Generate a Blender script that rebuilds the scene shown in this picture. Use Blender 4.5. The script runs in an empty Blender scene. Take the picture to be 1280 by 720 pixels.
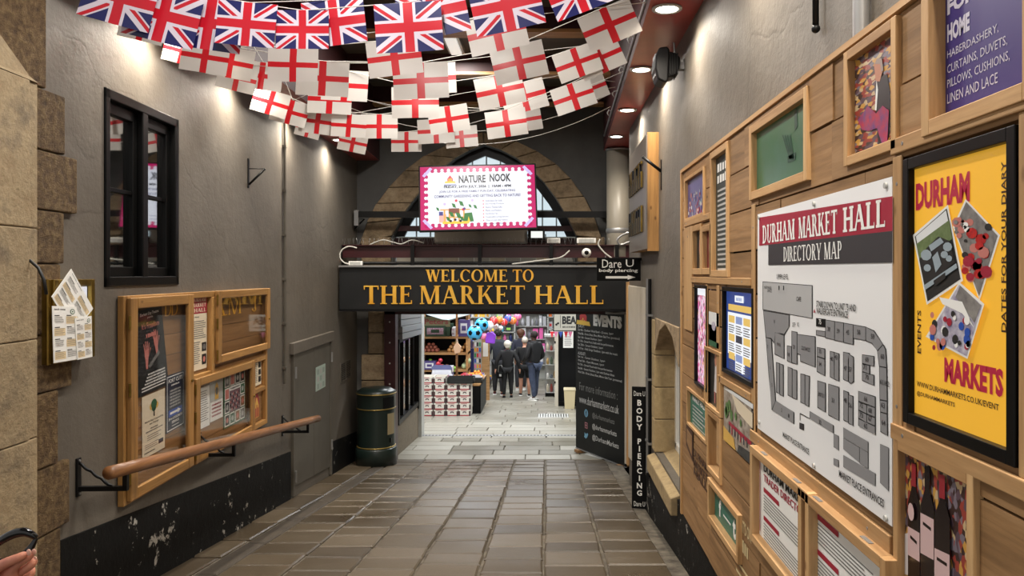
import bpy, bmesh, math, random
from mathutils import Vector, Matrix
random.seed(7)
SC = bpy.context.scene
COL = SC.collection
PI = math.pi
CZ = 3.0            # eye height in world z; every z below is measured from the eye
F = 960.0           # focal length in pixels of the 1280 px wide frame
CX, CY = 684.0, 342.0

# ------------------------------------------------------------------ camera, world, exposure
cd = bpy.data.cameras.new('camera'); cam = bpy.data.objects.new('camera', cd); COL.objects.link(cam)
cam.location = (0, 0, CZ); cam.rotation_euler = (PI/2, 0, 0)
cd.sensor_width = 36; cd.lens = 27.0
cd.shift_x = (640-CX)/1280; cd.shift_y = (CY-360)/1280
cd.clip_start = 0.05; cd.clip_end = 200
SC.camera = cam
SC.view_settings.view_transform = 'Standard'
SC.view_settings.look = 'None'
SC.view_settings.exposure = 0.30
SC.view_settings.gamma = 1.0
SC.view_settings.use_curve_mapping = False

w = bpy.data.worlds.new('World'); SC.world = w; w.use_nodes = True
WB = w.node_tree.nodes['Background']
WB.inputs[0].default_value = (1.0, 0.98, 0.95, 1); WB.inputs[1].default_value = 0.56

LAMP_W = 100.0       # each ceiling downlight
LAMP_COL = (1.0, 0.90, 0.76)
HALL_W = 115.0      # each roof light of the market hall
PASS_W = 70.0       # the passage's own ceiling battens

# ------------------------------------------------------------------ small helpers
def S(r, g, b):
    f = lambda c: (c/255/12.92) if c/255 <= 0.04045 else ((c/255+0.055)/1.055)**2.4
    return (f(r), f(g), f(b), 1.0)

class NT:
    def __init__(s, m): s.nt = m.node_tree; s.n = s.nt.nodes; s.l = s.nt.links
    def node(s, t, **kw):
        n = s.n.new(t)
        for k, v in kw.items():
            if k.startswith('i_'):
                key = k[2:]; key = int(key) if key.isdigit() else key
                s.set(n.inputs[key], v)
            else: setattr(n, k, v)
        return n
    def set(s, sock, v):
        if hasattr(v, 'is_linked') or isinstance(v, bpy.types.NodeSocket): s.l.new(v, sock)
        else: sock.default_value = v
    def M(s, op, a, b=0.0, c=0.0):
        n = s.n.new('ShaderNodeMath'); n.operation = op
        for i, v in enumerate((a, b, c)): s.set(n.inputs[i], v)
        return n.outputs[0]
    def mix(s, f, a, b, mode='MIX'):
        n = s.n.new('ShaderNodeMix'); n.data_type = 'RGBA'; n.blend_type = mode
        s.set(n.inputs[0], f); s.set(n.inputs[6], a); s.set(n.inputs[7], b)
        return n.outputs[2]
    def ramp(s, f, stops, interp='LINEAR'):
        n = s.n.new('ShaderNodeValToRGB'); n.color_ramp.interpolation = interp
        el = n.color_ramp.elements
        while len(el) > 1: el.remove(el[-1])
        el[0].position = stops[0][0]; el[0].color = stops[0][1]
        for p, c in stops[1:]:
            e = el.new(p); e.color = c
        s.set(n.inputs[0], f); return n.outputs[0]
    def coord(s, scale=(1, 1, 1), which='Object'):
        tc = s.n.new('ShaderNodeTexCoord'); mp = s.n.new('ShaderNodeMapping')
        s.l.new(tc.outputs[which], mp.inputs[0]); mp.inputs['Scale'].default_value = scale
        return mp.outputs[0]
    def noise(s, vec, scale=5, detail=4, rough=0.55, dist=0.0):
        n = s.n.new('ShaderNodeTexNoise'); s.l.new(vec, n.inputs['Vector'])
        n.inputs['Scale'].default_value = scale; n.inputs['Detail'].default_value = detail
        n.inputs['Roughness'].default_value = rough; n.inputs['Distortion'].default_value = dist
        return n.outputs[0]
    def bump(s, h, strength=0.3, dist=0.01):
        n = s.n.new('ShaderNodeBump'); s.set(n.inputs['Height'], h)
        n.inputs['Strength'].default_value = strength; n.inputs['Distance'].default_value = dist
        return n.outputs[0]

def newmat(name):
    m = bpy.data.materials.new(name); m.use_nodes = True
    nt = NT(m); b = m.node_tree.nodes['Principled BSDF']
    return m, nt, b

def mat(name, col, rough=0.6, metal=0.0, emit=None, es=1.0, col2=None, scale=6.0, bump=0.0, bscale=40.0, island=0.0, spec=0.5, stretch=(1, 1, 1)):
    m, nt, b = newmat(name)
    b.inputs['Roughness'].default_value = rough; b.inputs['Metallic'].default_value = metal
    b.inputs['Specular IOR Level'].default_value = spec
    c = col
    if col2 or bump or island:
        v = nt.coord(stretch)
        if col2:
            f = nt.ramp(nt.noise(v, scale, 5, 0.6), [(0.3, (0, 0, 0, 1)), (0.7, (1, 1, 1, 1))])
            c = nt.mix(f, col, col2)
        if island:
            g = nt.n.new('ShaderNodeNewGeometry')
            k = nt.M('MULTIPLY_ADD', g.outputs['Random Per Island'], 2*island, 1-island)
            vm = nt.n.new('ShaderNodeVectorMath'); vm.operation = 'SCALE'
            nt.set(vm.inputs[0], c); nt.l.new(k, vm.inputs['Scale']); c = vm.outputs[0]
        if bump:
            nt.l.new(nt.bump(nt.noise(v, bscale, 6, 0.65), bump), b.inputs['Normal'])
    nt.set(b.inputs['Base Color'], c)
    if emit:
        b.inputs['Emission Color'].default_value = emit; b.inputs['Emission Strength'].default_value = es
    return m

def lit(name, col, es=0.8):   # a picture element of a lit screen
    return mat(name, (col[0]*0.2, col[1]*0.2, col[2]*0.2, 1), 0.35, emit=col, es=es)

def wood(name, c1, c2, c3, axis, island=0.25, rough=0.5, bump=0.15):
    m, nt, b = newmat(name)
    sc = [14, 14, 14]; sc[axis] = 0.9
    g = nt.n.new('ShaderNodeNewGeometry')
    tc = nt.n.new('ShaderNodeTexCoord')
    off = nt.n.new('ShaderNodeVectorMath'); off.operation = 'ADD'
    comb = nt.n.new('ShaderNodeCombineXYZ')
    r = nt.M('MULTIPLY', g.outputs['Random Per Island'], 37.0)
    for i in range(3): nt.l.new(r, comb.inputs[i])
    nt.l.new(tc.outputs['Object'], off.inputs[0]); nt.l.new(comb.outputs[0], off.inputs[1])
    mp = nt.n.new('ShaderNodeMapping'); nt.l.new(off.outputs[0], mp.inputs[0]); mp.inputs['Scale'].default_value = sc
    n1 = nt.noise(mp.outputs[0], 1.6, 6, 0.6, 0.6)
    n2 = nt.noise(mp.outputs[0], 9.0, 3, 0.6)
    col = nt.ramp(n1, [(0.25, c1), (0.5, c2), (0.72, c3)])
    k = nt.M('MULTIPLY_ADD', n2, 0.35, 0.82)
    k2 = nt.M('MULTIPLY', k, nt.M('MULTIPLY_ADD', g.outputs['Random Per Island'], 2*island, 1-island))
    vo = nt.n.new('ShaderNodeTexVoronoi'); vo.inputs['Scale'].default_value = 3.2
    mp2 = nt.n.new('ShaderNodeMapping'); nt.l.new(off.outputs[0], mp2.inputs[0])
    s2 = [2.2, 2.2, 2.2]; s2[axis] = 1.1; mp2.inputs['Scale'].default_value = s2
    nt.l.new(mp2.outputs[0], vo.inputs['Vector'])
    knot = nt.ramp(vo.outputs['Distance'], [(0.0, (0.25, 0.2, 0.16, 1)), (0.05, (0.6, 0.55, 0.5, 1)), (0.085, (1, 1, 1, 1))])
    vm = nt.n.new('ShaderNodeVectorMath'); vm.operation = 'SCALE'
    nt.l.new(nt.mix(1.0, col, knot, 'MULTIPLY'), vm.inputs[0]); nt.l.new(k2, vm.inputs['Scale'])
    nt.l.new(vm.outputs[0], b.inputs['Base Color'])
    b.inputs['Roughness'].default_value = rough
    nt.l.new(nt.bump(n1, bump, 0.004), b.inputs['Normal'])
    return m

def glassmat(name, tint=(1, 1, 1, 1), refl=1.0):
    m = bpy.data.materials.new(name); m.use_nodes = True; nt = NT(m); nt.n.clear()
    out = nt.n.new('ShaderNodeOutputMaterial'); mx = nt.n.new('ShaderNodeMixShader')
    tr = nt.n.new('ShaderNodeBsdfTransparent'); tr.inputs[0].default_value = tint
    gl = nt.n.new('ShaderNodeBsdfGlossy'); gl.inputs['Roughness'].default_value = 0.03
    lw = nt.n.new('ShaderNodeLayerWeight'); lw.inputs[0].default_value = 0.5
    nt.l.new(nt.M('MULTIPLY', nt.M('MULTIPLY_ADD', nt.M('POWER', lw.outputs['Facing'], 4.0), 0.55, 0.035), refl), mx.inputs[0])
    nt.l.new(tr.outputs[0], mx.inputs[1]); nt.l.new(gl.outputs[0], mx.inputs[2]); nt.l.new(mx.outputs[0], out.inputs[0])
    return m

# ------------------------------------------------------------------ text outlines as 2-D polygons
_tc = {}
def txt(s, bold=0.0, res=2):
    key = (s, bold, res)
    if key in _tc: return _tc[key]
    c = bpy.data.curves.new('t', 'FONT'); c.body = s; c.resolution_u = res; c.offset = bold
    o = bpy.data.objects.new('t', c); COL.objects.link(o)
    dg = bpy.context.evaluated_depsgraph_get(); dg.update()
    me = bpy.data.meshes.new_from_object(o.evaluated_get(dg))
    vs = [(v.co.x, v.co.y) for v in me.vertices]; fs = [tuple(p.vertices) for p in me.polygons]
    bpy.data.objects.remove(o); bpy.data.curves.remove(c); bpy.data.meshes.remove(me)
    if not vs: vs = [(0, 0), (1, 0), (1, 1)]; fs = []
    x0 = min(v[0] for v in vs); x1 = max(v[0] for v in vs); y0 = min(v[1] for v in vs); y1 = max(v[1] for v in vs)
    r = ([((a-x0)/max(x1-x0, 1e-6), (b-y0)/max(y1-y0, 1e-6)) for a, b in vs], fs, (x1-x0)/max(y1-y0, 1e-6))
    _tc[key] = r; return r

def serif(s, T=0.17, t=0.07, sh=0.05, so=0.07):
    P = []; x = 0.0
    def R(a, b, c, d): P.append([(x+a, b), (x+c, b), (x+c, d), (x+a, d)])
    def sf(cx, top, w_):
        if top: R(cx-w_/2-so, 1-sh, cx+w_/2+so, 1)
        else: R(cx-w_/2-so, 0, cx+w_/2+so, sh)
    def stem(cx, w_=T, lo=0.0, hi=1.0, s0=True, s1=True):
        R(cx-w_/2, lo, cx+w_/2, hi)
        if s0: sf(cx, False, w_)
        if s1: sf(cx, True, w_)
    def dg(xa, ya, xb, yb, w_): P.append([(x+xa, ya), (x+xa+w_, ya), (x+xb+w_, yb), (x+xb, yb)][::(1 if yb > ya else -1)])
    def ring(cx, cy, rx, ry, tx, ty, a0, a1, n=18):
        for i in range(n):
            q = []
            for a, k in ((a0+(a1-a0)*i/n, 0), (a0+(a1-a0)*(i+1)/n, 0), (a0+(a1-a0)*(i+1)/n, 1), (a0+(a1-a0)*i/n, 1)):
                ca, sa = math.cos(math.radians(a)), math.sin(math.radians(a))
                q.append((x+cx+(rx-k*tx)*ca, cy+(ry-k*ty)*sa))
            P.append(q if a1 > a0 else q[::-1])
    for ch in s:
        adv = 0.42
        if ch == 'H': stem(.17); stem(.69); R(.17, .46, .69, .46+t*1.2); adv = .88
        elif ch == 'E': stem(.17); R(.17, 1-t, .58, 1); R(.17, .48, .48, .48+t); R(.17, 0, .62, t); R(.54, .8, .58, 1); R(.58, 0, .62, .2); R(.44, .40, .48, .62); adv = .70
        elif ch == 'F': stem(.17); R(.17, 1-t, .58, 1); R(.17, .48, .48, .48+t); R(.54, .8, .58, 1); adv = .64
        elif ch == 'L': stem(.17); R(.17, 0, .60, t); R(.56, 0, .60, .22); adv = .67
        elif ch == 'T': stem(.37, s1=False); R(.02, 1-t, .72, 1); R(.02, .78, .065, 1); R(.675, .78, .72, 1); adv = .77
        elif ch == 'W':
            dg(.0, 1, .24, 0, T); dg(.25, 0, .43, 1, t); dg(.38, 1, .62, 0, T); dg(.66, 0, .88, 1, t)
            R(-.06, 1-sh, .24, 1); R(.33, 1-sh, .60, 1); R(.80, 1-sh, 1.02, 1); adv = 1.03
        elif ch == 'C': ring(.42, .5, .40, .52, T, t, 42, 318); R(.66, .70, .71, .96); adv = .80
        elif ch == 'O': ring(.43, .5, .42, .52, T, t, 0, 360, 28); adv = .90
        elif ch == 'M':
            stem(.13, t); stem(.86); dg(.10, 1, .42, 0, T); dg(.47, 0, .78, 1, t); adv = 1.06
        elif ch == 'A':
            dg(.06, 0, .34, 1, t); dg(.30, 1, .60, 0, T); R(.17, .32, .60, .32+t); R(-.03, 0, .19, sh); R(.52, 0, .86, sh); adv = .86
        elif ch == 'R':
            stem(.17); R(.17, 1-t, .34, 1); R(.17, .47, .34, .47+t); ring(.32, .735, .27, .265, T*.9, t, -90, 90, 10); dg(.56, 0, .30, .5, T); R(.56, 0, .82, sh); adv = .80
        elif ch == 'P':
            stem(.17); R(.17, 1-t, .34, 1); R(.17, .45, .34, .45+t); ring(.32, .725, .27, .275, T*.9, t, -90, 90, 10); adv = .66
        elif ch == 'K': stem(.17); dg(.24, .40, .62, 1, t*1.1); dg(.62, 0, .32, .58, T); R(.50, 1-sh, .76, 1); R(.58, 0, .86, sh); adv = .86
        elif ch == 'D': stem(.17); R(.17, 1-t, .34, 1); R(.17, 0, .34, t); ring(.32, .5, .42, .5, T, t, -90, 90, 14); adv = .82
        elif ch == 'U': stem(.17, lo=.3, s0=False); stem(.69, t, lo=.3, s0=False); ring(.405, .33, .32, .35, T*.8, t, 180, 360, 14); adv = .86
        elif ch == 'I': stem(.17); adv = .36
        elif ch == 'J': stem(.30, lo=.15, s0=False); ring(.20, .18, .185, .2, .1, t, 180, 360, 10); adv = .50
        elif ch == 'Y': dg(.0, 1, .26, .42, T); dg(.40, .42, .62, 1, t); stem(.36, hi=.5, s1=False); R(-.06, 1-sh, .24, 1); R(.52, 1-sh, .76, 1); adv = .76
        x += adv+0.02
    xs = [p[0] for q in P for p in q]
    x0, x1 = min(xs), max(xs)
    vs, fs = [], []
    for q in P:
        fs.append(tuple(range(len(vs), len(vs)+len(q)))); vs += [((a-x0)/(x1-x0), b) for a, b in q]
    return vs, fs, x1-x0

# ------------------------------------------------------------------ mesh builder (local x right, y away from the viewer, z up)
class MB:
    def __init__(s): s.v = []; s.f = []; s.m = []; s.mats = []; s.sm = []
    def mi(s, m):
        if m not in s.mats: s.mats.append(m)
        return s.mats.index(m)
    def raw(s, vs, fs, m, smooth=False):
        o = len(s.v); s.v += [tuple(v) for v in vs]; i = s.mi(m)
        for f in fs: s.f.append(tuple(o+k for k in f)); s.m.append(i); s.sm.append(smooth)
        return s
    def box(s, x0, x1, y0, y1, z0, z1, m):
        v = [(x, y, z) for x in (x0, x1) for y in (y0, y1) for z in (z0, z1)]
        return s.raw(v, [(0, 1, 3, 2), (4, 6, 7, 5), (0, 4, 5, 1), (2, 3, 7, 6), (0, 2, 6, 4), (1, 5, 7, 3)], m)
    def prism(s, pts, y0, y1, m):       # pts (x,z), extruded along y
        n = len(pts)
        a = sum(pts[i][0]*pts[(i+1) % n][1]-pts[(i+1) % n][0]*pts[i][1] for i in range(n))
        if a < 0: pts = pts[::-1]
        v = [(p[0], y0, p[1]) for p in pts]+[(p[0], y1, p[1]) for p in pts]
        f = [tuple(range(n)), tuple(range(2*n-1, n-1, -1))]
        f += [(i, i+n, (i+1) % n+n, (i+1) % n) for i in range(n)]
        return s.raw(v, f, m)
    def flat(s, pts, y, m):
        n = len(pts)
        a = sum(pts[i][0]*pts[(i+1) % n][1]-pts[(i+1) % n][0]*pts[i][1] for i in range(n))
        if a < 0: pts = pts[::-1]
        return s.raw([(p[0], y, p[1]) for p in pts], [tuple(range(n))], m)
    def rect(s, x0, z0, x1, z1, y, m): return s.flat([(x0, z0), (x1, z0), (x1, z1), (x0, z1)], y, m)
    def disc(s, x, z, r, y, m, n=16, rz=None):
        rz = rz or r
        return s.flat([(x+r*math.cos(2*PI*i/n), z+rz*math.sin(2*PI*i/n)) for i in range(n)], y, m)
    def cyl(s, p0, p1, r0, m, r1=None, n=14, smooth=True, caps=True):
        r1 = r0 if r1 is None else r1
        p0, p1 = Vector(p0), Vector(p1); d = (p1-p0).normalized()
        a = d.orthogonal().normalized(); b = d.cross(a)
        v = [tuple(p+(a*math.cos(2*PI*i/n)+b*math.sin(2*PI*i/n))*r) for p, r in ((p0, r0), (p1, r1)) for i in range(n)]
        s.raw(v, [(i, (i+1) % n, n+(i+1) % n, n+i) for i in range(n)], m, smooth)
        if caps: s.raw(v, [tuple(range(n-1, -1, -1)), tuple(range(n, 2*n))], m)
        return s
    def tube(s, pts, r, m, n=8):
        pts = [Vector(p) for p in pts]; rings = []
        up = None
        for i, p in enumerate(pts):
            d = (pts[min(i+1, len(pts)-1)]-pts[max(i-1, 0)]).normalized()
            if up is None: up = d.orthogonal().normalized()
            a = (up-d*up.dot(d)).normalized(); up = a; b = d.cross(a)
            rr = r[i] if isinstance(r, (list, tuple)) else r
            rings.append([tuple(p+(a*math.cos(2*PI*k/n)+b*math.sin(2*PI*k/n))*rr) for k in range(n)])
        v = [q for R_ in rings for q in R_]; f = []
        for i in range(len(pts)-1):
            for k in range(n): f.append((i*n+k, i*n+(k+1) % n, (i+1)*n+(k+1) % n, (i+1)*n+k))
        f.append(tuple(range(n-1, -1, -1))); f.append(tuple(range((len(pts)-1)*n, len(pts)*n)))
        return s.raw(v, f, m, True)
    def lathe(s, prof, m, c=(0, 0, 0), n=24, smooth=True):  # prof: (r,z)
        v = [(c[0]+r*math.cos(2*PI*k/n), c[1]+r*math.sin(2*PI*k/n), c[2]+z) for r, z in prof for k in range(n)]
        f = [(i*n+k, i*n+(k+1) % n, (i+1)*n+(k+1) % n, (i+1)*n+k) for i in range(len(prof)-1) for k in range(n)]
        return s.raw(v, f, m, smooth)
    def ball(s, c, r, m, n=14, k=9, sq=(1, 1, 1)):
        prof = [(-math.cos(PI*i/k), math.sin(PI*i/k)) for i in range(k+1)]
        v = [(c[0]+r*sq[0]*q*math.cos(2*PI*j/n), c[1]+r*sq[1]*q*math.sin(2*PI*j/n), c[2]+r*sq[2]*z) for z, q in prof for j in range(n)]
        return s.raw(v, [(i*n+j, i*n+(j+1) % n, (i+1)*n+(j+1) % n, (i+1)*n+j) for i in range(k) for j in range(n)], m, True)
    def glyphs(s, g, x0, z0, x1, z1, y, m, rot=0, depth=0.0):
        vs, fs, _ = g; sep = sum(len(f) for f in fs) == len(vs)   # separate strokes: stagger them a hair so none are coplanar
        def tr(a, b):
            if rot == 90: a, b = 1-b, a          # reads upward
            elif rot == -90: a, b = b, 1-a       # reads downward
            return (x0+(x1-x0)*a, z0+(z1-z0)*b)
        q = [tr(a, b) for a, b in vs]; yo = [0.0]*len(vs)
        if sep:
            for i, f in enumerate(fs):
                for k in f: yo[k] = -0.00012*(i % 9)
        if depth:
            n = len(q)
            v = [(a, y+o_, b) for (a, b), o_ in zip(q, yo)]
            s.raw(v, fs, m)
            ed = {}
            for f in fs:
                for i in range(len(f)):
                    e = (f[i], f[(i+1) % len(f)])
                    if (e[1], e[0]) in ed: del ed[(e[1], e[0])]
                    else: ed[e] = 1
            v2 = v+[(a, y+depth, b) for a, b in q]
            s.raw(v2, [(b, a, a+n, b+n) for a, b in ed], m)
        else: s.raw([(a, y+o_, b) for (a, b), o_ in zip(q, yo)], fs, m)
        return s
    def text(s, st, x0, z0, x1, z1, y, m, bold=0.0, rot=0, res=2): return s.glyphs(txt(st, bold, res), x0, z0, x1, z1, y, m, rot)
    def textl(s, st, x, z, h, y, m, bold=0.0, maxw=None, sx=1.0, res=2):   # left aligned, by height
        g = txt(st, bold, res); wd = h*g[2]*sx
        if maxw and wd > maxw: wd = maxw
        return s.glyphs(g, x, z, x+wd, z+h, y, m)
    def textc(s, st, cx, z, h, y, m, bold=0.0, maxw=None, sx=1.0, res=2):
        g = txt(st, bold, res); wd = h*g[2]*sx
        if maxw and wd > maxw: wd = maxw
        return s.glyphs(g, cx-wd/2, z, cx+wd/2, z+h, y, m)
    def lines(s, x0, z1, x1, n, pitch, h, y, m, ragged=0.25):   # illegible rows of small print
        for i in range(n):
            s.rect(x0, z1-i*pitch-h, x0+(x1-x0)*(1-ragged*random.random()), z1-i*pitch, y, m)
        return s
    def words(s, x0, z0, x1, z1, y, m, n=8):   # a row of lettering too small to read in the photograph
        w_ = (x1-x0)/n
        for i in range(n):
            h = (z1-z0)*random.uniform(.8, 1.0); s.rect(x0+w_*i, z0, x0+w_*(i+random.uniform(.55, .85)), z0+h, y, m)
        return s
    def build(s, name, parent=None, loc=(0, 0, 0), rot=None, bevel=0.0, subsurf=0, kind=None):
        me = bpy.data.meshes.new(name); me.from_pydata(s.v, [], s.f)
        for m in s.mats: me.materials.append(m)
        me.polygons.foreach_set('material_index', s.m); me.polygons.foreach_set('use_smooth', s.sm)
        me.validate(); me.update()
        o = bpy.data.objects.new(name, me); COL.objects.link(o); o.location = loc
        if rot: o.rotation_euler = rot
        if parent: o.parent = parent
        if bevel:
            b = o.modifiers.new('Bevel', 'BEVEL'); b.width = bevel; b.segments = 2; b.limit_method = 'ANGLE'
        if kind: o['kind'] = kind
        return o

def TH(name, label, cat, loc, rz=0.0, group=None):
    o = bpy.data.objects.new(name, None); COL.objects.link(o); o.empty_display_size = 0.1
    o.location = (loc[0], loc[1], loc[2]+CZ); o.rotation_euler = (0, 0, rz)
    o['label'] = label; o['category'] = cat
    if group: o['group'] = group
    return o
def tag(o, label, cat, group=None):
    o['label'] = label; o['category'] = cat
    if group: o['group'] = group
    return o
def copytree(r, loc=None, rz=None, label=None, group=None):
    c = r.copy(); COL.objects.link(c)
    if loc is not None: c.location = (loc[0], loc[1], loc[2]+CZ)
    if rz is not None: c.rotation_euler = (0, 0, rz)
    if label: c['label'] = label
    if group: c['group'] = group
    for ch in list(r.children):
        d = ch.copy(); COL.objects.link(d); d.parent = c
        for g in list(ch.children):
            e = g.copy(); COL.objects.link(e); e.parent = d
    return c

# ------------------------------------------------------------------ the place: floor profile and the two side walls
def fl(Y): return -(1.438+0.115*Y) if Y < 11.3 else -(2.7375+0.06*(Y-11.3))
def PX(px, py, Y): return ((px-CX)/F*Y, Y, -(py-CY)/F*Y)
LA, LB = 2.434, 0.0323
def XL(Y): return -(LA+LB*Y)
def LW(px, py, off=0.0):
    Y = (LA-off)/((CX-px)/F-LB); return Y, -(py-CY)/F*Y
LROT = PI/2+math.atan(LB)
def lth(name, label, cat, Y, z, off=0.0, group=None):     # thing on the left wall: local x runs away from the eye, -y into the room
    return TH(name, label, cat, (XL(Y)+off, Y, z), LROT, group)
XP, XW = 0.90, 0.985          # front of the timber cladding, plastered wall
def RW(px, py, X=XP):
    Y = F*X/(px-CX); return Y, -(py-CY)/F*Y
def rth(name, label, cat, Y, z, X=XP, group=None):        # thing on the right wall: local x runs toward the eye, -y into the room
    return TH(name, label, cat, (X, Y, z), -PI/2, group)
# ------------------------------------------------------------------ materials
def plaster():
    m, nt, b = newmat('plaster')
    v = nt.coord()
    big = nt.noise(v, 0.9, 4, 0.6); mid = nt.noise(v, 5.0, 6, 0.65); fine = nt.noise(v, 40, 4, 0.7)
    c = nt.ramp(big, [(0.3, (0.098, 0.084, 0.067, 1)), (0.55, (0.126, 0.109, 0.088, 1)), (0.75, (0.155, 0.135, 0.110, 1))])
    c = nt.mix(nt.ramp(mid, [(0.62, (0, 0, 0, 1)), (0.75, (1, 1, 1, 1))]), c, (0.108, 0.094, 0.076, 1))
    vs = nt.coord((3.0, 3.0, 0.25)); st = nt.noise(vs, 2.0, 5, 0.6)
    c = nt.mix(nt.ramp(st, [(0.55, (0, 0, 0, 1)), (0.8, (0.5, 0.5, 0.5, 1))]), c, (0.084, 0.073, 0.06, 1))
    # hairline cracks and chips
    vo = nt.n.new('ShaderNodeTexVoronoi'); vo.feature = 'DISTANCE_TO_EDGE'; vo.inputs['Scale'].default_value = 0.75
    dn = nt.n.new('ShaderNodeTexNoise'); nt.l.new(v, dn.inputs['Vector']); dn.inputs['Scale'].default_value = 2.5; dn.inputs['Detail'].default_value = 5
    mixv = nt.mix(0.25, v, dn.outputs['Color']); nt.l.new(mixv, vo.inputs['Vector'])
    cr = nt.ramp(vo.outputs['Distance'], [(0.0, (0, 0, 0, 1)), (0.006, (1, 1, 1, 1))])
    c = nt.mix(1.0, c, nt.ramp(cr, [(0, (0.86, 0.85, 0.84, 1)), (1, (1, 1, 1, 1))]), 'MULTIPLY')
    nt.l.new(c, b.inputs['Base Color']); b.inputs['Roughness'].default_value = 0.55
    h = nt.M('ADD', nt.M('MULTIPLY', mid, 1.0), nt.M('ADD', nt.M('MULTIPLY', fine, 0.12), nt.M('MULTIPLY', cr, 0.10)))
    h = nt.M('ADD', h, nt.M('MULTIPLY', big, 1.5))
    nt.l.new(nt.bump(h, 0.35, 0.02), b.inputs['Normal'])
    return m
def stone(name, c1, c2, c3, bump=0.8, scale=9.0, island=0.18, rough=0.85, dist=0.03):
    m, nt, b = newmat(name)
    v = nt.coord(); n1 = nt.noise(v, scale, 6, 0.65); n2 = nt.noise(v, scale*6, 5, 0.7)
    c = nt.ramp(n1, [(0.3, c1), (0.5, c2), (0.7, c3)])
    g = nt.n.new('ShaderNodeNewGeometry')
    k = nt.M('MULTIPLY', nt.M('MULTIPLY_ADD', g.outputs['Random Per Island'], 2*island, 1-island), nt.M('MULTIPLY_ADD', n2, 0.7, 0.62))
    vm = nt.n.new('ShaderNodeVectorMath'); vm.operation = 'SCALE'; nt.l.new(c, vm.inputs[0]); nt.l.new(k, vm.inputs['Scale'])
    nt.l.new(vm.outputs[0], b.inputs['Base Color']); b.inputs['Roughness'].default_value = rough
    nt.l.new(nt.bump(nt.M('ADD', n1, nt.M('MULTIPLY', n2, 0.6)), bump, dist), b.inputs['Normal'])
    return m
def paving(name, c1, c2, c3, r0, r1):
    m, nt, b = newmat(name)
    v = nt.coord(); n1 = nt.noise(v, 2.2, 5, 0.6); n2 = nt.noise(v, 55, 5, 0.7); n3 = nt.noise(v, 0.6, 3, 0.5)
    g = nt.n.new('ShaderNodeNewGeometry')
    c = nt.ramp(nt.M('ADD', nt.M('MULTIPLY', g.outputs['Random Per Island'], 0.6), nt.M('MULTIPLY', n1, 0.45)), [(0.15, c1), (0.5, c2), (0.9, c3)])
    c = nt.mix(nt.M('MULTIPLY', n2, 0.55), c, (c1[0]*0.35, c1[1]*0.35, c1[2]*0.35, 1))
    nt.l.new(c, b.inputs['Base Color'])
    rr = nt.M('MULTIPLY_ADD', nt.ramp(nt.M('ADD', n3, nt.M('MULTIPLY', n1, 0.3)), [(0.5, (0, 0, 0, 1)), (0.8, (1, 1, 1, 1))]), r1-r0, r0)
    nt.l.new(rr, b.inputs['Roughness'])
    nt.l.new(nt.bump(nt.M('ADD', n1, nt.M('MULTIPLY', n2, 0.4)), 0.25, 0.01), b.inputs['Normal'])
    return m
def dado():
    m, nt, b = newmat('black_masonry_paint')
    v = nt.coord(); n = nt.noise(v, 7.0, 8, 0.75); g = nt.noise(v, 1.3, 2, 0.5)
    k = nt.ramp(nt.M('MULTIPLY', n, nt.M('MULTIPLY_ADD', g, 0.5, 0.72)), [(0.60, (0, 0, 0, 1)), (0.61, (1, 1, 1, 1))])
    nt.l.new(nt.mix(k, (0.006, 0.006, 0.006, 1), (0.42, 0.40, 0.36, 1)), b.inputs['Base Color'])
    b.inputs['Roughness'].default_value = 0.6; b.inputs['Specular IOR Level'].default_value = 0.15
    nt.l.new(nt.bump(n, 0.4, 0.02), b.inputs['Normal']); return m

PLASTER = plaster()
BACKPL = mat('dark_grey_render', S(96, 95, 92), 0.7, col2=S(80, 79, 77), scale=2.5, bump=0.25, bscale=12)
SAND = stone('sandstone_dressed', S(138, 117, 87), S(156, 137, 106), S(116, 101, 80), 0.45, 6.0, 0.12)
SANDR = stone('sandstone_rough', S(80, 58, 34), S(128, 100, 64), S(164, 136, 92), 1.0, 26.0, 0.12, 0.9, 0.06)
SANDD = stone('arch_stone', S(112, 95, 72), S(150, 129, 101), S(170, 150, 121), 0.7, 6.0, 0.2)
SANDW = stone('window_stone', S(150, 128, 92), S(170, 148, 108), S(140, 120, 90), 0.25, 4.0, 0.10)
PAVE = paving('passage_flagstone', S(66, 55, 41), S(88, 76, 59), S(112, 99, 81), 0.26, 0.50)
PAVE2 = paving('hall_flagstone', S(138, 132, 118), S(154, 149, 136), S(170, 166, 154), 0.28, 0.45)
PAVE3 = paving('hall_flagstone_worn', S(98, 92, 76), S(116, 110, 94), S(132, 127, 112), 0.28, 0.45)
GROUT = mat('mortar', S(50, 42, 34), 0.9, col2=S(112, 104, 90), scale=9, bump=0.3)
GUTTER = mat('worn_gutter_stone', S(56, 48, 39), 0.7, col2=S(72, 63, 51), scale=5, bump=0.3)
DADO = dado()
PINE_H = wood('pine_rail', S(118, 84, 44), S(156, 114, 62), S(172, 131, 77), 0)
PINE_V = wood('pine_stile', S(118, 84, 44), S(156, 114, 62), S(172, 131, 77), 2)
PINED = wood('pine_back_boards', S(110, 78, 44), S(138, 100, 60), S(152, 114, 72), 0, 0.14)
LARCH_H = wood('sawn_plank', S(112, 82, 50), S(146, 110, 70), S(164, 128, 88), 0, 0.16, 0.65, 0.3)
LARCH_V = wood('sawn_batten_upright', S(152, 112, 68), S(186, 146, 98), S(204, 168, 120), 2, 0.12, 0.6)
LARCH_R = wood('sawn_batten_rail', S(142, 104, 62), S(174, 134, 88), S(192, 154, 108), 0, 0.12, 0.6)
RAILW = wood('handrail_wood', S(98, 64, 37), S(128, 86, 53), S(148, 106, 69), 0, 0.05, 0.35)
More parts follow.
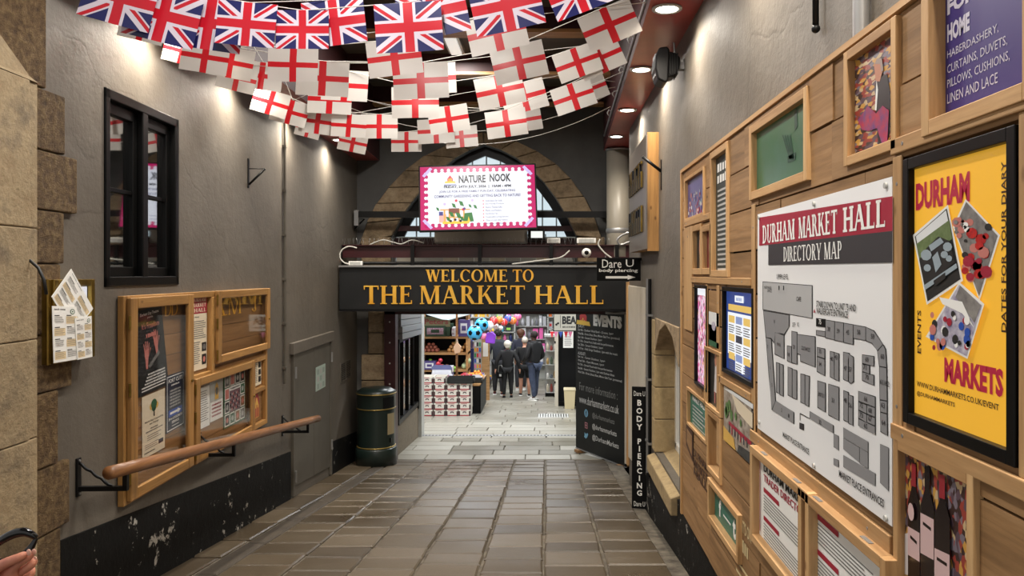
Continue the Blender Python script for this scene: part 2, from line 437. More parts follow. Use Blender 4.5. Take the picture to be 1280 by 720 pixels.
SHELFW = wood('shelf_wood', S(140, 100, 60), S(176, 132, 84), S(196, 156, 106), 0, 0.15)
BLACK = mat('black_paint', S(6, 6, 6), 0.4, spec=0.2)
BLACKM = mat('black_metal', S(14, 14, 15), 0.4, 0.1, spec=0.3)
MATTEB = mat('matte_black', S(9, 9, 9), 0.8, spec=0.2)
BOARD = mat('sign_black', S(25, 26, 27), 0.5, col2=S(33, 34, 35), scale=3, spec=0.3)
CHALK = mat('chalkboard_black', S(14, 15, 15), 0.5, col2=S(22, 23, 23), scale=2.5, spec=0.25)
MAROON = mat('maroon_paint', S(58, 20, 24), 0.4, col2=S(46, 15, 18), scale=4)
MAROOND = mat('dark_maroon_paint', S(58, 14, 16), 0.5, col2=S(48, 10, 12), scale=4)
SOFFIT = mat('soffit_red_gloss', S(158, 66, 62), 0.35, col2=S(140, 54, 52), scale=4)
CEIL = mat('ceiling_board', S(92, 86, 76), 0.7, col2=S(78, 72, 62), scale=2)
WHITE = mat('white_paper', S(236, 235, 230), 0.55)
OFFW = mat('cream_paper', S(222, 208, 182), 0.6)
CREAM = mat('cream_paint', S(206, 198, 182), 0.45, col2=S(190, 182, 166), scale=3)
GREYD = mat('grey_door_paint', S(92, 87, 78), 0.5, col2=S(80, 75, 66), scale=3, bump=0.1)
GREYP = mat('grey_steel', S(150, 150, 150), 0.4, 0.6)
LGREY = mat('light_grey_paint', S(178, 178, 174), 0.45)
BRASS = mat('brass', S(168, 140, 70), 0.28, 0.9, col2=S(120, 100, 50), scale=9)
GOLD = mat('gold_leaf_lettering', S(246, 198, 84), 0.4, 0.15, col2=S(226, 160, 44), scale=3.5)
INK = mat('black_ink', S(22, 22, 24), 0.6)
GINK = mat('grey_ink', S(110, 108, 106), 0.6)
RED = mat('dark_red_print', S(158, 26, 52), 0.5)
GLASS = glassmat('clear_glass')
GLASSD = glassmat('window_glass', (0.75, 0.8, 0.8, 1), 6.0)
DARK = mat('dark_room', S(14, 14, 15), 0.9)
CABLE = mat('white_cable', S(200, 198, 190), 0.5)
CABLEB = mat('black_cable', S(15, 15, 15), 0.5)

# ------------------------------------------------------------------ floor of the passage: columns of flagstones running down the ramp
def slab(mb, x0, x1, y0, y1, m, gap=0.010, bev=0.012, lift=0.0, zf=fl, tilt=0.0):
    x0 += gap; x1 -= gap; y0 += gap; y1 -= gap
    a = random.uniform(-tilt, tilt); b_ = random.uniform(-tilt, tilt)
    def z(x, y, t): return zf(y)+t+lift+a*(x-(x0+x1)/2)+b_*(y-(y0+y1)/2)
    j = lambda: random.uniform(-0.006, 0.006)
    q = [(x0+j(), y0+j()), (x1+j(), y0+j()), (x1+j(), y1+j()), (x0+j(), y1+j())]
    cx, cy = (x0+x1)/2, (y0+y1)/2
    v = [(x, y, z(x, y, -0.05)) for x, y in q]+[(x, y, z(x, y, -0.006)) for x, y in q]
    v += [(x+(bev if x < cx else -bev), y+(bev if y < cy else -bev), z(x, y, 0.004)) for x, y in q]
    f = [(8, 9, 10, 11)]
    for k in (0, 4):
        for i in range(4): f.append((k+i, k+(i+1) % 4, k+4+(i+1) % 4, k+4+i))
    mb.raw(v, f, m)
def base(mb, pts, m):   # sloping ground under the slabs
    for (xa, xb, ya, yb) in pts:
        mb.raw([(xa, ya, fl(ya)-0.014), (xb, ya, fl(ya)-0.014), (xb, yb, fl(yb)-0.014), (xa, yb, fl(yb)-0.014),
                (xa, ya, fl(ya)-0.3), (xb, ya, fl(ya)-0.3), (xb, yb, fl(yb)-0.3), (xa, yb, fl(yb)-0.3)],
               [(0, 1, 2, 3), (7, 6, 5, 4), (0, 4, 5, 1), (1, 5, 6, 2), (2, 6, 7, 3), (3, 7, 4, 0)], m)
fb = MB(); base(fb, [(-3.0, 1.05, -3.0, 11.3)], GROUT)
cols = [(-2.95, -2.40)]+[(-2.232+0.441*i if i else -2.232, -2.232+0.441*(i+1)) for i in range(7)]
for (a, b_) in cols:
    y = -2.9+random.random()*0.4
    while y < 11.28:
        d = random.uniform(0.30, 0.46) if a > -2.3 else random.uniform(0.5, 0.8)
        y1 = min(y+d, 11.29)
        if y1-y > 0.08: slab(fb, a, b_, y, y1, PAVE, tilt=0.010)
        y = y1
y = -2.9
while y < 10.8: slab(fb, -2.40, -2.232, y, min(y+0.9, 10.8), GUTTER, lift=-0.004); y += 0.9
fb.build('floor', None, (0, 0, CZ), kind='structure')
hb = MB(); base(hb, [(-8.0, 7.0, 11.3, 32.0)], GROUT)
y = 11.3; rown = 0
while y < 31.5:
    d = random.uniform(0.36, 0.5); x = -4.0-random.random()*0.6 if y < 19 else -6.0
    while x < 4.0:
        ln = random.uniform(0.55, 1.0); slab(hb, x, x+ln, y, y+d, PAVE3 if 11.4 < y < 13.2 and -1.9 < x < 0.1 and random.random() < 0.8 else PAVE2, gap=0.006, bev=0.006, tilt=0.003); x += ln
    y += d
hb.build('floor', None, (0, 0, CZ), kind='structure')

# ------------------------------------------------------------------ side walls, in boxes round their openings
def wallboxes(mb, u0, u1, z0, z1, holes, y0, y1, m):
    us = sorted({u0, u1, *[h[0] for h in holes], *[h[1] for h in holes]})
    for a, b_ in zip(us, us[1:]):
        hs = sorted([(h[2], h[3]) for h in holes if h[0] <= a and h[1] >= b_]); z = z0
        for h0, h1 in hs:
            if h0 > z: mb.box(a, b_, y0, y1, z, h0, m)
            z = h1
        if z < z1: mb.box(a, b_, y0, y1, z, z1, m)
WY0, WY1, WZ0, WZ1 = 4.468, 5.42, -0.078, 1.087      # black window in the left wall
wl = MB(); wallboxes(wl, 3.3, 11.7, -3.4, 2.9, [(WY0, WY1, WZ0, WZ1)], 0, 0.35, PLASTER)
wl.build('wall_left', None, (XL(0), 0, CZ), (0, 0, LROT), kind='structure')
SY0, SY1, SZ0, SZ1 = 5.72, 6.96, -1.62, -0.42        # stone window in the right wall
wr = MB()
wallboxes(wr, -9.22, 0.5, -3.4, 2.9, [(-SY1, -SY0, SZ0, SZ1)], 0, 0.4, PLASTER)
wr.box(-11.7, -9.22, 0.30, 0.7, -3.4, 2.9, PLASTER)
wr.build('wall_right', None, (XW, 0, CZ), (0, 0, -PI/2), kind='structure')

# back wall with the pointed gateway arch
YB = 11.3
def bp(px, py, Y=YB): p = PX(px, py, Y); return (p[0], p[2])
inn = [bp(491, 295), bp(501, 275), bp(515, 254), bp(531, 234), bp(549, 215), bp(570, 198), bp(588, 188), bp(605, 181),
       bp(626, 188), bp(645, 198), bp(663, 212), bp(680, 229), bp(695, 249), bp(709, 272), bp(720, 295)]
out = [bp(450, 306), bp(459, 279), bp(471, 255), bp(486, 235), bp(506, 214), bp(531, 195), bp(566, 178), bp(604, 166),
       bp(645, 177), bp(672, 190), bp(696, 206), bp(714, 224), bp(730, 246), bp(742, 270), bp(752, 298)]
JL, JR = inn[0][0], inn[-1][0]
FB = fl(YB)-0.3
poly = [(-3.3, FB), (-3.3, 2.9), (1.4, 2.9), (1.4, FB), (1.12, FB), (1.12, -0.42), (JR, -0.42)]+inn[::-1]+[(JL, FB)]
bw = MB(); bw.prism(poly, 0, 0.45, BACKPL)
bw.build('wall_back', None, (0, YB, CZ), kind='structure')
ar = MB()
for i in range(len(inn)-1):
    a, b_, c, d = inn[i], inn[i+1], out[i+1], out[i]
    mx = sum(p[0] for p in (a, b_, c, d))/4; mz = sum(p[1] for p in (a, b_, c, d))/4
    k = 0.97+random.uniform(-0.01, 0.015)
    ar.prism([(mx+(p[0]-mx)*k, mz+(p[1]-mz)*k) for p in (a, b_, c, d)], -0.06-random.random()*0.03, 0.30, SANDD)
z = inn[0][1]-0.02
while z > fl(YB):
    h = random.uniform(0.26, 0.40); xo = -2.72+random.choice((0, 0.1))
    ar.box(xo, JL-0.02, -0.06-random.random()*0.02, 0.3, z-h+0.012, z, SANDD)
    if z > 0.1: ar.box(JR+0.02, JR+0.42, -0.06, 0.3, z-h+0.012, z, SANDD)
    z -= h
ar.build('trim_arch', None, (0, YB, CZ), kind='structure', bevel=0.012)

# ceiling, boxed soffits and red beams
cb = MB(); cb.box(-3.3, 1.4, -1.5, 11.6, 2.62, 2.75, CEIL); cb.build('ceiling', None, (0, 0, CZ), kind='structure')
ZL, ZR = 1.66, 1.72
def soff(name, pts, z0, z1, m, mf):
    mb = MB(); n = len(pts)
    mb.raw([(x, y, z0) for x, y in pts]+[(x, y, z1) for x, y in pts], [tuple(range(n-1, -1, -1)), tuple(range(n, 2*n))], m)
    mb.raw([(x, y, z0) for x, y in pts]+[(x, y, z1) for x, y in pts], [(i, (i+1) % n, (i+1) % n+n, i+n) for i in range(n)], mf)
    mb.build(name, None, (0, 0, CZ), kind='structure')
soff('trim_soffit_left', [(XL(3.3)-0.05, 3.3), (XL(3.3)+0.36, 3.3), (XL(11.3)+0.34, 11.27), (XL(11.3)-0.05, 11.27)], ZL, 2.62, SOFFIT, MAROOND)
soff('trim_soffit_right', [(0.62, 0.3), (1.02, 0.3), (1.02, 9.25), (1.28, 9.25), (1.28, 10.75), (0.79, 10.75), (0.65, 4.8)], ZR, 2.62, SOFFIT, MAROOND)
for yb in (4.35, 5.95, 7.55, 9.15, 10.75):
    mb = MB(); mb.box(-2.55, 0.85, 0, 0.09, 0, 0.27, MAROOND); mb.box(-2.55, 0.85, -0.03, 0.16, -0.035, 0.0, SHELFW)
    mb.build('trim_ceiling_beam', None, (0, yb, CZ+2.40), kind='structure')
# black painted dado at the foot of both walls
def dado_strip(name, y0, y1, side, h=0.5):
    mb = MB(); n = 12; yy = [y0+(y1-y0)*i/n for i in range(n+1)]
    pts = [(y, fl(y)-0.1) for y in yy]+[(y, fl(y)+h) for y in yy[::-1]]
    if side == 'l':
        mb.prism(pts, -0.012, 0.05, DADO); mb.build(name, None, (XL(0), 0, CZ), (0, 0, LROT), kind='structure')
    else:
        mb.prism([(-a, b_) for a, b_ in pts], -0.02, 0.05, DADO); mb.build(name, None, (XW, 0, CZ), (0, 0, -PI/2), kind='structure')
dado_strip('baseboard_left', 4.03, 8.04, 'l'); dado_strip('baseboard_left_far', 9.80, 11.3, 'l', 0.42)
dado_strip('baseboard_right', 0.5, 8.6, 'r', 0.42)

# stone pier and quoins at the passage mouth, left
def pier():
    t = TH('stone_pier', 'weathered sandstone gateway pier with rough quoins at the left edge', 'pillar', (XL(3.7), 3.7, fl(3.7)), LROT)
    zz = fl(3.7)
    q = MB()
    rows = [(-1.75, -1.32, 4.02), (-1.32, -0.98, 4.10), (-0.98, -0.60, 4.0), (-0.60, -0.31, 4.12), (-0.31, 0.05, 4.02), (0.05, 0.32, 4.05), (0.32, 0.62, 4.17), (0.62, 0.93, 4.06), (0.93, 1.75, 3.90), (1.75, 2.9, 3.90)]
    for a, b_, ye in rows: q.box(3.3-3.7, ye-3.7-0.02, -0.03, 0.1, a-zz+0.003, b_-zz-0.003, SANDR)
    q.build('rough_quoins', t, bevel=0.008)
    s = MB()
    for a, b_ in ((-1.9, -1.42), (-1.42, -0.80), (-0.80, -0.32), (-0.32, 0.22), (0.22, 0.93)):
        s.box(-0.75, 0.06, -0.06, 0.05, a-zz+0.002, b_-zz-0.002, SAND)
        s.box(-0.75, -0.02, -0.075, 0.05, a-zz+0.002, b_-zz-0.002, SAND)
    s.build('dressed_shaft', t, bevel=0.006)
    c = MB()   # sloping stop of the chamfer and the springing of the arch above it
    z0 = 0.93-zz
    c.raw([(-0.75, -0.09, z0), (0.05, -0.07, z0), (0.05, 0.0, z0), (-0.75, 0.0, z0), (-0.75, -0.03, z0+0.55), (0.04, -0.035, z0+0.03), (0.04, 0, z0+0.03), (-0.75, 0, z0+0.55)],
          [(0, 1, 5, 4), (1, 2, 6, 5), (3, 0, 4, 7), (4, 5, 6, 7), (3, 2, 1, 0)], SAND)
    c.build('chamfer_stop', t)
    return t
pier()
# ------------------------------------------------------------------ lamps
LENS = mat('lit_lamp_lens', (1, 0.95, 0.88, 1), 0.4, emit=(1.0, 0.93, 0.82, 1), es=14.0)
def downlight(X, Y, z, label, group):
    t = TH('ceiling_downlight', label, 'light', (X, Y, z), 0, group)
    r = MB(); r.lathe([(0.075, 0.0), (0.098, -0.004), (0.098, -0.012), (0.074, -0.014), (0.072, -0.004)], LGREY, n=24); r.build('trim_ring', t)
    d = MB(); d.lathe([(0.0, -0.008), (0.073, -0.008)], LENS, n=24); d.build('lamp_lens', t)
    l = bpy.data.lights.new('downlight_bulb', 'SPOT'); l.energy = LAMP_W; l.color = LAMP_COL; l.spot_size = math.radians(150); l.spot_blend = 0.9; l.shadow_soft_size = 0.05
    lo = bpy.data.objects.new('downlight_bulb', l); COL.objects.link(lo); lo.parent = t; lo.location = (0, 0, -0.02)
ordr = ['nearest the eye', 'second from the front', 'third from the front', 'farthest, beside the grey column']
for i, (x, y) in enumerate([(0.775, 4.97), (0.79, 6.45), (0.84, 8.05), (0.865, 9.6)]):
    downlight(x, y, ZR, 'lit round downlight in the right red soffit, '+ordr[i], 'downlights in the right soffit')
for x, y in ((0.80, 3.45), (0.80, 1.95), (0.80, 0.6)):
    downlight(x, y, ZR, 'lit round downlight in the right red soffit, before the passage', 'downlights out of view')
ordl = ['above the black window', 'over the notice board', 'over the conduit pipe', 'farthest, behind the flags']
for i, y in enumerate((4.88, 6.32, 7.86, 9.50)):
    downlight(XL(y)+0.17, y, ZL, 'lit round downlight in the left red soffit, '+ordl[i], 'downlights in the left soffit')
# fluorescent batten seen between the flags
def batten(x, y, label, k=1.0):
    t = TH('ceiling_batten', label, 'light', (x, y, 2.62))
    b_ = MB(); b_.box(-0.09, 0.09, -0.6, 0.6, -0.06, 0, LGREY); b_.build('housing', t)
    d = MB(); d.box(-0.06, 0.06, -0.56, 0.56, -0.085, -0.06, LENS2); d.build('diffuser', t)
    l = bpy.data.lights.new('batten_tube', 'AREA'); l.energy = PASS_W*k; l.color = (1, 0.96, 0.9); l.shape = 'RECTANGLE'; l.size = 0.3; l.size_y = 1.1
    lo = bpy.data.objects.new('batten_tube', l); COL.objects.link(lo); lo.parent = t; lo.location = (0, 0, -0.10)
LENS2 = mat('batten_diffuser', (0.8, 0.8, 0.76, 1), 0.4, emit=(1, 0.97, 0.9, 1), es=0.5)
batten(-1.05, 8.35, 'slim pale ceiling batten seen between the flags', 1.0)
batten(-0.9, 5.2, 'slim pale ceiling batten near the passage mouth')
batten(-0.9, 2.6, 'slim pale ceiling batten before the passage mouth')

# ------------------------------------------------------------------ the black window in the left wall
def lwindow():
    wn = MB(); D = 0.13
    W_, H_ = WY1-WY0, WZ1-WZ0
    for a in ((0, 0.05, 0, H_), (W_-0.05, W_, 0, H_), (0, W_, 0, 0.06), (0, W_, H_-0.06, H_)): wn.box(a[0], a[1], -0.012, D+0.06, a[2], a[3], BLACK)
    f = wn.build('window_1', None, (XL(WY0), WY0, CZ+WZ0), (0, 0, LROT), bevel=0.006, kind='structure')
    def sash(x0, x1):
        m = MB()
        m.box(x0, x0+0.05, D-0.1, D-0.04, 0.06, H_-0.06, BLACK); m.box(x1-0.05, x1, D-0.1, D-0.04, 0.06, H_-0.06, BLACK)
        m.box(x0, x1, D-0.1, D-0.04, 0.06, 0.12, BLACK); m.box(x0, x1, D-0.1, D-0.04, H_-0.13, H_-0.06, BLACK)
        m.box(x0, x1, D-0.09, D-0.05, H_*0.49, H_*0.49+0.028, BLACK)
        s = m.build('sash', f, bevel=0.005)
        g = MB(); g.box(x0+0.045, x1-0.045, D-0.075, D-0.069, 0.11, H_-0.12, GLASSD); g.build('glass_pane', s)
    sash(0.05, W_/2-0.03); sash(W_/2+0.03, W_-0.05)
    m = MB(); m.box(W_/2-0.035, W_/2+0.035, D-0.14, D-0.02, 0.05, H_-0.05, BLACK); m.build('mullion', f, bevel=0.006)
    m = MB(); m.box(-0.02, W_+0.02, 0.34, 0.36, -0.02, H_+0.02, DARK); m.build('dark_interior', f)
lwindow()

# ------------------------------------------------------------------ stone window on the right
def rwindow():
    t = MB(); Wd, H = SY1-SY0, SZ1-SZ0
    # jamb stones lining the recess (local x toward the eye)
    z = 0.0
    for h in (0.30, 0.29, 0.29, 0.32):
        t.box(-0.012, 0.012, -0.015, 0.26, z+0.003, z+h-0.003, SANDW); t.box(-0.16-0.03*random.random(), 0.0, -0.014, 0.02, z+0.003, z+h-0.003, SANDW)
        z += h
    t.prism([(0, H-0.28), (0, H+0.02), (Wd, H+0.02), (Wd, H-0.28), (Wd*0.78, H-0.08), (Wd*0.5, H), (Wd*0.22, H-0.08)], -0.01, 0.24, SANDD)
    t.raw([(-0.1, -0.07, -0.18), (Wd+0.02, -0.07, -0.18), (Wd+0.02, -0.07, -0.05), (-0.1, -0.07, -0.05), (-0.1, 0.26, 0.07), (Wd+0.02, 0.26, 0.07), (Wd+0.02, 0.26, -0.18), (-0.1, 0.26, -0.18)],
          [(0, 1, 2, 3), (3, 2, 5, 4), (4, 5, 6, 7), (0, 3, 4, 7), (1, 6, 5, 2), (0, 7, 6, 1)], SANDW)
    f = t.build('window_2', None, (XW, SY1, CZ+SZ0), (0, 0, -PI/2), bevel=0.008, kind='structure')
    m = MB(); UP = mat('white_upvc', S(224, 222, 214), 0.35)
    m.box(0.0, 0.07, 0.17, 0.24, 0.05, H-0.1, UP); m.box(Wd-0.07, Wd, 0.17, 0.24, 0.05, H-0.1, UP); m.box(0, Wd, 0.17, 0.24, 0.03, 0.10, UP); m.box(0, Wd, 0.17, 0.24, H-0.16, H-0.1, UP)
    fr = m.build('window_frame', f, bevel=0.006)
    g = MB(); g.box(0.07, Wd-0.07, 0.20, 0.206, 0.1, H-0.15, GLASS); g.build('glass_pane', fr)
    g = MB(); g.box(-0.02, Wd+0.02, 0.30, 0.32, 0, H, LGREY); g.build('blind', f)
rwindow()

# glazing in the gateway arch, above the sign
def archwindow():
    PANE = mat('glowing_arch_pane', S(150, 165, 170), 0.3, emit=(0.62, 0.74, 0.80, 1), es=0.75)  # emission in the pane stands in for the brightness behind the glass
    k = MB()
    ins = 0.93; cx = sum(p[0] for p in inn)/len(inn); cz = inn[0][1]
    def sh(p, s_): return (cx+(p[0]-cx)*s_, cz+(p[1]-cz)*s_)
    for i in range(len(inn)-1):
        k.prism([inn[i], inn[i+1], sh(inn[i+1], 0.90), sh(inn[i], 0.90)], 0.18, 0.30, BLACK)
    k.box(JL, JR, 0.16, 0.32, cz-0.14, cz-0.02, MAROOND)
    k.box(JL, JR, 0.16, 0.32, cz+0.08, cz+0.16, MAROOND)
    f = k.build('window_3', None, (0, YB, CZ), kind='structure')
    p = MB(); p.prism([sh(q, 0.95) for q in inn], 0.24, 0.25, PANE); p.build('glass_pane', f)
    b_ = MB(); GB = mat('grey_glazing_bar', S(130, 140, 142), 0.5)
    x = JL+0.1
    while x < JR:
        hgt = 0
        for i in range(len(inn)-1):
            (xa, za), (xb, zb) = inn[i], inn[i+1]
            if xa <= x <= xb: hgt = za+(zb-za)*(x-xa)/(xb-xa)
        if hgt: b_.box(x-0.010, x+0.010, 0.22, 0.245, cz, cz+(hgt-cz)*0.9, GB)
        x += 0.21
    for zq in (cz+0.38, cz+0.75, cz+1.05):
        xs = [q[0] for q in inn if q[1] > zq]
        b_.box(min(xs)-0.02, max(xs)+0.02, 0.22, 0.244, zq, zq+0.02, GB)
    b_.build('glazing_bars', f)
    q = MB()   # boarded grey panels under the window
    zt, zb = cz-0.14, -0.45
    for i in range(12): q.box(JL+0.02+i*0.232, JL+0.245+i*0.232, 0.20, 0.26, zb, zt, LGREY if i % 3 else CREAM)
    q.build('trim_boards', None, (0, YB, CZ), kind='structure')
archwindow()

# door frame of the gateway (maroon)
m = MB(); zt = -(388-CY)/F*11.25
m.box(-2.36, -2.20, -0.08, 0.12, fl(11.2)-0.05, zt, MAROON); m.box(-2.36, 0.9, -0.08, 0.12, zt-0.05, zt+0.12, MAROON)
for i in range(7): m.cyl((-2.28, -0.085, -2.5+0.3*i), (-2.28, -0.08, -2.5+0.3*i), 0.012, LGREY, n=8)
m.build('trim_door_frame', None, (0, 11.2, CZ), kind='structure')

# utility door in the left wall
def ldoor():
    y0, y1 = 8.08, 9.72
    def poly(a, b_, dz, top): return [(a, fl(a)+dz), (b_, fl(b_)+dz), (b_, top), (a, top)]
    m = MB(); top = -0.83
    m.prism(poly(y0, y0+0.07, 0.02, top), -0.03, 0.01, GREYD); m.prism(poly(y1-0.07, y1, 0.02, top), -0.03, 0.01, GREYD)
    m.prism([(y0-0.05, top-0.02), (y1+0.05, top-0.02), (y1+0.05, top+0.10), (y0-0.05, top+0.10)], -0.045, 0.01, PLASTER)
    d = m.build('door_1', None, (XL(0), 0, CZ), (0, 0, LROT), kind='structure', bevel=0.004)
    mid = (y0+y1)/2
    for a, b_ in ((y0+0.075, mid-0.004), (mid+0.004, y1-0.075)):
        q = MB(); q.prism(poly(a, b_, 0.12, top-0.01), -0.018, 0.0, GREYD); q.build('door_leaf', d, bevel=0.003)
    for yy in (y0+0.05, y1-0.05):
        for z in (-1.05, -2.15):
            q = MB(); q.cyl((yy, -0.035, z-0.06), (yy, -0.035, z+0.06), 0.014, GREYP); q.build('hinge', d)
    q = MB(); STK2 = mat('sticker_grey_print', S(140, 156, 148), 0.4); STK = mat('pale_green_sticker', S(170, 188, 178), 0.4); a = 8.98
    q.box(a, a+0.42, -0.024, -0.018, -1.38, -1.10, STK)
    for i in range(3):
        for j in range(3): q.rect(a+0.04+0.12*i, -1.36+0.085*j, a+0.12+0.12*i, -1.30+0.085*j, -0.026, LGREY if (i+j) % 2 else STK2)
    o = q.build('safety_sticker', d); o['label'] = 'pale green safety sticker on the right leaf'
ldoor()

# cream door standing flush on the right wall
def rdoor():
    y0, y1 = 7.62, 9.2
    m = MB(); m.prism([(-y1, fl(y1)+0.3), (-y0, fl(y0)+0.3), (-y0, -0.14), (-y1, -0.14)], -0.015, 0, CREAM)
    d = m.build('door_2', None, (XW, 0, CZ), (0, 0, -PI/2), kind='structure', bevel=0.006)
    q = MB(); q.box(-y1-0.10, -y1, -0.03, 0, fl(y1)+0.2, -0.10, LARCH_V); q.build('door_edge_board', d)
    q = MB(); q.box(-y0-0.2, -y0-0.1, -0.045, -0.015, -1.35, -1.31, GREYP); q.build('door_handle', d)
rdoor()

# round grey column under the end of the right soffit
t = TH('round_column', 'thick pale grey round column under the end of the right soffit', 'column', (0.985, 10.55, -0.55))
m = MB(); m.lathe([(0.0, 0), (0.17, 0), (0.17, 2.26), (0, 2.26)], mat('pale_column_paint', S(140, 134, 122), 0.4), n=28); m.build('shaft', t)
m = MB(); m.lathe([(0.171, 1.10), (0.180, 1.12), (0.180, 1.15), (0.171, 1.17)], GREYP, n=28); m.build('joint_ring', t)
for z in (0.0, 2.23):
    m = MB(); m.lathe([(0.171, z), (0.185, z), (0.185, z+0.03), (0.171, z+0.03)], GREYP, n=28); m.build('end_collar', t)
# ------------------------------------------------------------------ left wall: notice board case and what is pinned in it
NB0 = 4.60
def lx(px, off=0.0): return LW(px, CY, off)[0]
def frame_boxes(mb, x0, x1, z0, z1, wd, y0, y1, mh, mv, wt=None):
    wt = wt or wd
    mb.box(x0, x0+wd, y0, y1, z0, z1, mv); mb.box(x1-wd, x1, y0, y1, z0, z1, mv)
    mb.box(x0+wd, x1-wd, y0, y1, z0, z0+wt, mh); mb.box(x0+wd, x1-wd, y0, y1, z1-wt, z1, mh)
def noticecase():
    zb, zt = -1.40, -0.135; W_ = 7.20-NB0; H = zt-zb
    t = lth('notice_board', 'large varnished pine notice board with glazed doors on the left wall', 'notice board', NB0, zb)
    m = MB()
    for i in range(9):
        h = H/9; m.box(0.02, W_-0.02, -0.008, 0.0, i*h+0.002, (i+1)*h-0.002, PINED)
    m.build('back_boards', t)
    m = MB(); frame_boxes(m, 0, W_, 0, H, 0.045, -0.045, -0.008, PINE_H, PINE_V); m.build('case_frame', t, bevel=0.004)
    m = MB(); m.box(0.92, 0.965, -0.045, -0.008, 0.045, H-0.045, PINE_V); m.box(1.305, 1.355, -0.05, -0.008, 0.62, H-0.045, PINE_V)
    m.box(0.965, W_-0.045, -0.042, -0.008, 0.60, 0.655, PINE_H); m.box(2.18, 2.22, -0.042, -0.008, 0.045, 0.60, PINE_V); m.box(2.22, W_-0.045, -0.04, -0.008, 0.32, 0.36, PINE_H)
    m.build('divider', t, bevel=0.004)
    m = MB(); g = serif('AM', .12, .05, .04, .05); m.glyphs(g, 1.42, H-0.205, 2.02, H-0.055, -0.011, GOLD); m.glyphs(serif('J', .12, .05, .04, .05), 2.28, H-0.205, 2.40, H-0.055, -0.011, GOLD)
    for k in (0.12, 0.60, 0.70): m.glyphs(serif('D', .12, .05, .04, .05), k, H-0.155, k+0.10, H-0.06, -0.011, GOLD)
    o = m.build('gold_letters', t); o['label'] = 'gold letters along the top of the back boards'
    def door(x0, x1, z0, z1, wd=0.085, hinge='l'):
        d = MB(); frame_boxes(d, x0, x1, z0, z1, wd, -0.075, -0.047, PINE_H, PINE_V, wd*0.8); o = d.build('glazed_door', t, bevel=0.006)
        g = MB(); g.box(x0+wd, x1-wd, -0.064, -0.061, z0+wd*0.8, z1-wd*0.8, GLASS); g.build('glass_pane', o)
        for z in (z0+(z1-z0)*0.12, z0+(z1-z0)*0.55, z0+(z1-z0)*0.88):
            h = MB(); h.cyl((x0-0.006, -0.07, z-0.04), (x0-0.006, -0.07, z+0.04), 0.008, BRASS, n=8); h.build('hinge', o)
        h = MB(); h.cyl((x1-wd/2, -0.085, (z0+z1)/2), (x1-wd/2, -0.074, (z0+z1)/2), 0.010, BRASS, n=10); h.build('lock', o)
    door(0.03, 0.92, 0.02, H-0.012); door(1.36, W_-0.008, 0.70, H-0.0, 0.075); door(0.96, 2.19, 0.015, 0.635, 0.075)
noticecase()

def sheet(name, label, cat, q, mats, draw=None, group=None, th=0.003, yy=-0.012):
    """a pinned sheet: q = four (Y,z) corners, left-bottom, right-bottom, right-top, left-top; draw(mb, tr) prints on it in 0..1 co-ordinates"""
    Y0, z0 = q[0]
    t = lth(name, label, cat, Y0, z0, 0.0, group)
    c = [(a-Y0, b-z0) for a, b in q]
    m = MB(); m.prism(c, yy-th, yy, mats); m.build('paper', t)
    if draw:
        m = MB()
        def tr(u, v):
            a = [(1-u)*(1-v), u*(1-v), u*v, (1-u)*v]
            return (sum(k*p[0] for k, p in zip(a, c)), sum(k*p[1] for k, p in zip(a, c)))
        tmp = MB(); draw(tmp)
        for i, p in enumerate(tmp.v): x, z = tr(p[0], p[2]); tmp.v[i] = (x, yy-th-0.001+p[1], z)
        tmp.build('printing', t)
    return t
SKIN_P = mat('poster_pink_print', S(196, 120, 110), 0.5)
BLACKP = mat('poster_black_print', S(20, 18, 20), 0.4)
NAVY = mat('poster_navy_print', S(24, 30, 56), 0.45)
BLUEP = mat('poster_blue_print', S(36, 78, 170), 0.45)
GREENP = mat('poster_green_print', S(44, 92, 62), 0.5)
YELP = mat('poster_ochre_print', S(214, 170, 80), 0.5)
def hand_shape(m, cx, cz, s, lean, mt):
    P = lambda a, b: (cx+(a+lean*b)*s, cz+b*s*0.75)
    m.flat([P(-.14, -.75), P(.10, -.75), P(.20, 0), P(-.24, 0)], 0, mt); m.flat([P(-.30, 0), P(.26, 0), P(.30, .5), P(-.34, .5)], -.0004, mt)
    for k, (a, l) in enumerate(((-.28, .45), (-.10, .58), (.08, .55), (.24, .42))):
        m.flat([P(a-.07, .45), P(a+.07, .45), P(a*1.5+.05, .5+l), P(a*1.5-.05, .5+l)], -.0008, mt)
    m.flat([P(.24, .05), P(.34, .2), P(.62, .55), P(.50, .60)], -.0008, mt)
def theatre(m):
    m.text('Durham City Theatre', .16, .915, .86, .96, 0, WHITE, .01); m.text('presents', .42, .88, .62, .905, 0, WHITE)
    m.text("It's Freedom", .20, .77, .84, .84, 0, SKIN_P); m.words(.34, .66, .70, .71, 0, SKIN_P, 6)
    hand_shape(m, .33, .43, .24, .04, SKIN_P); hand_shape(m, .68, .54, .24, -.08, SKIN_P)
    m.flat([(.36, .33), (.40, .29), (.78, .43), (.74, .47)], -.001, GINK)
    for i in range(5): m.words(.34-.04*i, .215-.035*i, .92, .235-.035*i, 0, WHITE, 18)
    m.lines(.12, .09, .9, 2, .035, .012, 0, WHITE)
sheet('theatre_poster', 'black theatre poster with two pink tied hands, hung crooked in the notice board', 'poster',
      [(4.83, -.785), (5.255, -.757), (5.145, -.209), (4.80, -.24)], BLACKP, theatre)
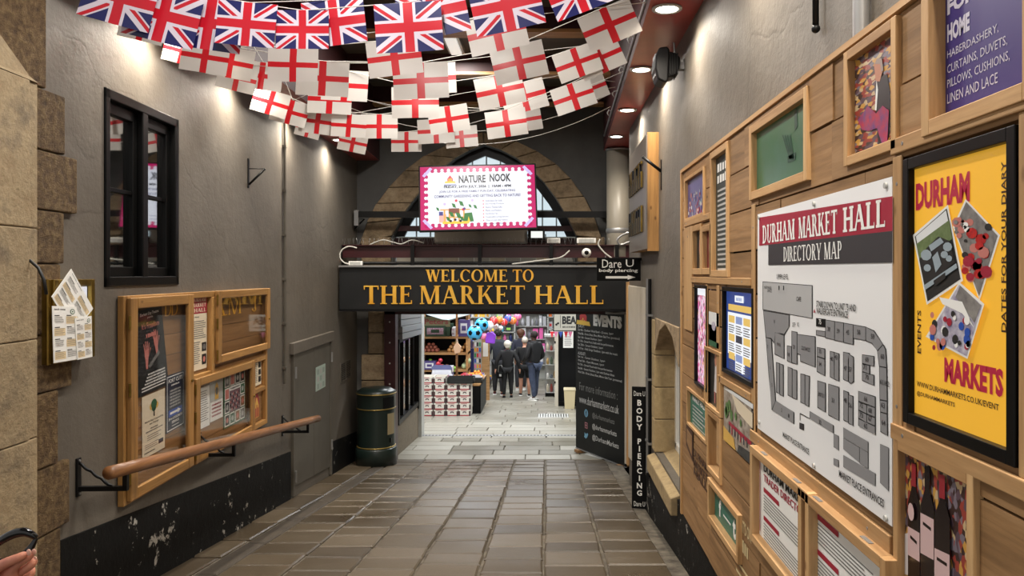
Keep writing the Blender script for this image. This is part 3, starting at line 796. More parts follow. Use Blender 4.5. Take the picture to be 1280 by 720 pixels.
def counsel(m):
    m.ball((.5, 0, .80), .001, GREENP)
    for a, b_, r in ((.5, .82, .13), (.40, .79, .09), (.61, .79, .09), (.5, .76, .10)): m.disc(a, b_, r, -.0002*r, YELP if r < .1 else GREENP, rz=r*.62)
    m.flat([(.48, .62), (.53, .62), (.52, .76), (.49, .76)], -.0006, INK)
    m.text('North East Counselling', .10, .545, .92, .585, 0, INK, .01); m.text('and Therapy', .30, .495, .72, .535, 0, INK, .01)
    m.words(.34, .43, .68, .452, 0, GINK, 12); m.words(.14, .39, .90, .412, 0, GINK, 26)
    m.lines(.2, .34, .85, 3, .035, .010, 0, GINK); m.lines(.1, .20, .7, 3, .032, .010, 0, GINK); m.words(.08, .06, .55, .078, 0, INK, 18)
    m.rect(.70, .12, .92, .19, 0, NAVY)
sheet('counselling_poster', 'cream counselling poster with a green tree, low in the notice board', 'poster',
      [(4.89, -1.185), (5.195, -1.175), (5.195, -.775), (4.885, -.79)], OFFW, counsel)
def lock(m):
    for a in ((.04, .02, .96, .035), (.04, .965, .96, .98), (.04, .02, .06, .98), (.94, .02, .96, .98)): m.rect(*a, 0, WHITE)
    m.text('FORT CUTS', .12, .86, .90, .93, 0, WHITE, .02); m.words(.28, .80, .72, .828, 0, WHITE, 8)
    for i in range(6): m.words(.2, .70-.055*i, .8, .735-.055*i, 0, LGREY, 9)
    m.rect(.12, .26, .88, .38, -.0004, BLUEP); m.prism([(.2, .30), (.2, .34), (.62, .34), (.62, .365), (.80, .32), (.62, .275), (.62, .30)], -.001, -.0006, WHITE)
    m.text('24 hr LOCKSMITH', .12, .20, .88, .245, 0, WHITE, .02); m.text('SERVICE', .30, .13, .70, .175, 0, WHITE, .02); m.rect(.3, .08, .7, .09, 0, WHITE)
sheet('locksmith_poster', 'navy shop poster with a blue arrow panel, behind the tall glass door', 'poster',
      [(5.215, -1.09), (5.49, -1.075), (5.49, -.69), (5.215, -.70)], NAVY, lock)
def history(m):
    m.rect(.0, .76, 1, .985, 0, RED); 
    for i, s_ in enumerate(('DURHAM', 'MARKET', 'HALL')): m.glyphs(serif(s_, .2, .1, .09, .06), .12+.12*(i == 2), .92-.07*i, .94, .97-.07*i, -.0004, OFFW)
    m.text('Our History', .12, .70, .55, .725, 0, INK, .02)
    m.lines(.08, .66, .95, 9, .028, .010, 0, GINK); m.lines(.08, .38, .62, 11, .028, .010, 0, GINK)
    m.rect(.70, .24, .96, .36, 0, INK); m.rect(.70, .06, .96, .20, 0, INK); m.disc(.83, .30, .08, -.0004, GINK, rz=.04); m.disc(.83, .13, .07, -.0004, SKIN_P, rz=.04)
sheet('history_poster', 'tall cream poster headed with a dark red block, between the notice board doors', 'poster',
      [(5.58, -.72), (5.885, -.72), (5.885, -.165), (5.58, -.165)], OFFW, history)
sheet('typed_notice', 'plain white typed notice at the left of the lower notice board door', 'notice',
      [(5.70, -1.17), (5.94, -1.17), (5.94, -.86), (5.70, -.86)], WHITE, lambda m: (m.lines(.1, .9, .9, 14, .055, .018, 0, GINK)))
def flyer(m):
    m.rect(0, .48, 1, 1, 0, LGREY); m.flat([(.35, .52), (.65, .52), (.62, .85), (.5, .95), (.38, .85)], -.0004, YELP); m.disc(.5, .72, .10, -.0008, GINK)
    for i in range(4): m.words(.12, .38-.09*i, .88, .425-.09*i, 0, RED, 12)
sheet('tour_flyer', 'white flyer with red text and a pale picture, beside the green bordered collage', 'flyer',
      [(5.95, -1.155), (6.20, -1.155), (6.20, -.84), (5.95, -.84)], WHITE, flyer)
def collage(m):
    cols_ = [INK, GINK, SKIN_P, GREENP, LGREY, BLACKP, PINED, GINK]
    for i in range(4):
        for j in range(4):
            if 0 < i < 3 and 0 < j < 3: continue
            m.rect(.04+.24*i, .03+.24*j, .25+.24*i, .25+.24*j, 0, WHITE); m.rect(.06+.24*i, .05+.24*j, .23+.24*i, .23+.24*j, -.0004, cols_[(3*i+5*j) % 8])
            m.disc(.145+.24*i, .14+.24*j, .05, -.0008, LGREY if (i+j) % 2 else SKIN_P)
    m.rect(.26, .26, .75, .74, 0, mat('poster_mauve_print', S(120, 90, 100), 0.5)); m.rect(.26, .66, .75, .74, -.0004, WHITE); m.words(.30, .68, .72, .715, -.0008, INK, 10)
    for i in range(7):
        for j in range(5): m.disc(.30+.065*i, .31+.07*j, .022, -.0006, (LGREY, INK, SKIN_P)[(i*2+j) % 3])
sheet('photo_collage', 'green bordered collage of old photographs behind the lower glass door', 'picture',
      [(6.22, -1.265), (6.70, -1.265), (6.70, -.82), (6.22, -.82)], GREENP, collage)
def small(m):
    m.lines(.08, .92, .62, 12, .07, .03, 0, GINK)
    for i in range(3): m.rect(.70, .12+.28*i, .95, .34+.28*i, 0, INK)
sheet('photo_leaflet', 'narrow cream leaflet with three small photographs, right column of the notice board', 'leaflet',
      [(6.86, -1.02), (7.11, -1.02), (7.11, -.79), (6.86, -.79)], OFFW, small)
def emblem(m):
    m.flat([(.2, .1), (.8, .1), (.8, .55), (.72, .75), (.5, .92), (.28, .75), (.2, .55)], 0, RED); m.flat([(.27, .1), (.73, .1), (.73, .5), (.5, .78), (.27, .5)], -.0004, YELP)
    for a in (.33, .46, .58): m.rect(a, .12, a+.09, .42+.1*(a == .46), -.0008, RED)
sheet('emblem_card', 'wooden card with a red arched market emblem, lowest in the right column', 'card',
      [(6.88, -1.34), (7.10, -1.34), (7.10, -1.06), (6.88, -1.06)], PINED, emblem)
sheet('green_leaflet', 'small dark green leaflet in the corner of the upper right glass door', 'leaflet',
      [(6.06, -.62), (6.16, -.62), (6.16, -.50), (6.06, -.50)], GREENP, lambda m: m.lines(.1, .9, .9, 4, .2, .06, 0, LGREY))

# ------------------------------------------------------------------ handrail
def handrail():
    y0, y1 = 4.03, 8.16
    zr = lambda Y: -1.047-0.119*(Y-4.02)
    t = lth('handrail', 'sloping round wooden handrail on black brackets along the left wall', 'handrail', y0, zr(y0))
    m = MB(); L = y1-y0; n = 14
    m.tube([(L*i/n, -0.26, zr(y0+L*i/n)-zr(y0)) for i in range(n+1)], 0.036, RAILW, 16); m.build('rail', t)
    for yb in (4.20, 5.78, 7.78):
        x = yb-y0; z = zr(yb)-zr(y0)
        m = MB(); m.box(x-0.02, x+0.02, -0.012, 0.0, z-0.15, z+0.06, BLACKM); b_ = m.build('bracket', t, bevel=0.003)
        m = MB(); m.box(x-0.012, x+0.012, -0.27, -0.01, z-0.12, z-0.095, BLACKM); m.box(x-0.012, x+0.012, -0.272, -0.248, z-0.12, z-0.03, BLACKM); m.build('arm', b_)
        m = MB(); pts = []
        for i in range(25):
            u = i/24; a = u*22; pts.append((x+0.003*math.cos(a), -0.012-0.19*u, z+0.03-0.14*u+0.003*math.sin(a)))
        m.tube(pts, 0.008, BLACKM, 6); m.build('twisted_brace', b_)
        for zz in (z-0.135, z+0.045):
            m = MB(); m.cyl((x, -0.012, zz), (x, -0.017, zz), 0.007, GREYP, n=8); m.build('screw', b_)
handrail()

# ------------------------------------------------------------------ brass menu case with papers taped over it
def menucase():
    y0, y1, zb, zt = 3.87, 4.24, -0.458, -0.03
    t = lth('menu_case', 'brass framed lit menu case on the stone pier edge', 'menu case', y0, zb)
    W_, H = y1-y0, zt-zb
    m = MB(); m.box(0, W_, -0.05, 0, 0, H, BRASS); m.build('case', t, bevel=0.004)
    m = MB(); m.box(0.04, W_-0.04, -0.052, -0.050, 0.04, H-0.04, lit('lit_menu_page', (0.92, 0.92, 0.98, 1), 0.7)); m.build('lit_page', t)
    m = MB(); frame_boxes(m, 0, W_, 0, H, 0.035, -0.075, -0.05, BRASS, BRASS); d = m.build('door', t, bevel=0.005)
    m = MB(); m.box(0.035, W_-0.035, -0.064, -0.061, 0.035, H-0.035, GLASS); m.build('glass_pane', d)
    m = MB(); m.box(-0.03, 0.0, -0.06, 0.0, 0.0, H, BRASS); m.cyl((-0.033, -0.06, 0), (-0.033, -0.06, H), 0.008, BRASS, n=8); m.build('hinge_rail', t, bevel=0.003)
menucase()
def menu_print(m, logo=(.8, .9)):
    m.text('lunch menu', .08, .93, .5, .96, 0, INK, .02)
    m.disc(logo[0], logo[1], .10, 0, GREENP, rz=.05); m.disc(logo[0], logo[1], .07, -.0003, WHITE, rz=.035); m.disc(logo[0], logo[1], .03, -.0006, GREENP, rz=.016)
    for c in (0, 1):
        for r in range(4):
            z = .84-.21*r; x = .07+.48*c
            m.rect(x, z-.015, x+.2, z, 0, INK); m.lines(x, z-.03, x+.40, 5, .024, .007, -.0003, GINK)
            if (r+c) % 2: m.rect(x-.02, z-.16, x+.42, z-.025, 0, mat_band)
mat_band = mat('menu_tan_band', S(222, 200, 160), 0.6)
def lq(pts, off): return [LW(px, py, off) for px, py in pts]
sheet('menu_sheet', 'tilted white menu sheet taped high over the brass case', 'menu sheet', lq([(65, 371), (92, 417), (117, 386), (89.6, 336)], 0.085), WHITE, lambda m: menu_print(m, (.85, .12)), 'menu sheets', yy=-0.079)
sheet('menu_sheet', 'white menu sheet at the lower left of the brass case', 'menu sheet', lq([(67.7, 454), (98, 449), (96.5, 383), (65.6, 382.5)], 0.09), WHITE, menu_print, 'menu sheets', yy=-0.084)
sheet('menu_sheet', 'narrow white menu sheet at the lower right of the brass case', 'menu sheet', lq([(97, 450), (115.6, 446), (114.6, 395), (93.7, 398)], 0.094), WHITE, menu_print, 'menu sheets', yy=-0.089)

# cable on the pier
m = MB(); pts = [PX(px, py, 3.68) for px, py in ((-10, 324), (10, 322), (26, 323), (38, 326), (48, 335), (55, 350), (58, 368))]
t = tag(m.tube(pts, 0.008, CABLEB).build('black_cable', None, (0, 0, CZ)), 'black cable looping across the stone pier to the menu case', 'cable')

# conduit, brackets, vent
def conduit():
    t = lth('conduit_pipe', 'thin grey conduit pipe running down the left wall', 'pipe', 7.80, -1.12)
    m = MB(); m.cyl((0, -0.022, 0), (0, -0.022, 2.77), 0.014, GREYD, n=12); m.build('pipe', t)
    for z in (0.15, 0.6, 1.05, 1.5, 1.95, 2.4):
        m = MB(); m.box(-0.025, 0.025, -0.04, 0, z, z+0.025, GREYD); m.build('clip', t)
conduit()
def hook(name, label, Y, z):
    t = lth(name, label, 'bracket', Y, z)
    m = MB(); m.box(-0.012, 0.012, -0.01, 0, 0, 0.26, BLACKM); m.build('wall_plate', t)
    m = MB(); m.tube([(0, -0.01, 0.03), (0, -0.15, 0.17)], 0.010, BLACKM); m.tube([(0, -0.01, 0.17), (0, -0.15, 0.17)], 0.004, BLACKM); m.build('arm', t)
hook('wall_bracket', 'small black hanging bracket high on the left wall past the window', 6.81, 0.76)
hook('wall_bracket', 'small grey bracket under the black bar in the left corner', 11.1, 0.62)
t = lth('wall_vent', 'weathered grey louvred vent low on the left wall beside the bin', 'vent', 10.25, -1.47)
m = MB(); frame_boxes(m, 0, 0.62, 0, 0.27, 0.02, -0.012, 0.0, GREYD, GREYD); m.box(0.30, 0.33, -0.012, 0, 0.02, 0.25, GREYD); m.build('vent_frame', t)
m = MB()
for i in range(9): m.box(0.02, 0.60, -0.010, 0, 0.025+i*0.025, 0.036+i*0.025, GREYD)
m.box(0.02, 0.60, -0.002, 0, 0.02, 0.25, DARK); m.build('louvres', t)

# ------------------------------------------------------------------ litter bin
def litter_bin():
    X, Y = -2.40, 10.78
    BG = mat('bin_dark_green', S(30, 42, 38), 0.32, col2=S(24, 34, 31), scale=3)
    BGOLD = mat('bin_gold_band', S(150, 128, 70), 0.35, 0.6)
    t = TH('litter_bin', 'round dark green litter bin with gold bands in the left corner', 'bin', (X, Y, fl(Y)))
    m = MB(); m.lathe([(0, 0), (0.285, 0), (0.285, 0.24), (0.27, 0.26), (0, 0.26)], BG, n=32); m.build('base', t)
    m = MB(); m.lathe([(0.262, 0.25), (0.262, 0.80)], BG, n=32); m.build('body', t)
    m = MB(); m.lathe([(0.268, 0.80), (0.268, 1.0), (0.275, 1.01), (0.275, 1.03), (0.20, 1.075), (0.08, 1.095), (0, 1.098)], BG, n=32); m.build('hood', t)
    for z, r in ((0.262, 0.272), (0.795, 0.272), (1.0, 0.279)):
        m = MB(); m.lathe([(r-0.01, z), (r, z+0.003), (r, z+0.015), (r-0.01, z+0.018)], BGOLD, n=32); o = m.build('band', t); o['label'] = 'thin gold band'
    def patch(z0, z1, a0, a1, r, mm, nm):
        q = MB(); n = 8
        v = [(r*math.cos(a0+(a1-a0)*i/n), r*math.sin(a0+(a1-a0)*i/n), z) for z in (z0, z1) for i in range(n+1)]
        q.raw(v, [(i, i+1, n+2+i, n+1+i) for i in range(n)], mm, True); return q.build(nm, t)
    patch(0.82, 0.97, math.radians(-58), math.radians(-14), 0.2705, MATTEB, 'opening')
    patch(0.45, 0.74, math.radians(-42), math.radians(-10), 0.2645, mat('bin_notice_plate', S(150, 136, 104), 0.5), 'notice_plate')
    m = MB(); m.box(0.20, 0.24, -0.15, -0.11, 0.34, 0.40, BLACK); m.build('lock', t)
litter_bin()
# ------------------------------------------------------------------ welcome sign and the gear above it
def welcome():
    Y = 10.1; x0, z0 = PX(422, 387, Y)[0], PX(422, 387, Y)[2]; x1, z1 = PX(786, 334, Y)[0], PX(786, 334, Y)[2]
    t = TH('welcome_sign', 'long black fascia sign with gold lettering over the market entrance', 'sign', (x0, Y, z0))
    W_, H = x1-x0, z1-z0
    m = MB(); m.box(0.02, W_, 0, 0.16, 0, H, BOARD); m.build('board', t, bevel=0.006)
    m = MB(); m.box(0.02, W_, -0.025, 0.17, H, H+0.025, GREYP); m.box(0.02, W_, -0.012, 0.16, -0.025, 0.0, BLACKM); m.build('edge_trim', t)
    def fit(s_, pa, pb, pya, pyb):
        a = PX(pa, pyb, Y); b_ = PX(pb, pya, Y); return a[0]-x0, a[2]-z0, b_[0]-x0, b_[2]-z0
    m = MB()
    def line(words_, spans, ya, yb):
        for s_, (pa, pb) in zip(words_, spans): a = fit(s_, pa, pb, ya, yb); m.glyphs(serif(s_), a[0], a[1], a[2], a[3], -0.012, GOLD, depth=0.012)
    line(('WELCOME', 'TO'), ((532, 634), (641, 667)), 337, 352)
    line(('THE', 'MARKET', 'HALL'), ((455, 515), (525, 656), (668, 754)), 357, 380)
    o = m.build('lettering', t); o['label'] = 'raised gold serif letters'
welcome()
def beam():
    Y = 10.35; a = PX(424, 322, Y); b_ = PX(792, 306, Y)
    t = TH('steel_beam', 'dark maroon steel beam above the welcome sign', 'beam', (a[0], Y, a[2]))
    W_, H = b_[0]-a[0], b_[2]-a[2]
    m = MB(); m.box(0, W_, 0.05, 0.065, 0, H, MAROON); m.box(0, W_, 0.0, 0.13, 0, 0.012, MAROON); m.box(0, W_, 0.0, 0.13, H-0.012, H, MAROON); m.build('girder', t)
    m = MB(); m.cyl((0, 0.0, -0.075), (W_, 0.0, -0.075), 0.022, BLACKM); m.build('conduit', t)
    for px in (426, 516, 600, 689, 771):
        x = (px-CX)/F*Y-a[0]; m = MB(); m.box(x-0.025, x+0.025, -0.03, 0.0, -0.14, H, BLACKM); m.build('hanger_strap', t)
    r = random.Random(3); m = MB(); m2 = MB()
    for i in range(58):
        x = 0.05+i*(W_-0.1)/58; m.tube([(x, 0.06, H), (x+r.uniform(-.03, .03), 0.03, H+0.09)], 0.0016, GREYP, 4); m.tube([(x, 0.06, H), (x+r.uniform(-.03, .03), 0.10, H+0.09)], 0.0016, GREYP, 4)
    m.build('bird_spikes', t)
beam()
m = MB(); a = PX(441, 268, 10.95)
t = TH('support_bar', 'long flat black bar across the arch behind the screen', 'bar', (a[0], 10.95, a[2]))
m.box(0.03, 3.62, 0, 0.03, -0.045, 0.045, BLACKM); m.build('bar', t)
m = MB(); m.box(0.02, 0.08, -0.01, 0.05, -0.16, 0.06, GREYP); m.build('end_bracket', t)
m = MB(); m.box(3.55, 3.62, 0.03, 0.3, -0.03, 0.03, BLACKM); m.build('end_bracket', t)

def screen():
    Y = 10.05; W_, H = 1.50, 0.845
    c = PX(597.5, 246.5, Y)
    t = TH('display_screen', 'bright magenta bordered display screen hanging in front of the arch', 'screen', (c[0], Y, c[2]))
    t.rotation_euler = (math.radians(-9), math.radians(-1.6), math.radians(2.5))
    m = MB(); m.box(-W_/2-.02, W_/2+.02, 0, 0.06, -H/2-.02, H/2+.02, BLACKM); m.build('housing', t, bevel=0.006)
    MG = lit('screen_magenta', S(196, 12, 100), 0.75); WH = lit('screen_white', (0.86, 0.89, 1.0, 1), 0.72); IK = lit('screen_black', S(14, 14, 26), 0.2); PU = lit('screen_purple_grey', S(96, 94, 140), 0.5)
    LI = lit('screen_lilac', S(196, 176, 230), 0.9); GR = lit('screen_green', S(34, 110, 40), 0.9); OR = lit('screen_orange', S(226, 160, 80), 0.9); BR = lit('screen_brown', S(120, 60, 40), 0.9); RD = lit('screen_red', S(200, 40, 60), 0.9); YE = lit('screen_yellow', S(230, 190, 60), 0.9); PK = lit('screen_pink', S(230, 170, 160), 0.9); BL = lit('screen_blue', S(60, 60, 130), 0.9)
    m = MB(); y = -0.002
    m.rect(-W_/2, -H/2, W_/2, H/2, y, MG)
    bx, bz = W_/2-0.075, H/2-0.055
    m.rect(-bx, -bz, bx, bz, y-.001, WH)
    n = 16; st = 2*bx/n
    for i in range(n+1):
        for s_ in (-1, 1): m.disc(-bx+st*i, s_*bz, 0.028, y-.002, MG, 12)
    n2 = 9
    for j in range(n2+1):
        for s_ in (-1, 1): m.disc(s_*bx, -bz+2*bz*j/n2, 0.028, y-.002, MG, 12)
    for i in range(n):
        for s_ in (-1, 1): m.disc(-bx+st*(i+.5), s_*(bz+.004), 0.022, y-.0025, WH, 10)
    for j in range(n2):
        for s_ in (-1, 1): m.disc(s_*(bx+.004), -bz+2*bz*(j+.5)/n2, 0.022, y-.0025, WH, 10)
    for sx in (-1, 1):
        for sz in (-1, 1):
            cx, cz = sx*(bx-0.01), sz*(bz-0.02); d = 0.075
            m.flat([(cx-d*sx*1.0, cz+.045*sz), (cx-.045*sx, cz+d*sz*.9), (cx+d*sx*.8, cz-.045*sz), (cx+.03*sx, cz-d*sz*.9)], y-.003, LI)
    # u,v in the picture (0..1 from the top left)
    def U(u, v): return (-W_/2+W_*u, H/2-H*v)
    def T(s_, u0, u1, v0, v1, mm, b_=0.0): a = U(u0, v1); c_ = U(u1, v0); m.text(s_, a[0], a[1], c_[0], c_[1], y-.003, mm, b_)
    T('NATURE', .335, .57, .145, .27, IK, .035); T('NOOK', .605, .79, .13, .26, IK, .035)
    T('FRIDAY, 24TH JULY, 2026  |  10AM - 4PM', .205, .79, .305, .36, IK, .04)
    T('JOIN US FOR A FREE FAMILY FUN DAY, CELEBRATING', .165, .825, .385, .43, PU, .02); T('COMMUNITY GARDENING AND GETTING BACK TO NATURE!', .12, .87, .455, .50, PU, .02)
    # market emblem
    a = U(.26, .23); m.flat([(a[0]-.035, a[1]-.02), (a[0]+.035, a[1]-.02), (a[0]+.035, a[1]+.03), (a[0], a[1]+.075), (a[0]-.035, a[1]+.03)], y-.003, RD)
    m.flat([(a[0]-.075, a[1]-.03), (a[0]+.075, a[1]-.03), (a[0]+.06, a[1]-.005), (a[0]-.06, a[1]-.005)], y-.004, YE); m.rect(a[0]-.02, a[1]-.005, a[0]-.006, a[1]+.03, y-.004, YE); m.rect(a[0]+.004, a[1]-.005, a[0]+.02, a[1]+.035, y-.004, YE)
    m.rect(a[0]-.08, a[1]-.06, a[0]+.08, a[1]-.05, y-.003, BL)
    for i, s_ in enumerate(('Activities for kids', 'Eco Friendly Products', 'Nature Themed Gifts', 'Plants and Flowers', 'Gardening Tips', 'Sustainable Living Stories', 'Ways to Look after Nature', 'Family Day Out Ideas')):
        v = .545+.052*i; a = U(.545, v+.015); m.disc(a[0], a[1], .008, y-.003, RD, 8); T(s_, .565, .565+.0075*len(s_), v, v+.03, PU)
    # the little garden
    def R(u0, v0, u1, v1, mm, k=0): a = U(u0, v1); b_ = U(u1, v0); m.rect(a[0], a[1], b_[0], b_[1], y-.003-.0006*k, mm)
    R(.16, .76, .225, .89, PK); R(.16, .72, .195, .78, BL, 1)
    for i in range(5): R(.20+.042*i, .70, .215+.042*i, .88, OR, 1)
    R(.17, .68, .43, .70, OR, 2); R(.20, .80, .40, .82, OR, 2); R(.245, .67, .335, .75, BR, 3); T('GARDEN', .255, .325, .69, .73, OR)
    a = U(.40, .81); m.flat([U(.37, .90), U(.46, .88), U(.445, .74), U(.38, .75)], y-.0055, GR); m.flat([U(.405, .89), U(.43, .885), U(.415, .80)], y-.006, YE)
    for (u, v, r) in ((.355, .60, .035), (.43, .64, .022), (.475, .655, .026), (.15, .68, .022), (.29, .63, .03), (.27, .77, .035), (.33, .79, .04), (.36, .84, .03), (.24, .84, .03)):
        b_ = U(u, v); m.flat([(b_[0]-r, b_[1]+r*1.2), (b_[0]+r*.4, b_[1]+r*.8), (b_[0]+r, b_[1]-r), (b_[0]-r*.4, b_[1]-r*.6)], y-.0065, GR)
    for (u, v, mm) in ((.31, .55, RD), (.21, .60, LI), (.45, .55, LI), (.37, .69, RD), (.30, .85, IK), (.345, .87, IK), (.26, .87, IK), (.38, .68, BL)): b_ = U(u, v); m.disc(b_[0], b_[1], .018, y-.007, mm, 8)
    R(.19, .875, .42, .915, YE, 5); T('DURHAM MARKET PLACE, DH1 3NJ', .20, .41, .885, .908, BR)
    m.build('screen_picture', t)
    m = MB(); m.box(-0.15, 0.15, 0.06, 0.12, -0.12, 0.12, BLACKM); m.box(-0.03, 0.03, 0.12, 0.90, -0.03, 0.03, BLACKM); m.build('wall_mount', t)
screen()
a = PX(543, 304, 10.55); b_ = PX(659, 286, 10.55)
t = TH('metal_housing', 'plain grey metal box on the beam below the screen', 'box', a)
m = MB(); m.box(0, b_[0]-a[0], 0, 0.18, 0, b_[2]-a[2]+0.05, mat('taupe_metal', S(132, 124, 114), 0.45)); m.build('housing', t, bevel=0.006)
m = MB(); m.box(0.02, b_[0]-a[0]-0.02, -0.004, 0, 0.012, 0.02, GREYD); m.build('seam', t)
def floodlight(px, py, Y, label):
    c = PX(px, py, Y); t = TH('floodlight', label, 'floodlight', c)
    m = MB(); m.box(-0.11, 0.11, 0.0, 0.06, 0, 0.15, BLACKM); m.build('body', t, bevel=0.008)
    m = MB(); m.box(-0.08, 0.08, -0.004, 0.0, 0.03, 0.12, lit('floodlight_lens', (0.9, 0.95, 0.9, 1), 0.8)); m.build('lens', t)
    m = MB(); m.tube([(-0.12, 0.03, 0.08), (-0.12, 0.03, -0.02), (0.12, 0.03, -0.02), (0.12, 0.03, 0.08)], 0.008, BLACKM); m.build('bracket', t)
floodlight(671, 300, 10.5, 'black floodlight with pale lens right of the grey box')
for px, wd, lab in ((692, 0.09, 'white junction box nearest the floodlight'), (733, 0.13, 'larger white junction box above the dome camera')):
    c = PX(px, 304, 10.4); t = TH('junction_box', lab, 'box', c, 0, 'junction boxes on the beam'); m = MB(); m.box(-wd, wd, 0, 0.07, 0, 0.07, WHITE); m.build('box', t, bevel=0.006); m = MB(); m.box(-wd*.8, wd*.8, -0.004, 0, 0.01, 0.06, LGREY); m.build('lid', t)
c = PX(445, 332, 10.2); t = TH('junction_box', 'white junction box on the left end of the welcome sign', 'box', (c[0], 10.2, 0.11), 0, 'junction boxes on the beam')
m = MB(); m.box(-0.10, 0.08, 0, 0.06, 0, 0.055, WHITE); m.build('box', t, bevel=0.005); m = MB(); m.box(-0.08, 0.06, -0.003, 0, 0.01, 0.045, LGREY); m.build('lid', t)
def dome():
    c = PX(733, 316, 10.05); t = TH('security_camera', 'white dome security camera under the beam above the sign', 'camera', c)
    m = MB(); m.ball((0, 0, 0), 0.062, WHITE); m.build('shell', t)
    m = MB(); m.ball((0, -0.03, 0), 0.038, MATTEB); m.build('eye', t)
    m = MB(); m.cyl((0, 0.03, 0), (0, 0.315, 0.0), 0.03, WHITE); m.build('mount', t)
dome()
def cable(pts, r, label, mm=CABLE):
    # smooth the polyline
    P = [Vector(p) for p in pts]; o = []
    for i in range(len(P)-1):
        p0, p1, p2, p3 = P[max(i-1, 0)], P[i], P[i+1], P[min(i+2, len(P)-1)]
        for k in range(5):
            u = k/5; o.append(0.5*((2*p1)+(p2-p0)*u+(2*p0-5*p1+4*p2-p3)*u*u+(3*p1-p0-3*p2+p3)*u**3))
    o.append(P[-1])
    return tag(MB().tube(o, r, mm, 6).build('cable', None, (0, 0, CZ)), label, 'cable')
cable([PX(x, y, 10.22) for x, y in ((446, 310), (436, 308), (427, 313), (425, 322), (432, 329), (446, 331))], 0.009, 'white cable looped round the left end of the beam')
cable([PX(x, y, 10.45) for x, y in ((462, 306), (478, 300), (492, 303), (502, 305), (515, 300), (530, 304))], 0.008, 'white cable arching over the top of the beam on the left')
cable([PX(x, y, 10.25) for x, y in ((640, 330), (672, 326), (700, 322), (712, 313))], 0.010, 'white cable drooping under the beam right of centre')
cable([PX(x, y, 10.2) for x, y in ((750, 299), (748, 306), (756, 316), (768, 325))], 0.010, 'white cable hanging at the right end of the beam')
cable([PX(x, y, 8.9) for x, y in ((798, 290), (782, 292), (772, 299), (776, 306), (792, 300), (800, 297))], 0.012, 'grey cable looped against the round column', GREYP)

# projecting sign of the piercing studio
def dare():
    Y = 8.0; a = PX(746, 351, Y); b_ = PX(801, 322, Y); W_, H = b_[0]-a[0], b_[2]-a[2]
    t = TH('projecting_sign', 'small black projecting sign with a white arrow, right of the welcome sign', 'sign', a)
    m = MB(); m.box(0, W_, 0, 0.03, 0, H, MATTEB); m.build('panel', t, bevel=0.003)
    m = MB(); m.text('Dare', W_*.12, H*.56, W_*.56, H*.92, -.001, WHITE); m.text('U', W_*.66, H*.60, W_*.84, H*.92, -.001, WHITE)
    m.text('body piercing', W_*.05, H*.34, W_*.93, H*.52, -.001, WHITE, .02)
    m.flat([(W_*.2, H*.10), (W_*.70, H*.10), (W_*.70, H*.05), (W_*.88, H*.15), (W_*.70, H*.25), (W_*.70, H*.20), (W_*.2, H*.20)], -.001, WHITE); m.build('lettering', t)
    m = MB(); m.cyl((W_*.2, 0.015, H), (W_*.2, 0.015, H+0.02), .006, GREYP); m.box(W_-0.01, 0.985-a[0], 0.005, 0.025, H-0.03, H+0.0, BLACKM); m.build('wall_arm', t)
dare()
def boardsign():
    Y1, Y0 = 6.78, 8.12; zt, zb = 1.23, 0.22
    t = rth('panel_sign', 'grey panel sign with raised letters on a wooden box, high on the right wall', 'sign', Y0, zb, XW)
    W_, H = Y0-Y1, zt-zb
    m = MB(); m.box(W_-0.03, W_, -0.10, 0, -0.02, H+0.02, PINE_V); m.box(0, 0.03, -0.10, 0, 0, H, PINE_V); m.box(0.03, W_-0.03, -0.10, 0, 0, 0.03, PINE_H); m.box(0.03, W_-0.03, -0.10, 0, H-0.03, H, PINE_H); m.build('wooden_box', t)
    m = MB(); m.box(-0.01, W_+0.005, -0.112, -0.10, 0, H, mat('sign_panel_grey', S(104, 96, 88), 0.35)); m.build('panel', t)
    r = random.Random(2)
    for row in (0.56, 0.16):
        m = MB(); x = 0.10
        while x < W_-0.2:
            h = 0.24; m.box(x, x+0.035, -0.135, -0.118, row*H, row*H+h, BLACKM); m.box(x+0.075, x+0.105, -0.135, -0.118, row*H, row*H+h*r.choice((1, .6)), BRASS); m.box(x, x+0.10, -0.135, -0.118, row*H+h*r.choice((.45, .9)), row*H+h*r.choice((.5, 1)), BRASS); x += 0.155
        m.build('raised_letters', t)
boardsign()
t = rth('sign_bracket', 'short black rod sticking out of the wall in front of the panel sign', 'bracket', 6.62, 0.88, XW)
m = MB(); m.tube([(0, 0, 0), (-0.02, -0.16, 0.13)], 0.014, BLACKM); m.build('rod', t); m = MB(); m.box(-0.02, 0.02, -0.008, 0, -0.16, 0.10, BLACKM); m.build('wall_plate', t)
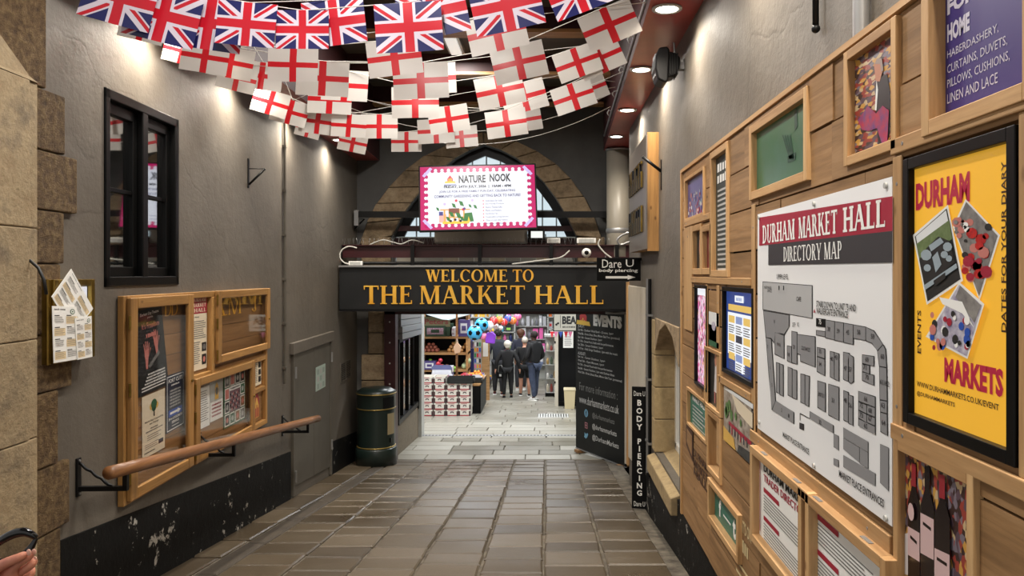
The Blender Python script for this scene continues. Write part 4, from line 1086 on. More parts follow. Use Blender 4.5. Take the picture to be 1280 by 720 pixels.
# stage-type floodlight on the right wall
def spot():
    Y = 5.55; c = PX(829, 84, Y)
    t = TH('wall_spotlight', 'chunky black spotlight fixed high on the right wall under the soffit', 'spotlight', (0.86, Y, c[2]))
    m = MB(); m.prism([(-0.075, -0.11), (-0.02, -0.135), (0.0, -0.12), (0.012, 0.10), (-0.01, 0.125), (-0.065, 0.115), (-0.09, 0.05), (-0.095, -0.03)], -0.10, 0.10, BLACKM); m.build('hood', t, bevel=0.012)
    m = MB(); m.prism([(0.0, -0.09), (0.045, -0.085), (0.085, -0.03), (0.09, 0.05), (0.06, 0.085), (0.0, 0.095)], -0.075, 0.075, BLACK); m.build('body', t, bevel=0.01)
    m = MB()
    for i in range(4): m.box(0.01+0.018*i, 0.018+0.018*i, -0.085, 0.085, -0.07, 0.08, BLACKM)
    m.build('cooling_fins', t)
    m = MB(); m.box(-0.088, -0.075, -0.07, 0.07, -0.08, 0.08, GREYP); m.build('lens', t)
    m = MB(); m.box(0.085, 0.13, -0.03, 0.03, -0.02, 0.03, GREYP); m.build('bracket', t); m = MB(); m.cyl((0.06, -0.02, 0.08), (0.05, -0.03, 0.17), 0.008, GREYP); m.build('safety_stay', t)
spot()
t = rth('hanging_rod', 'black rod hanging down the right wall at the top of the view', 'rod', 2.76, 0.88, XW)
m = MB(); m.tube([(0, -0.02, 0), (0, -0.02, 0.8)], 0.012, BLACKM); m.build('rod', t); m = MB(); m.ball((0, -0.02, 0.0), 0.016, BLACKM); m.build('end_knob', t)
t = rth('grey_pipe', 'grey pipe entering the right wall above the cladding', 'pipe', 2.34, 0.68, XW)
m = MB(); m.cyl((0, -0.028, 0), (0, -0.028, 1.0), 0.025, GREYP); m.build('pipe', t); m = MB(); m.cyl((0, -0.028, 0.18), (0, -0.028, 0.22), 0.032, GREYP); m.build('collar', t)

# leaning body piercing board
def piercing():
    Y = 7.55; a = PX(793, 635, Y); b_ = PX(810.5, 483, Y); H = b_[2]-a[2]; W_ = 0.15
    t = TH('leaning_sign', 'tall narrow black sign lettered down its length, leaning by the stone window', 'sign', (0.832, Y, fl(Y)))
    t.rotation_euler = (0, 0, math.radians(-14))
    m = MB(); m.box(0, W_, 0, 0.02, 0.0, H, MATTEB); m.build('panel', t, bevel=0.003)
    m = MB(); m.text('Dare U', .02, H*.925, W_-.02, H*.965, -.001, WHITE); m.text('Dare U', .02, H*.02, W_-.02, H*.06, -.001, WHITE)
    for i, ch in enumerate('BODY'): m.textc(ch, W_/2, H*(.845-.066*i), .058, -.001, WHITE, .03)
    for i, ch in enumerate('PIERCING'): m.textc(ch, W_/2, H*(.53-.0605*i), .055, -.001, WHITE, .03)
    m.build('lettering', t)
piercing()
t = rth('wall_vent', 'small grey louvred vent on the right wall beside the cladding', 'vent', 5.52, -0.14, XW)
m = MB(); frame_boxes(m, 0, 0.3, 0, 0.16, 0.012, -0.012, 0, GREYD, GREYD); m.build('vent_frame', t); m = MB(); m.box(0, 0.3, -0.002, 0, 0, 0.16, DARK)
for i in range(6): m.box(0.01, 0.29, -0.010, 0, 0.018+i*0.022, 0.028+i*0.022, LGREY)
m.build('louvres', t)
for k, yy in enumerate((7.18, 7.34)):
    t = rth('wall_pipe', ('thin dark pipe beside the stone window', 'thin pale pipe beside the cream door')[k], 'pipe', yy, -1.9+0.0, XW)
    m = MB(); m.cyl((0, -0.025, 0), (0, -0.025, 1.85), 0.016, (BLACKM, GREYP)[k]); m.build('pipe', t)
    for z in (0.3, 0.9, 1.5):
        m = MB(); m.box(-0.025, 0.025, -0.045, 0, z, z+0.02, GREYP); m.build('clip', t)

# events chalk board standing in the gateway
def events():
    p0 = Vector((0.445, 11.95, 0)); p1 = Vector((1.09, 10.72, 0)); d = p1-p0; L = d.length; ang = math.atan2(d.y, d.x)
    zb, zt = PX(786, 583, 10.75)[2], -0.515
    t = TH('events_board', 'tall black chalkboard headed events, standing in the right of the gateway', 'chalkboard', (p0.x, p0.y, zb), ang)
    H = zt-zb
    m = MB(); m.box(0, L, 0, 0.03, 0, H, CHALK); m.build('board', t, bevel=0.004)
    m = MB(); m.box(L, L+0.035, -0.012, 0.04, 0.05, H, CREAM); m.box(0, L, -0.008, 0.03, -0.015, 0.0, GREYP); m.build('edge_strip', t)
    for x in (0.04, L-0.16):
        m = MB(); m.box(x, x+0.12, -0.05, 0.30, fl(11.3)-zb-0.02 if x < 0.1 else fl(10.9)-zb, -0.015, PINED); m.build('foot', t)
    y = -.002; m = MB()
    YEL = mat('emblem_yellow', S(232, 190, 70), 0.5); REDE = mat('emblem_red', S(190, 40, 44), 0.5)
    def U(u, v): return (L*u, H*(1-v))
    m.flat([U(.09, .10), U(.24, .10), U(.24, .06), U(.165, .028), U(.09, .06)], y, REDE); 
    for u in (.115, .15, .185): a = U(u, .10); m.rect(a[0]+.005, a[1], a[0]+.028, a[1]+.025+.03*(u == .15), y-.001, YEL)
    m.flat([U(.02, .122), U(.32, .127), U(.30, .097), U(.03, .092)], y-.0015, YEL)
    m.build('emblem', t)
    def T(s_, u0, u1, v0, v1, mm=WHITE, b_=0.0): a = U(u0, v1); c_ = U(u1, v0); MB().text(s_, a[0], a[1], c_[0], c_[1], y, mm, b_).build('chalk_line', t)
    T('EVENTS', .38, .94, .042, .122, WHITE, .07)
    CH = mat('chalk_white', S(206, 206, 204), 0.8); CG = mat('chalk_grey', S(130, 130, 128), 0.8)
    T('JULY:', .05, .19, .125, .148, CH, .012)
    ls = [('Sat 4th - Durham Wind Band - 12 noon, 1pm+', .78), ('Wed 8th - Drum, Brass, Blues, Miners Gala Tour, (provisional)', .90), ('Sat 11th - Sunset Outdoor, 1pm+', .56), ('Fri 17th - Street Food, Stalls with live performances', .78), ('Sat 25th - Sunset Outdoor, 1pm+', .58), ('Fri 31st - Folk Songs Outdoor, 1pm with live music', .86)]
    for i, (s_, u) in enumerate(ls): T(s_, .05, u, .152+.026*i, .172+.026*i, CH, .012)
    T('AUGUST:', .05, .22, .315, .336, CH, .012)
    ls = [('Sat 1st - Sunset Outdoor, 1pm+', .62), ('Wed 5th - Open Museum, 1pm+', .60), ('Fri 7th - Street Food with live performances', .76), ('Sat 8th - Sunset Outdoor, 1pm with Durham Brass', .80), ('Wed 12th - Drum, Brass, Blues, Miners Gala Tour, (provisional)', .94)]
    for i, (s_, u) in enumerate(ls): T(s_, .05, u, .342+.027*i, .361+.027*i, CH, .012)
    T('For more information :', .08, .86, .53, .585, CG); T('www.durhammarkets.co.uk', .08, .88, .62, .675, CH)
    for i, s_ in enumerate(('@durhammarkets', '@durhammarkets', '@DurhamMarkets')): T(s_, .36, (.80, .84, .88)[i], .715+.075*i, .76+.075*i, (CG, CH, CH)[i], .006)
    m = MB(); SB = mat('chalk_blue', S(110, 160, 190), 0.7); SP = mat('chalk_pink', S(180, 120, 130), 0.7)
    a = U(.23, .735); m.disc(a[0], a[1], .055, y, SB, 18, .06); m.text('f', a[0]-.018, a[1]-.04, a[0]+.018, a[1]+.04, y-.001, CHALK, .03)
    a = U(.23, .82); m.rect(a[0]-.04, a[1]-.045, a[0]+.04, a[1]+.045, y, SP); m.rect(a[0]-.028, a[1]-.033, a[0]+.028, a[1]+.033, y-.0005, CHALK); m.disc(a[0], a[1], .018, y-.001, SP, 10)
    a = U(.23, .89); m.flat([(a[0]-.06, a[1]-.03), (a[0]-.01, a[1]-.05), (a[0]+.035, a[1]-.02), (a[0]+.06, a[1]+.03), (a[0]+.03, a[1]+.045), (a[0]+.0, a[1]+.02), (a[0]-.05, a[1]+.04), (a[0]-.045, a[1]+.0)], y, SB)
    m.build('social_icons', t)
events()
# ------------------------------------------------------------------ right wall: timber cladding with its framed posters
CY0, CZB, CZT = 5.11, -1.60, 0.668
HOLES = []
def cladding():
    t = rth('timber_cladding', 'rough sawn timber cladding covering the lower right wall', 'cladding', CY0, CZB)
    m = MB(); r = random.Random(11); h = 0.189; L = CY0-0.7
    for i in range(12):
        x = -r.random()*0.8
        while x < L:
            ln = r.uniform(0.7, 1.6); a, b_ = max(x, 0), min(x+ln, L)
            segs = [(a+0.001, b_-0.001, i*h+0.004, (i+1)*h-0.004)] if b_-a > 0.03 else []
            for (p0, p1, q0, q1) in HOLES:      # planks are cut round the recessed frames
                nx = []
                for (u0, u1, v0, v1) in segs:
                    if u1 <= p0 or u0 >= p1 or v1 <= q0 or v0 >= q1: nx.append((u0, u1, v0, v1)); continue
                    if u0 < p0: nx.append((u0, p0, v0, v1))
                    if u1 > p1: nx.append((p1, u1, v0, v1))
                    c0, c1 = max(u0, p0), min(u1, p1)
                    if v0 < q0: nx.append((c0, c1, v0, q0))
                    if v1 > q1: nx.append((c0, c1, q1, v1))
                segs = nx
            yo = r.uniform(-.004, .003)
            for (u0, u1, v0, v1) in segs:
                if u1-u0 > .004 and v1-v0 > .004: m.box(u0, u1, yo, 0.03, v0, v1, LARCH_H)
            x += ln
    m.build('planks', t)
    m = MB(); m.box(0.01, L-0.01, 0.062, 0.080, 0.01, CZT-CZB-0.01, MATTEB); m.build('backing', t)
    m = MB(); m.box(-0.0, L, -0.012, 0.05, CZT-CZB, CZT-CZB+0.02, LARCH_R); m.build('capping', t)
    m = MB(); m.box(-0.03, 0.0, -0.01, 0.05, 0, CZT-CZB+0.02, LARCH_V); m.build('end_board', t)
    # burnt emblem and painted words low on the planks
    def A(px, py): Y, z = RW(px, py, XP-0.006); return CY0-Y, z-CZB
    m = MB(); B1 = mat('burnt_brown', S(70, 40, 20), 0.7)
    m.flat([A(857.5, 525), A(866, 536), A(866, 578), A(857.5, 556)], -.006, B1)
    m.flat([A(858.6, 535), A(864.8, 545), A(864.8, 570), A(858.6, 552)], -.0066, LARCH_H)
    for s_, y in (('DURHAM', 560), ('MARKET', 572), ('HALL', 583)):
        a = A(867, y+10); b_ = A(884, y); m.text(s_, a[0], a[1]-.0, b_[0], a[1]+.05, -.006, B1, .03)
    o = m.build('burnt_emblem', t); o['label'] = 'burnt dark emblem and lettering on the lowest planks'
    m = MB(); YW = mat('faded_cream_paint', S(206, 186, 140), 0.7)
    a = A(920, 655); b_ = A(939, 655)
    m = MB(); m.text("WHAT'S ON", a[0], a[1], b_[0], a[1]+.06, -.006, YW, .02); m.build('painted_word', t); m = MB(); m.words(a[0], a[1]-.09, b_[0]-.04, a[1]-.03, -.006, YW, 6); m.build('painted_word', t)
    m = MB(); m.lines(a[0], a[1]-.16, b_[0], 12, .045, .014, -.006, YW); m.build('painted_text', t)

class Fr:
    """a framed item on the cladding; px of the outer frame are read on its front plane"""
    def __init__(s, name, label, cat, pL, pR, pT, pB, fw, D, mat_h=None, mat_v=None, sheetm=None, back=0.012, group=None, fname='frame', zT=None, zB=None, rec=None, pr=0.014):
        if fw: D = pr
        X = XP-D; s.X = X; s.D = D
        Y0, zt = RW(pL, pT, X); s.Y0 = Y0; Y1 = F*X/(pR-CX)
        zb = RW(pL, pB, X)[1]
        if zT is not None: zt = zT
        if zB is not None: zb = zB
        s.zb = zb; s.w = Y0-Y1; s.h = zt-zb
        s.t = rth(name, label, cat, Y0, zb, XP, group)
        s.ys = -back; s.sy = -back-0.001
        if rec is None: rec = 0.04 if fw else -D
        s.ys = rec; s.sy = rec-0.001
        if fw:
            m = MB(); frame_boxes(m, 0, s.w, 0, s.h, fw, -pr, rec+0.004, mat_h or LARCH_R, mat_v or LARCH_V)
            m.build(fname, s.t, bevel=0.002); HOLES.append((CY0-Y0+.002, CY0-Y1-.002, zb-CZB+.002, zt-CZB-.002))
            e = fw*0.9; m = MB(); m.box(e, s.w-e, rec, rec+0.008, e, s.h-e, sheetm or WHITE)
        else: m = MB(); m.box(0, s.w, -D, -0.006, 0, s.h, sheetm or WHITE)
        s.sheet = m.build('picture_panel', s.t)
    def A(s, px, py):
        Y, z = RW(px, py, XP+s.sy); return s.Y0-Y, z-s.zb
    def poly(s, m, pts, mt, k=0): return m.flat([s.A(*p) for p in pts], s.sy-0.0005*k, mt)
    def word(s, m, st, pL, pR, y0, y1, mt, k=0, bold=0.0, g=None, rot=0):
        a = s.A(pL, y1); b_ = s.A(pR, y1); c = s.A(pL, y0)
        m.glyphs(g or txt(st, bold), a[0], a[1], b_[0], c[1], s.sy-0.0005*k, mt, rot)
    def done(s, m, name='printing'): return m.build(name, s.t)

PURP = mat('purple_print', S(62, 50, 118), 0.4); PTXT = mat('pale_lilac_print', S(206, 200, 214), 0.5)
f = Fr('framed_sign', 'framed purple haberdashery sign at the top right of the cladding', 'framed sign', 1151, 1292, 0, 172, 0.035, 0.05, rec=0.02, pr=0.02, sheetm=PURP, zT=0.83)
m = MB()
f.word(m, 'FOR THE', 1184, 1262, 0, 20, PTXT, 0, .05); f.word(m, 'HOME', 1184, 1212, 31, 54, PTXT, 0, .05)
for s_, pr, y0, y1 in (('HABERDASHERY,', 1248, 64, 75), ('CURTAINS, DUVETS,', 1259, 82, 94), ('PILLOWS, CUSHIONS,', 1262, 100, 112), ('LINEN AND LACE', 1247, 118, 130)): f.word(m, s_, 1184, pr, y0, y1, PTXT)
f.done(m, 'lettering')

def bookish(name, sx, sz):
    mm, nt, b_ = newmat(name); v = nt.coord((sx, 1, sz)); vo = nt.n.new('ShaderNodeTexVoronoi'); vo.inputs['Scale'].default_value = 1.0; nt.l.new(v, vo.inputs['Vector'])
    sep = nt.n.new('ShaderNodeSeparateColor'); nt.l.new(vo.outputs['Color'], sep.inputs[0])
    c = nt.ramp(sep.outputs[0], [(0, S(60, 40, 36)), (.2, S(150, 60, 50)), (.4, S(196, 170, 130)), (.55, S(90, 70, 80)), (.7, S(200, 150, 70)), (.85, S(120, 110, 120)), (1, S(220, 210, 190))], 'CONSTANT')
    nt.l.new(c, b_.inputs['Base Color']); b_.inputs['Roughness'].default_value = 0.4; return mm
f = Fr('framed_photograph', 'framed photograph of a seated man among shelves of books', 'framed picture', 1054, 1119, 67, 209, 0.028, 0.035, rec=0.010, sheetm=bookish('photo_bookshelves', 34, 110))
m = MB(); JK = mat('photo_black', S(26, 22, 26), 0.4); FACE = mat('photo_skin', S(190, 130, 104), 0.5); REDC = mat('photo_red_cloth', S(186, 44, 58), 0.45, col2=S(90, 60, 120), scale=40); HAIRP = mat('photo_grey_hair', S(160, 140, 130), 0.5)
f.poly(m, [(1094, 110), (1099, 98), (1109, 92), (1113, 115), (1113, 165), (1107, 183), (1098, 186), (1096, 150)], JK, 1)
f.poly(m, [(1096, 100), (1098, 112), (1096, 138), (1094, 138)], WHITE, 2)
f.poly(m, [(1093, 82), (1096, 74), (1102, 75), (1104, 88), (1100, 102), (1095, 101)], FACE, 2); f.poly(m, [(1094, 80), (1097, 73), (1103, 73), (1105, 88), (1102, 90), (1101, 80)], HAIRP, 3)
f.poly(m, [(1073, 150), (1086, 132), (1096, 142), (1104, 132), (1112, 138), (1110, 178), (1104, 182), (1097, 160), (1086, 164), (1078, 162)], REDC, 4)
f.done(m, 'photograph')

GRN = mat('green_sheet', S(58, 104, 66), 0.3, col2=S(70, 110, 88), scale=5)
f = Fr('framed_picture', 'framed plain green picture with a faint dark drawing, left of the book photograph', 'framed picture', 936, 1008, 159, 251, 0.035, 0.055, rec=0.012, sheetm=GRN)
m = MB(); GL = mat('dark_green_line', S(34, 72, 56), 0.4)
for k in range(4): f.poly(m, [(978+3*k, 170), (979.0+3*k, 168), (988+1.5*k, 197), (987+1.5*k, 200)], GL, 1)
f.poly(m, [(984, 196), (995, 190), (994, 200), (985, 204)], GL, 1); f.poly(m, [(993, 140), (996, 134), (997, 158), (993, 164)], GL, 1)
f.done(m, 'drawing')

# directory map
MG_ = mat('map_dark_grey', S(136, 136, 138), 0.5); ML_ = mat('map_light_grey', S(176, 176, 176), 0.5); MBK = mat('map_black_band', S(52, 50, 54), 0.5); MWH = mat('map_white', S(236, 236, 236), 0.4)
f = Fr('directory_map', 'large white market directory map board with a red title band', 'map', 947, 1115, 268, 535, 0, 0.010, sheetm=MWH)
m = MB()
Z8 = lambda a, b_: (945+a/3.13, 330+b_/3.13); ZB = lambda a, b_: (930+a/1.565, 210+b_/1.565)
def box4(t4, mt, k=1, z=Z8): f.poly(m, [z(*p) for p in t4], mt, k)
box4([(30, 97), (291, 55), (291, 123), (30, 152)], RED, 1, ZB); box4([(48, 150), (291, 123), (291, 185), (48, 190)], MBK, 2, ZB)
a = f.A(*ZB(37, 148)); b_ = f.A(*ZB(277, 110)); zt = f.A(*ZB(37, 113))[1]; tot = b_[0]-a[0]
for s_, u0, u1 in (('DURHAM', 0, .36), ('MARKET', .395, .71), ('HALL', .75, 1.0)): m.glyphs(serif(s_, .20, .10, .10, .07), a[0]+tot*u0, a[1], a[0]+tot*u1, zt, f.sy-.0015, WHITE)
a = f.A(*ZB(78, 183)); b_ = f.A(*ZB(192, 175)); zt = f.A(*ZB(78, 155))[1]; tot = b_[0]-a[0]
for s_, u0, u1 in (('DIRECTORY', 0, .70), ('MAP', .745, 1.0)): m.glyphs(serif(s_, .16, .08, .06, .05), a[0]+tot*u0, a[1], a[0]+tot*u1, zt, f.sy-.0015, WHITE)
units = [([(28, 70), (220, 85), (220, 212), (28, 178)], ML_), ([(30, 183), (130, 200), (130, 245), (108, 280), (75, 268), (72, 310), (60, 290), (40, 288)], MG_),
 ([(75, 268), (110, 272), (110, 370), (75, 352)], MG_), ([(40, 288), (60, 293), (77, 538), (62, 572), (52, 440)], MG_), ([(77, 535), (148, 578), (148, 625), (63, 572)], MG_),
 ([(123, 320), (140, 324), (140, 386), (123, 378)], MG_), ([(141, 263), (161, 268), (161, 392), (141, 386)], MG_), ([(162, 275), (232, 285), (232, 403), (175, 380), (175, 355), (162, 350)], MG_),
 ([(237, 213), (272, 217), (272, 247), (237, 242)], MATTEB), ([(237, 260), (272, 265), (272, 285), (237, 277)], MG_),
 ([(273, 219), (308, 225), (308, 297), (273, 288)], MG_), ([(309, 225), (343, 231), (343, 305), (309, 298)], MG_), ([(344, 231), (381, 238), (381, 315), (344, 306)], MG_),
 ([(382, 238), (430, 247), (430, 299), (382, 290)], MG_), ([(431, 247), (462, 262), (498, 315), (475, 340), (455, 310), (431, 300)], MG_), ([(499, 317), (508, 335), (512, 404), (484, 400), (476, 342)], MG_),
 ([(484, 402), (512, 407), (514, 535), (486, 530)], MG_), ([(486, 533), (514, 538), (514, 585), (488, 578)], MG_), ([(488, 581), (514, 588), (515, 672), (489, 655)], MG_),
 ([(240, 326), (270, 333), (270, 370), (240, 360)], MG_), ([(240, 363), (270, 373), (270, 437), (240, 420)], MG_), ([(291, 342), (307, 346), (307, 450), (291, 440)], MG_), ([(308, 346), (325, 352), (325, 458), (308, 450)], MG_),
 ([(343, 345), (366, 350), (362, 375), (362, 460), (343, 450)], MG_), ([(364, 352), (382, 365), (382, 460), (372, 468), (364, 460)], MG_), ([(417, 355), (462, 362), (462, 400), (417, 388)], MG_), ([(417, 391), (445, 398), (445, 430), (417, 420)], MG_), ([(417, 423), (462, 436), (462, 475), (417, 455)], MG_),
 ([(80, 385), (93, 390), (93, 508), (80, 500)], MG_), ([(94, 390), (107, 396), (107, 518), (94, 510)], MG_), ([(126, 403), (142, 410), (142, 522), (126, 512)], MG_), ([(143, 411), (160, 418), (160, 530), (143, 522)], MG_), ([(176, 430), (192, 434), (192, 548), (176, 540)], MG_), ([(193, 435), (210, 440), (207, 558), (193, 549)], MG_),
 ([(242, 457), (272, 467), (272, 580), (242, 560)], MG_), ([(285, 470), (325, 483), (325, 612), (285, 590)], MG_), ([(344, 495), (362, 503), (362, 620), (344, 610)], MG_), ([(363, 512), (380, 518), (380, 632), (363, 622)], MG_),
 ([(402, 498), (467, 520), (467, 560), (402, 536)], MG_), ([(402, 540), (434, 552), (434, 585), (402, 570)], MG_), ([(435, 552), (467, 563), (467, 598), (435, 586)], MG_), ([(402, 574), (434, 588), (434, 620), (402, 602)], MG_), ([(435, 590), (467, 602), (467, 632), (435, 620)], MG_), ([(402, 606), (467, 636), (467, 668), (402, 634)], MG_),
 ([(212, 577), (303, 630), (303, 662), (212, 605)], MG_), ([(172, 622), (186, 628), (186, 650), (172, 642)], MBK)]
for q, mt in units:
    cx = sum(p[0] for p in q)/len(q); cy = sum(p[1] for p in q)/len(q)
    box4([(cx+(p[0]-cx)*1.0+(1.8 if p[0] > cx else -1.8), cy+(p[1]-cy)+(1.8 if p[1] > cy else -1.8)) for p in q], INK, 1); box4([(p[0]-(.8 if p[0] > cx else -.8), p[1]-(.8 if p[1] > cy else -.8)) for p in q], mt, 2)
for q in ([(195, 508), (243, 535), (243, 556), (195, 527)], [(195, 528), (226, 547), (226, 576), (195, 550)], [(227, 547), (243, 557), (243, 588), (227, 577)], [(195, 562), (257, 597), (257, 622), (195, 585)], [(267, 540), (283, 548), (283, 632), (267, 615)], [(176, 520), (185, 525), (185, 552), (176, 545)], [(176, 568), (185, 572), (185, 585), (176, 580)]):
    cx = sum(p[0] for p in q)/len(q); cy = sum(p[1] for p in q)/len(q)
    box4([(p[0]+(.6 if p[0] > cx else -.6), p[1]+(.6 if p[1] > cy else -.6)) for p in q], INK, 1, ZB); box4(q, MG_, 2, ZB)
def lab(st, zx, zy, h, wd, mt=INK, b_=0.0):
    a = f.A(*Z8(zx, zy)); m.text(st, a[0], a[1], a[0]+wd, a[1]+h, f.sy-.002, mt, b_)
for st, zx, zy in (('8', 72, 232), ('9/10', 84, 320), ('7', 46, 330), ('6', 56, 412), ('5', 62, 480), ('2', 100, 578), ('1', 128, 600), ('18', 126, 360), ('23', 146, 330), ('22/24/25', 180, 335), ('38', 282, 262), ('39', 318, 270), ('45', 355, 275), ('58', 398, 275), ('59', 452, 292), ('60', 490, 370), ('61/62', 488, 470), ('63', 492, 560), ('64', 494, 628), ('35', 248, 348), ('34', 248, 398), ('40', 293, 378), ('43', 310, 372), ('47', 346, 415), ('57', 365, 420), ('69', 430, 382), ('71', 422, 412), ('70', 430, 450), ('30/31', 245, 515), ('33', 298, 540), ('48', 346, 540), ('56', 365, 560), ('66', 425, 535), ('72', 408, 560), ('68', 442, 580), ('73', 408, 598), ('67', 442, 612), ('65', 425, 640), ('32', 248, 625)):
    lab(st, zx, zy, .014, .011*len(st), MBK, .01)
lab('75', 248, 235, .016, .022, WHITE, .01)
lab('CAFE', 160, 145, .016, .05, INK, .01); lab('MARKET MANAGER', 34, 97, .012, .10, INK); lab('OFFICE', 46, 110, .012, .06, INK); lab('UPPER LEVEL', 82, 58, .018, .145, INK, .01)
lab('STAIRS DOWN TO UNIT 75 AND', 238, 168, .021, .325, INK, .015); lab('WALKERGATE ENTRANCE', 238, 194, .021, .265, INK, .015)
box4([(84, 78), (100, 80), (100, 108), (84, 105)], ML_, 3); box4([(102, 80), (119, 82), (119, 112), (102, 109)], ML_, 3)
for c in (92, 110): box4([(c-2, 85), (c+2, 85), (c+2, 102), (c-2, 102)], INK, 4)
box4([(226, 190), (230, 175), (234, 190)], RED, 3); box4([(172, 583), (174, 583), (174, 612), (172, 612)], INK, 2); box4([(174, 583), (212, 604), (212, 607), (174, 587)], INK, 2)
lab('LIFT', 144, 245, .016, .03, INK, .01); lab('WC', 162, 245, .016, .02, INK, .01)
a = f.A(*ZB(77, 526)); b_ = f.A(*ZB(128, 557)); m.text('MARKET PLACE ENTRANCE', a[0], a[1], b_[0], a[1]+.020, f.sy-.002, INK, .015)
a = f.A(*ZB(187, 604)); b_ = f.A(*ZB(275, 665)); m.text('MARKET PLACE ENTRANCES', a[0], a[1], b_[0], a[1]+.022, f.sy-.002, INK, .015)
f.done(m, 'map_printing')
m = MB()
for px, py in ((949.5, 272), (1018, 255), (1108, 232), (949.5, 528), (1018, 582), (1108, 648)): a = f.A(px, py); m.cyl((a[0], f.sy-.006, a[1]), (a[0], f.sy, a[1]), .008, LGREY, n=10)
f.done(m, 'fixing_screw')

# yellow lit poster
YEL_ = mat('yellow_lit_poster', S(206, 152, 46), 0.3, emit=S(250, 190, 60), es=0.34)
f = Fr('lit_poster', 'yellow lit market poster in a black frame with three tilted photographs', 'poster', 1128, 1268, 200, 527, 0.028, 0.04, BLACK, BLACK, YEL_, rec=0.005, pr=0.012)
m = MB(); Zc = lambda a, b_: (1120+a/1.6, 150+b_/1.6); Zd = lambda a, b_: (1120+a/3.427, 240+b_/3.427)
CRIM = mat('crimson_print', S(170, 34, 62), 0.4, emit=S(170, 34, 62), es=0.15); DKB = mat('dark_brown_print', S(70, 44, 30), 0.4)
a = f.A(*Zc(40, 182)); b_ = f.A(*Zc(148, 170)); zt = f.A(*Zc(40, 128))[1]; m.text('DURHAM', a[0], a[1], b_[0], zt, f.sy-.0005, CRIM, .05)
a = f.A(*Zc(97, 524)); b_ = f.A(*Zc(215, 540)); zt = f.A(*Zc(97, 474))[1]; m.text('MARKETS', a[0], a[1], b_[0], zt, f.sy-.0005, CRIM, .05)
a = f.A(*Zc(211, 424)); b_ = f.A(*Zc(221, 80)); zt = f.A(*Zc(216, 82))[1]; m.text('DATES FOR YOUR DIARY', a[0], a[1], b_[0], zt, f.sy-.0005, DKB, .02, 90)
a = f.A(*Zc(43, 466)); b_ = f.A(*Zc(50.5, 380)); zt = f.A(*Zc(43, 380))[1]; m.text('EVENTS', a[0], a[1], b_[0], zt, f.sy-.0005, DKB, .02, 90)
a = f.A(*Zc(42, 532)); b_ = f.A(*Zc(206, 560)); m.text('WWW.DURHAMMARKETS.CO.UK/EVENT', a[0], a[1], b_[0], a[1]+.013, f.sy-.0005, DKB, .02); b_ = f.A(*Zc(118, 560)); m.text('@DURHAMMARKETS', a[0], a[1]-.024, b_[0], a[1]-.011, f.sy-.0005, DKB, .02)
def photo(q, fill, k):
    cx = sum(p[0] for p in q)/4; cy = sum(p[1] for p in q)/4
    f.poly(m, [Zd(*p) for p in q], WHITE, k); qi = [(cx+(p[0]-cx)*.91, cy+(p[1]-cy)*.93) for p in q]; f.poly(m, [Zd(*p) for p in qi], fill, k+1)
PG = mat('photo_dark_green', S(84, 104, 60), 0.4, col2=S(120, 136, 92), scale=60); PSK = mat('photo_pale_sky', S(226, 228, 228), 0.4); PCH = mat('photo_chrome_blue', S(150, 164, 172), 0.4); PDK = mat('photo_dark_grey', S(40, 40, 40), 0.4)
PRED = mat('photo_red', S(206, 44, 36), 0.4, col2=S(150, 20, 30), scale=50); PCR = mat('photo_crowd', S(130, 120, 150), 0.4, col2=S(210, 206, 214), scale=45); PWALL = mat('photo_stone', S(150, 146, 140), 0.4, col2=S(104, 100, 100), scale=40)
photo([(300, 30), (448, 185), (360, 465), (245, 150)], PWALL, 2)
def pz(pts, mt, k): f.poly(m, [Zd(*p) for p in pts], mt, k)
def blob(cx, cy, r, mt, k, s_=1.0): pz([(cx+r*math.cos(a*.7), cy+r*s_*math.sin(a*.7)) for a in range(9)], mt, k)
rr = random.Random(3)
for i in range(20): blob(rr.uniform(300, 400), rr.uniform(170, 370), rr.uniform(12, 26), (PRED, RED, PRED, SKIN_P)[i % 4], 4+i % 3)
for i in range(12): blob(rr.uniform(260, 310), rr.uniform(110, 210), rr.uniform(7, 13), (SKIN_P, PWALL, PDK, WHITE)[i % 4], 5+i % 2)
for c in ((265, 130, 22), (285, 160, 18), (320, 130, 16)): blob(*c, SKIN_P, 4)
for c in ((400, 150, 16), (300, 270, 14)): blob(*c, PDK, 5)
photo([(77, 185), (228, 55), (293, 380), (137, 483)], PDK, 6)
pz([(92, 190), (222, 78), (232, 130), (102, 245)], PSK, 8); pz([(96, 222), (236, 120), (250, 200), (112, 300)], PG, 9)
pz([(108, 290), (140, 240), (190, 190), (240, 210), (262, 300), (170, 380), (130, 400)], PDK, 10); pz([(165, 280), (188, 255), (205, 310), (180, 345)], PCH, 11); pz([(150, 230), (200, 195), (215, 215), (160, 255)], PCH, 11)
for c in ((145, 325, 16), (218, 268, 16), (140, 270, 24), (232, 235, 20), (238, 285, 14)): blob(*c, PCH, 12)
pz([(130, 400), (270, 305), (274, 325), (135, 420)], PCH, 12); pz([(172, 380), (222, 345), (225, 368), (178, 405)], PDK, 13)
photo([(285, 385), (393, 480), (320, 715), (140, 620)], PCR, 14)
pz([(290, 400), (380, 485), (352, 560), (270, 450)], PWALL, 16); pz([(200, 450), (300, 470), (350, 580), (300, 520), (215, 480)], WHITE, 17)
rr = random.Random(5)
for i in range(26): blob(rr.uniform(170, 330), rr.uniform(520, 670), rr.uniform(7, 15), (PDK, BLUEP, SKIN_P, WHITE, RED)[i % 5], 17+i % 3, 1.6)
f.done(m, 'poster_printing')
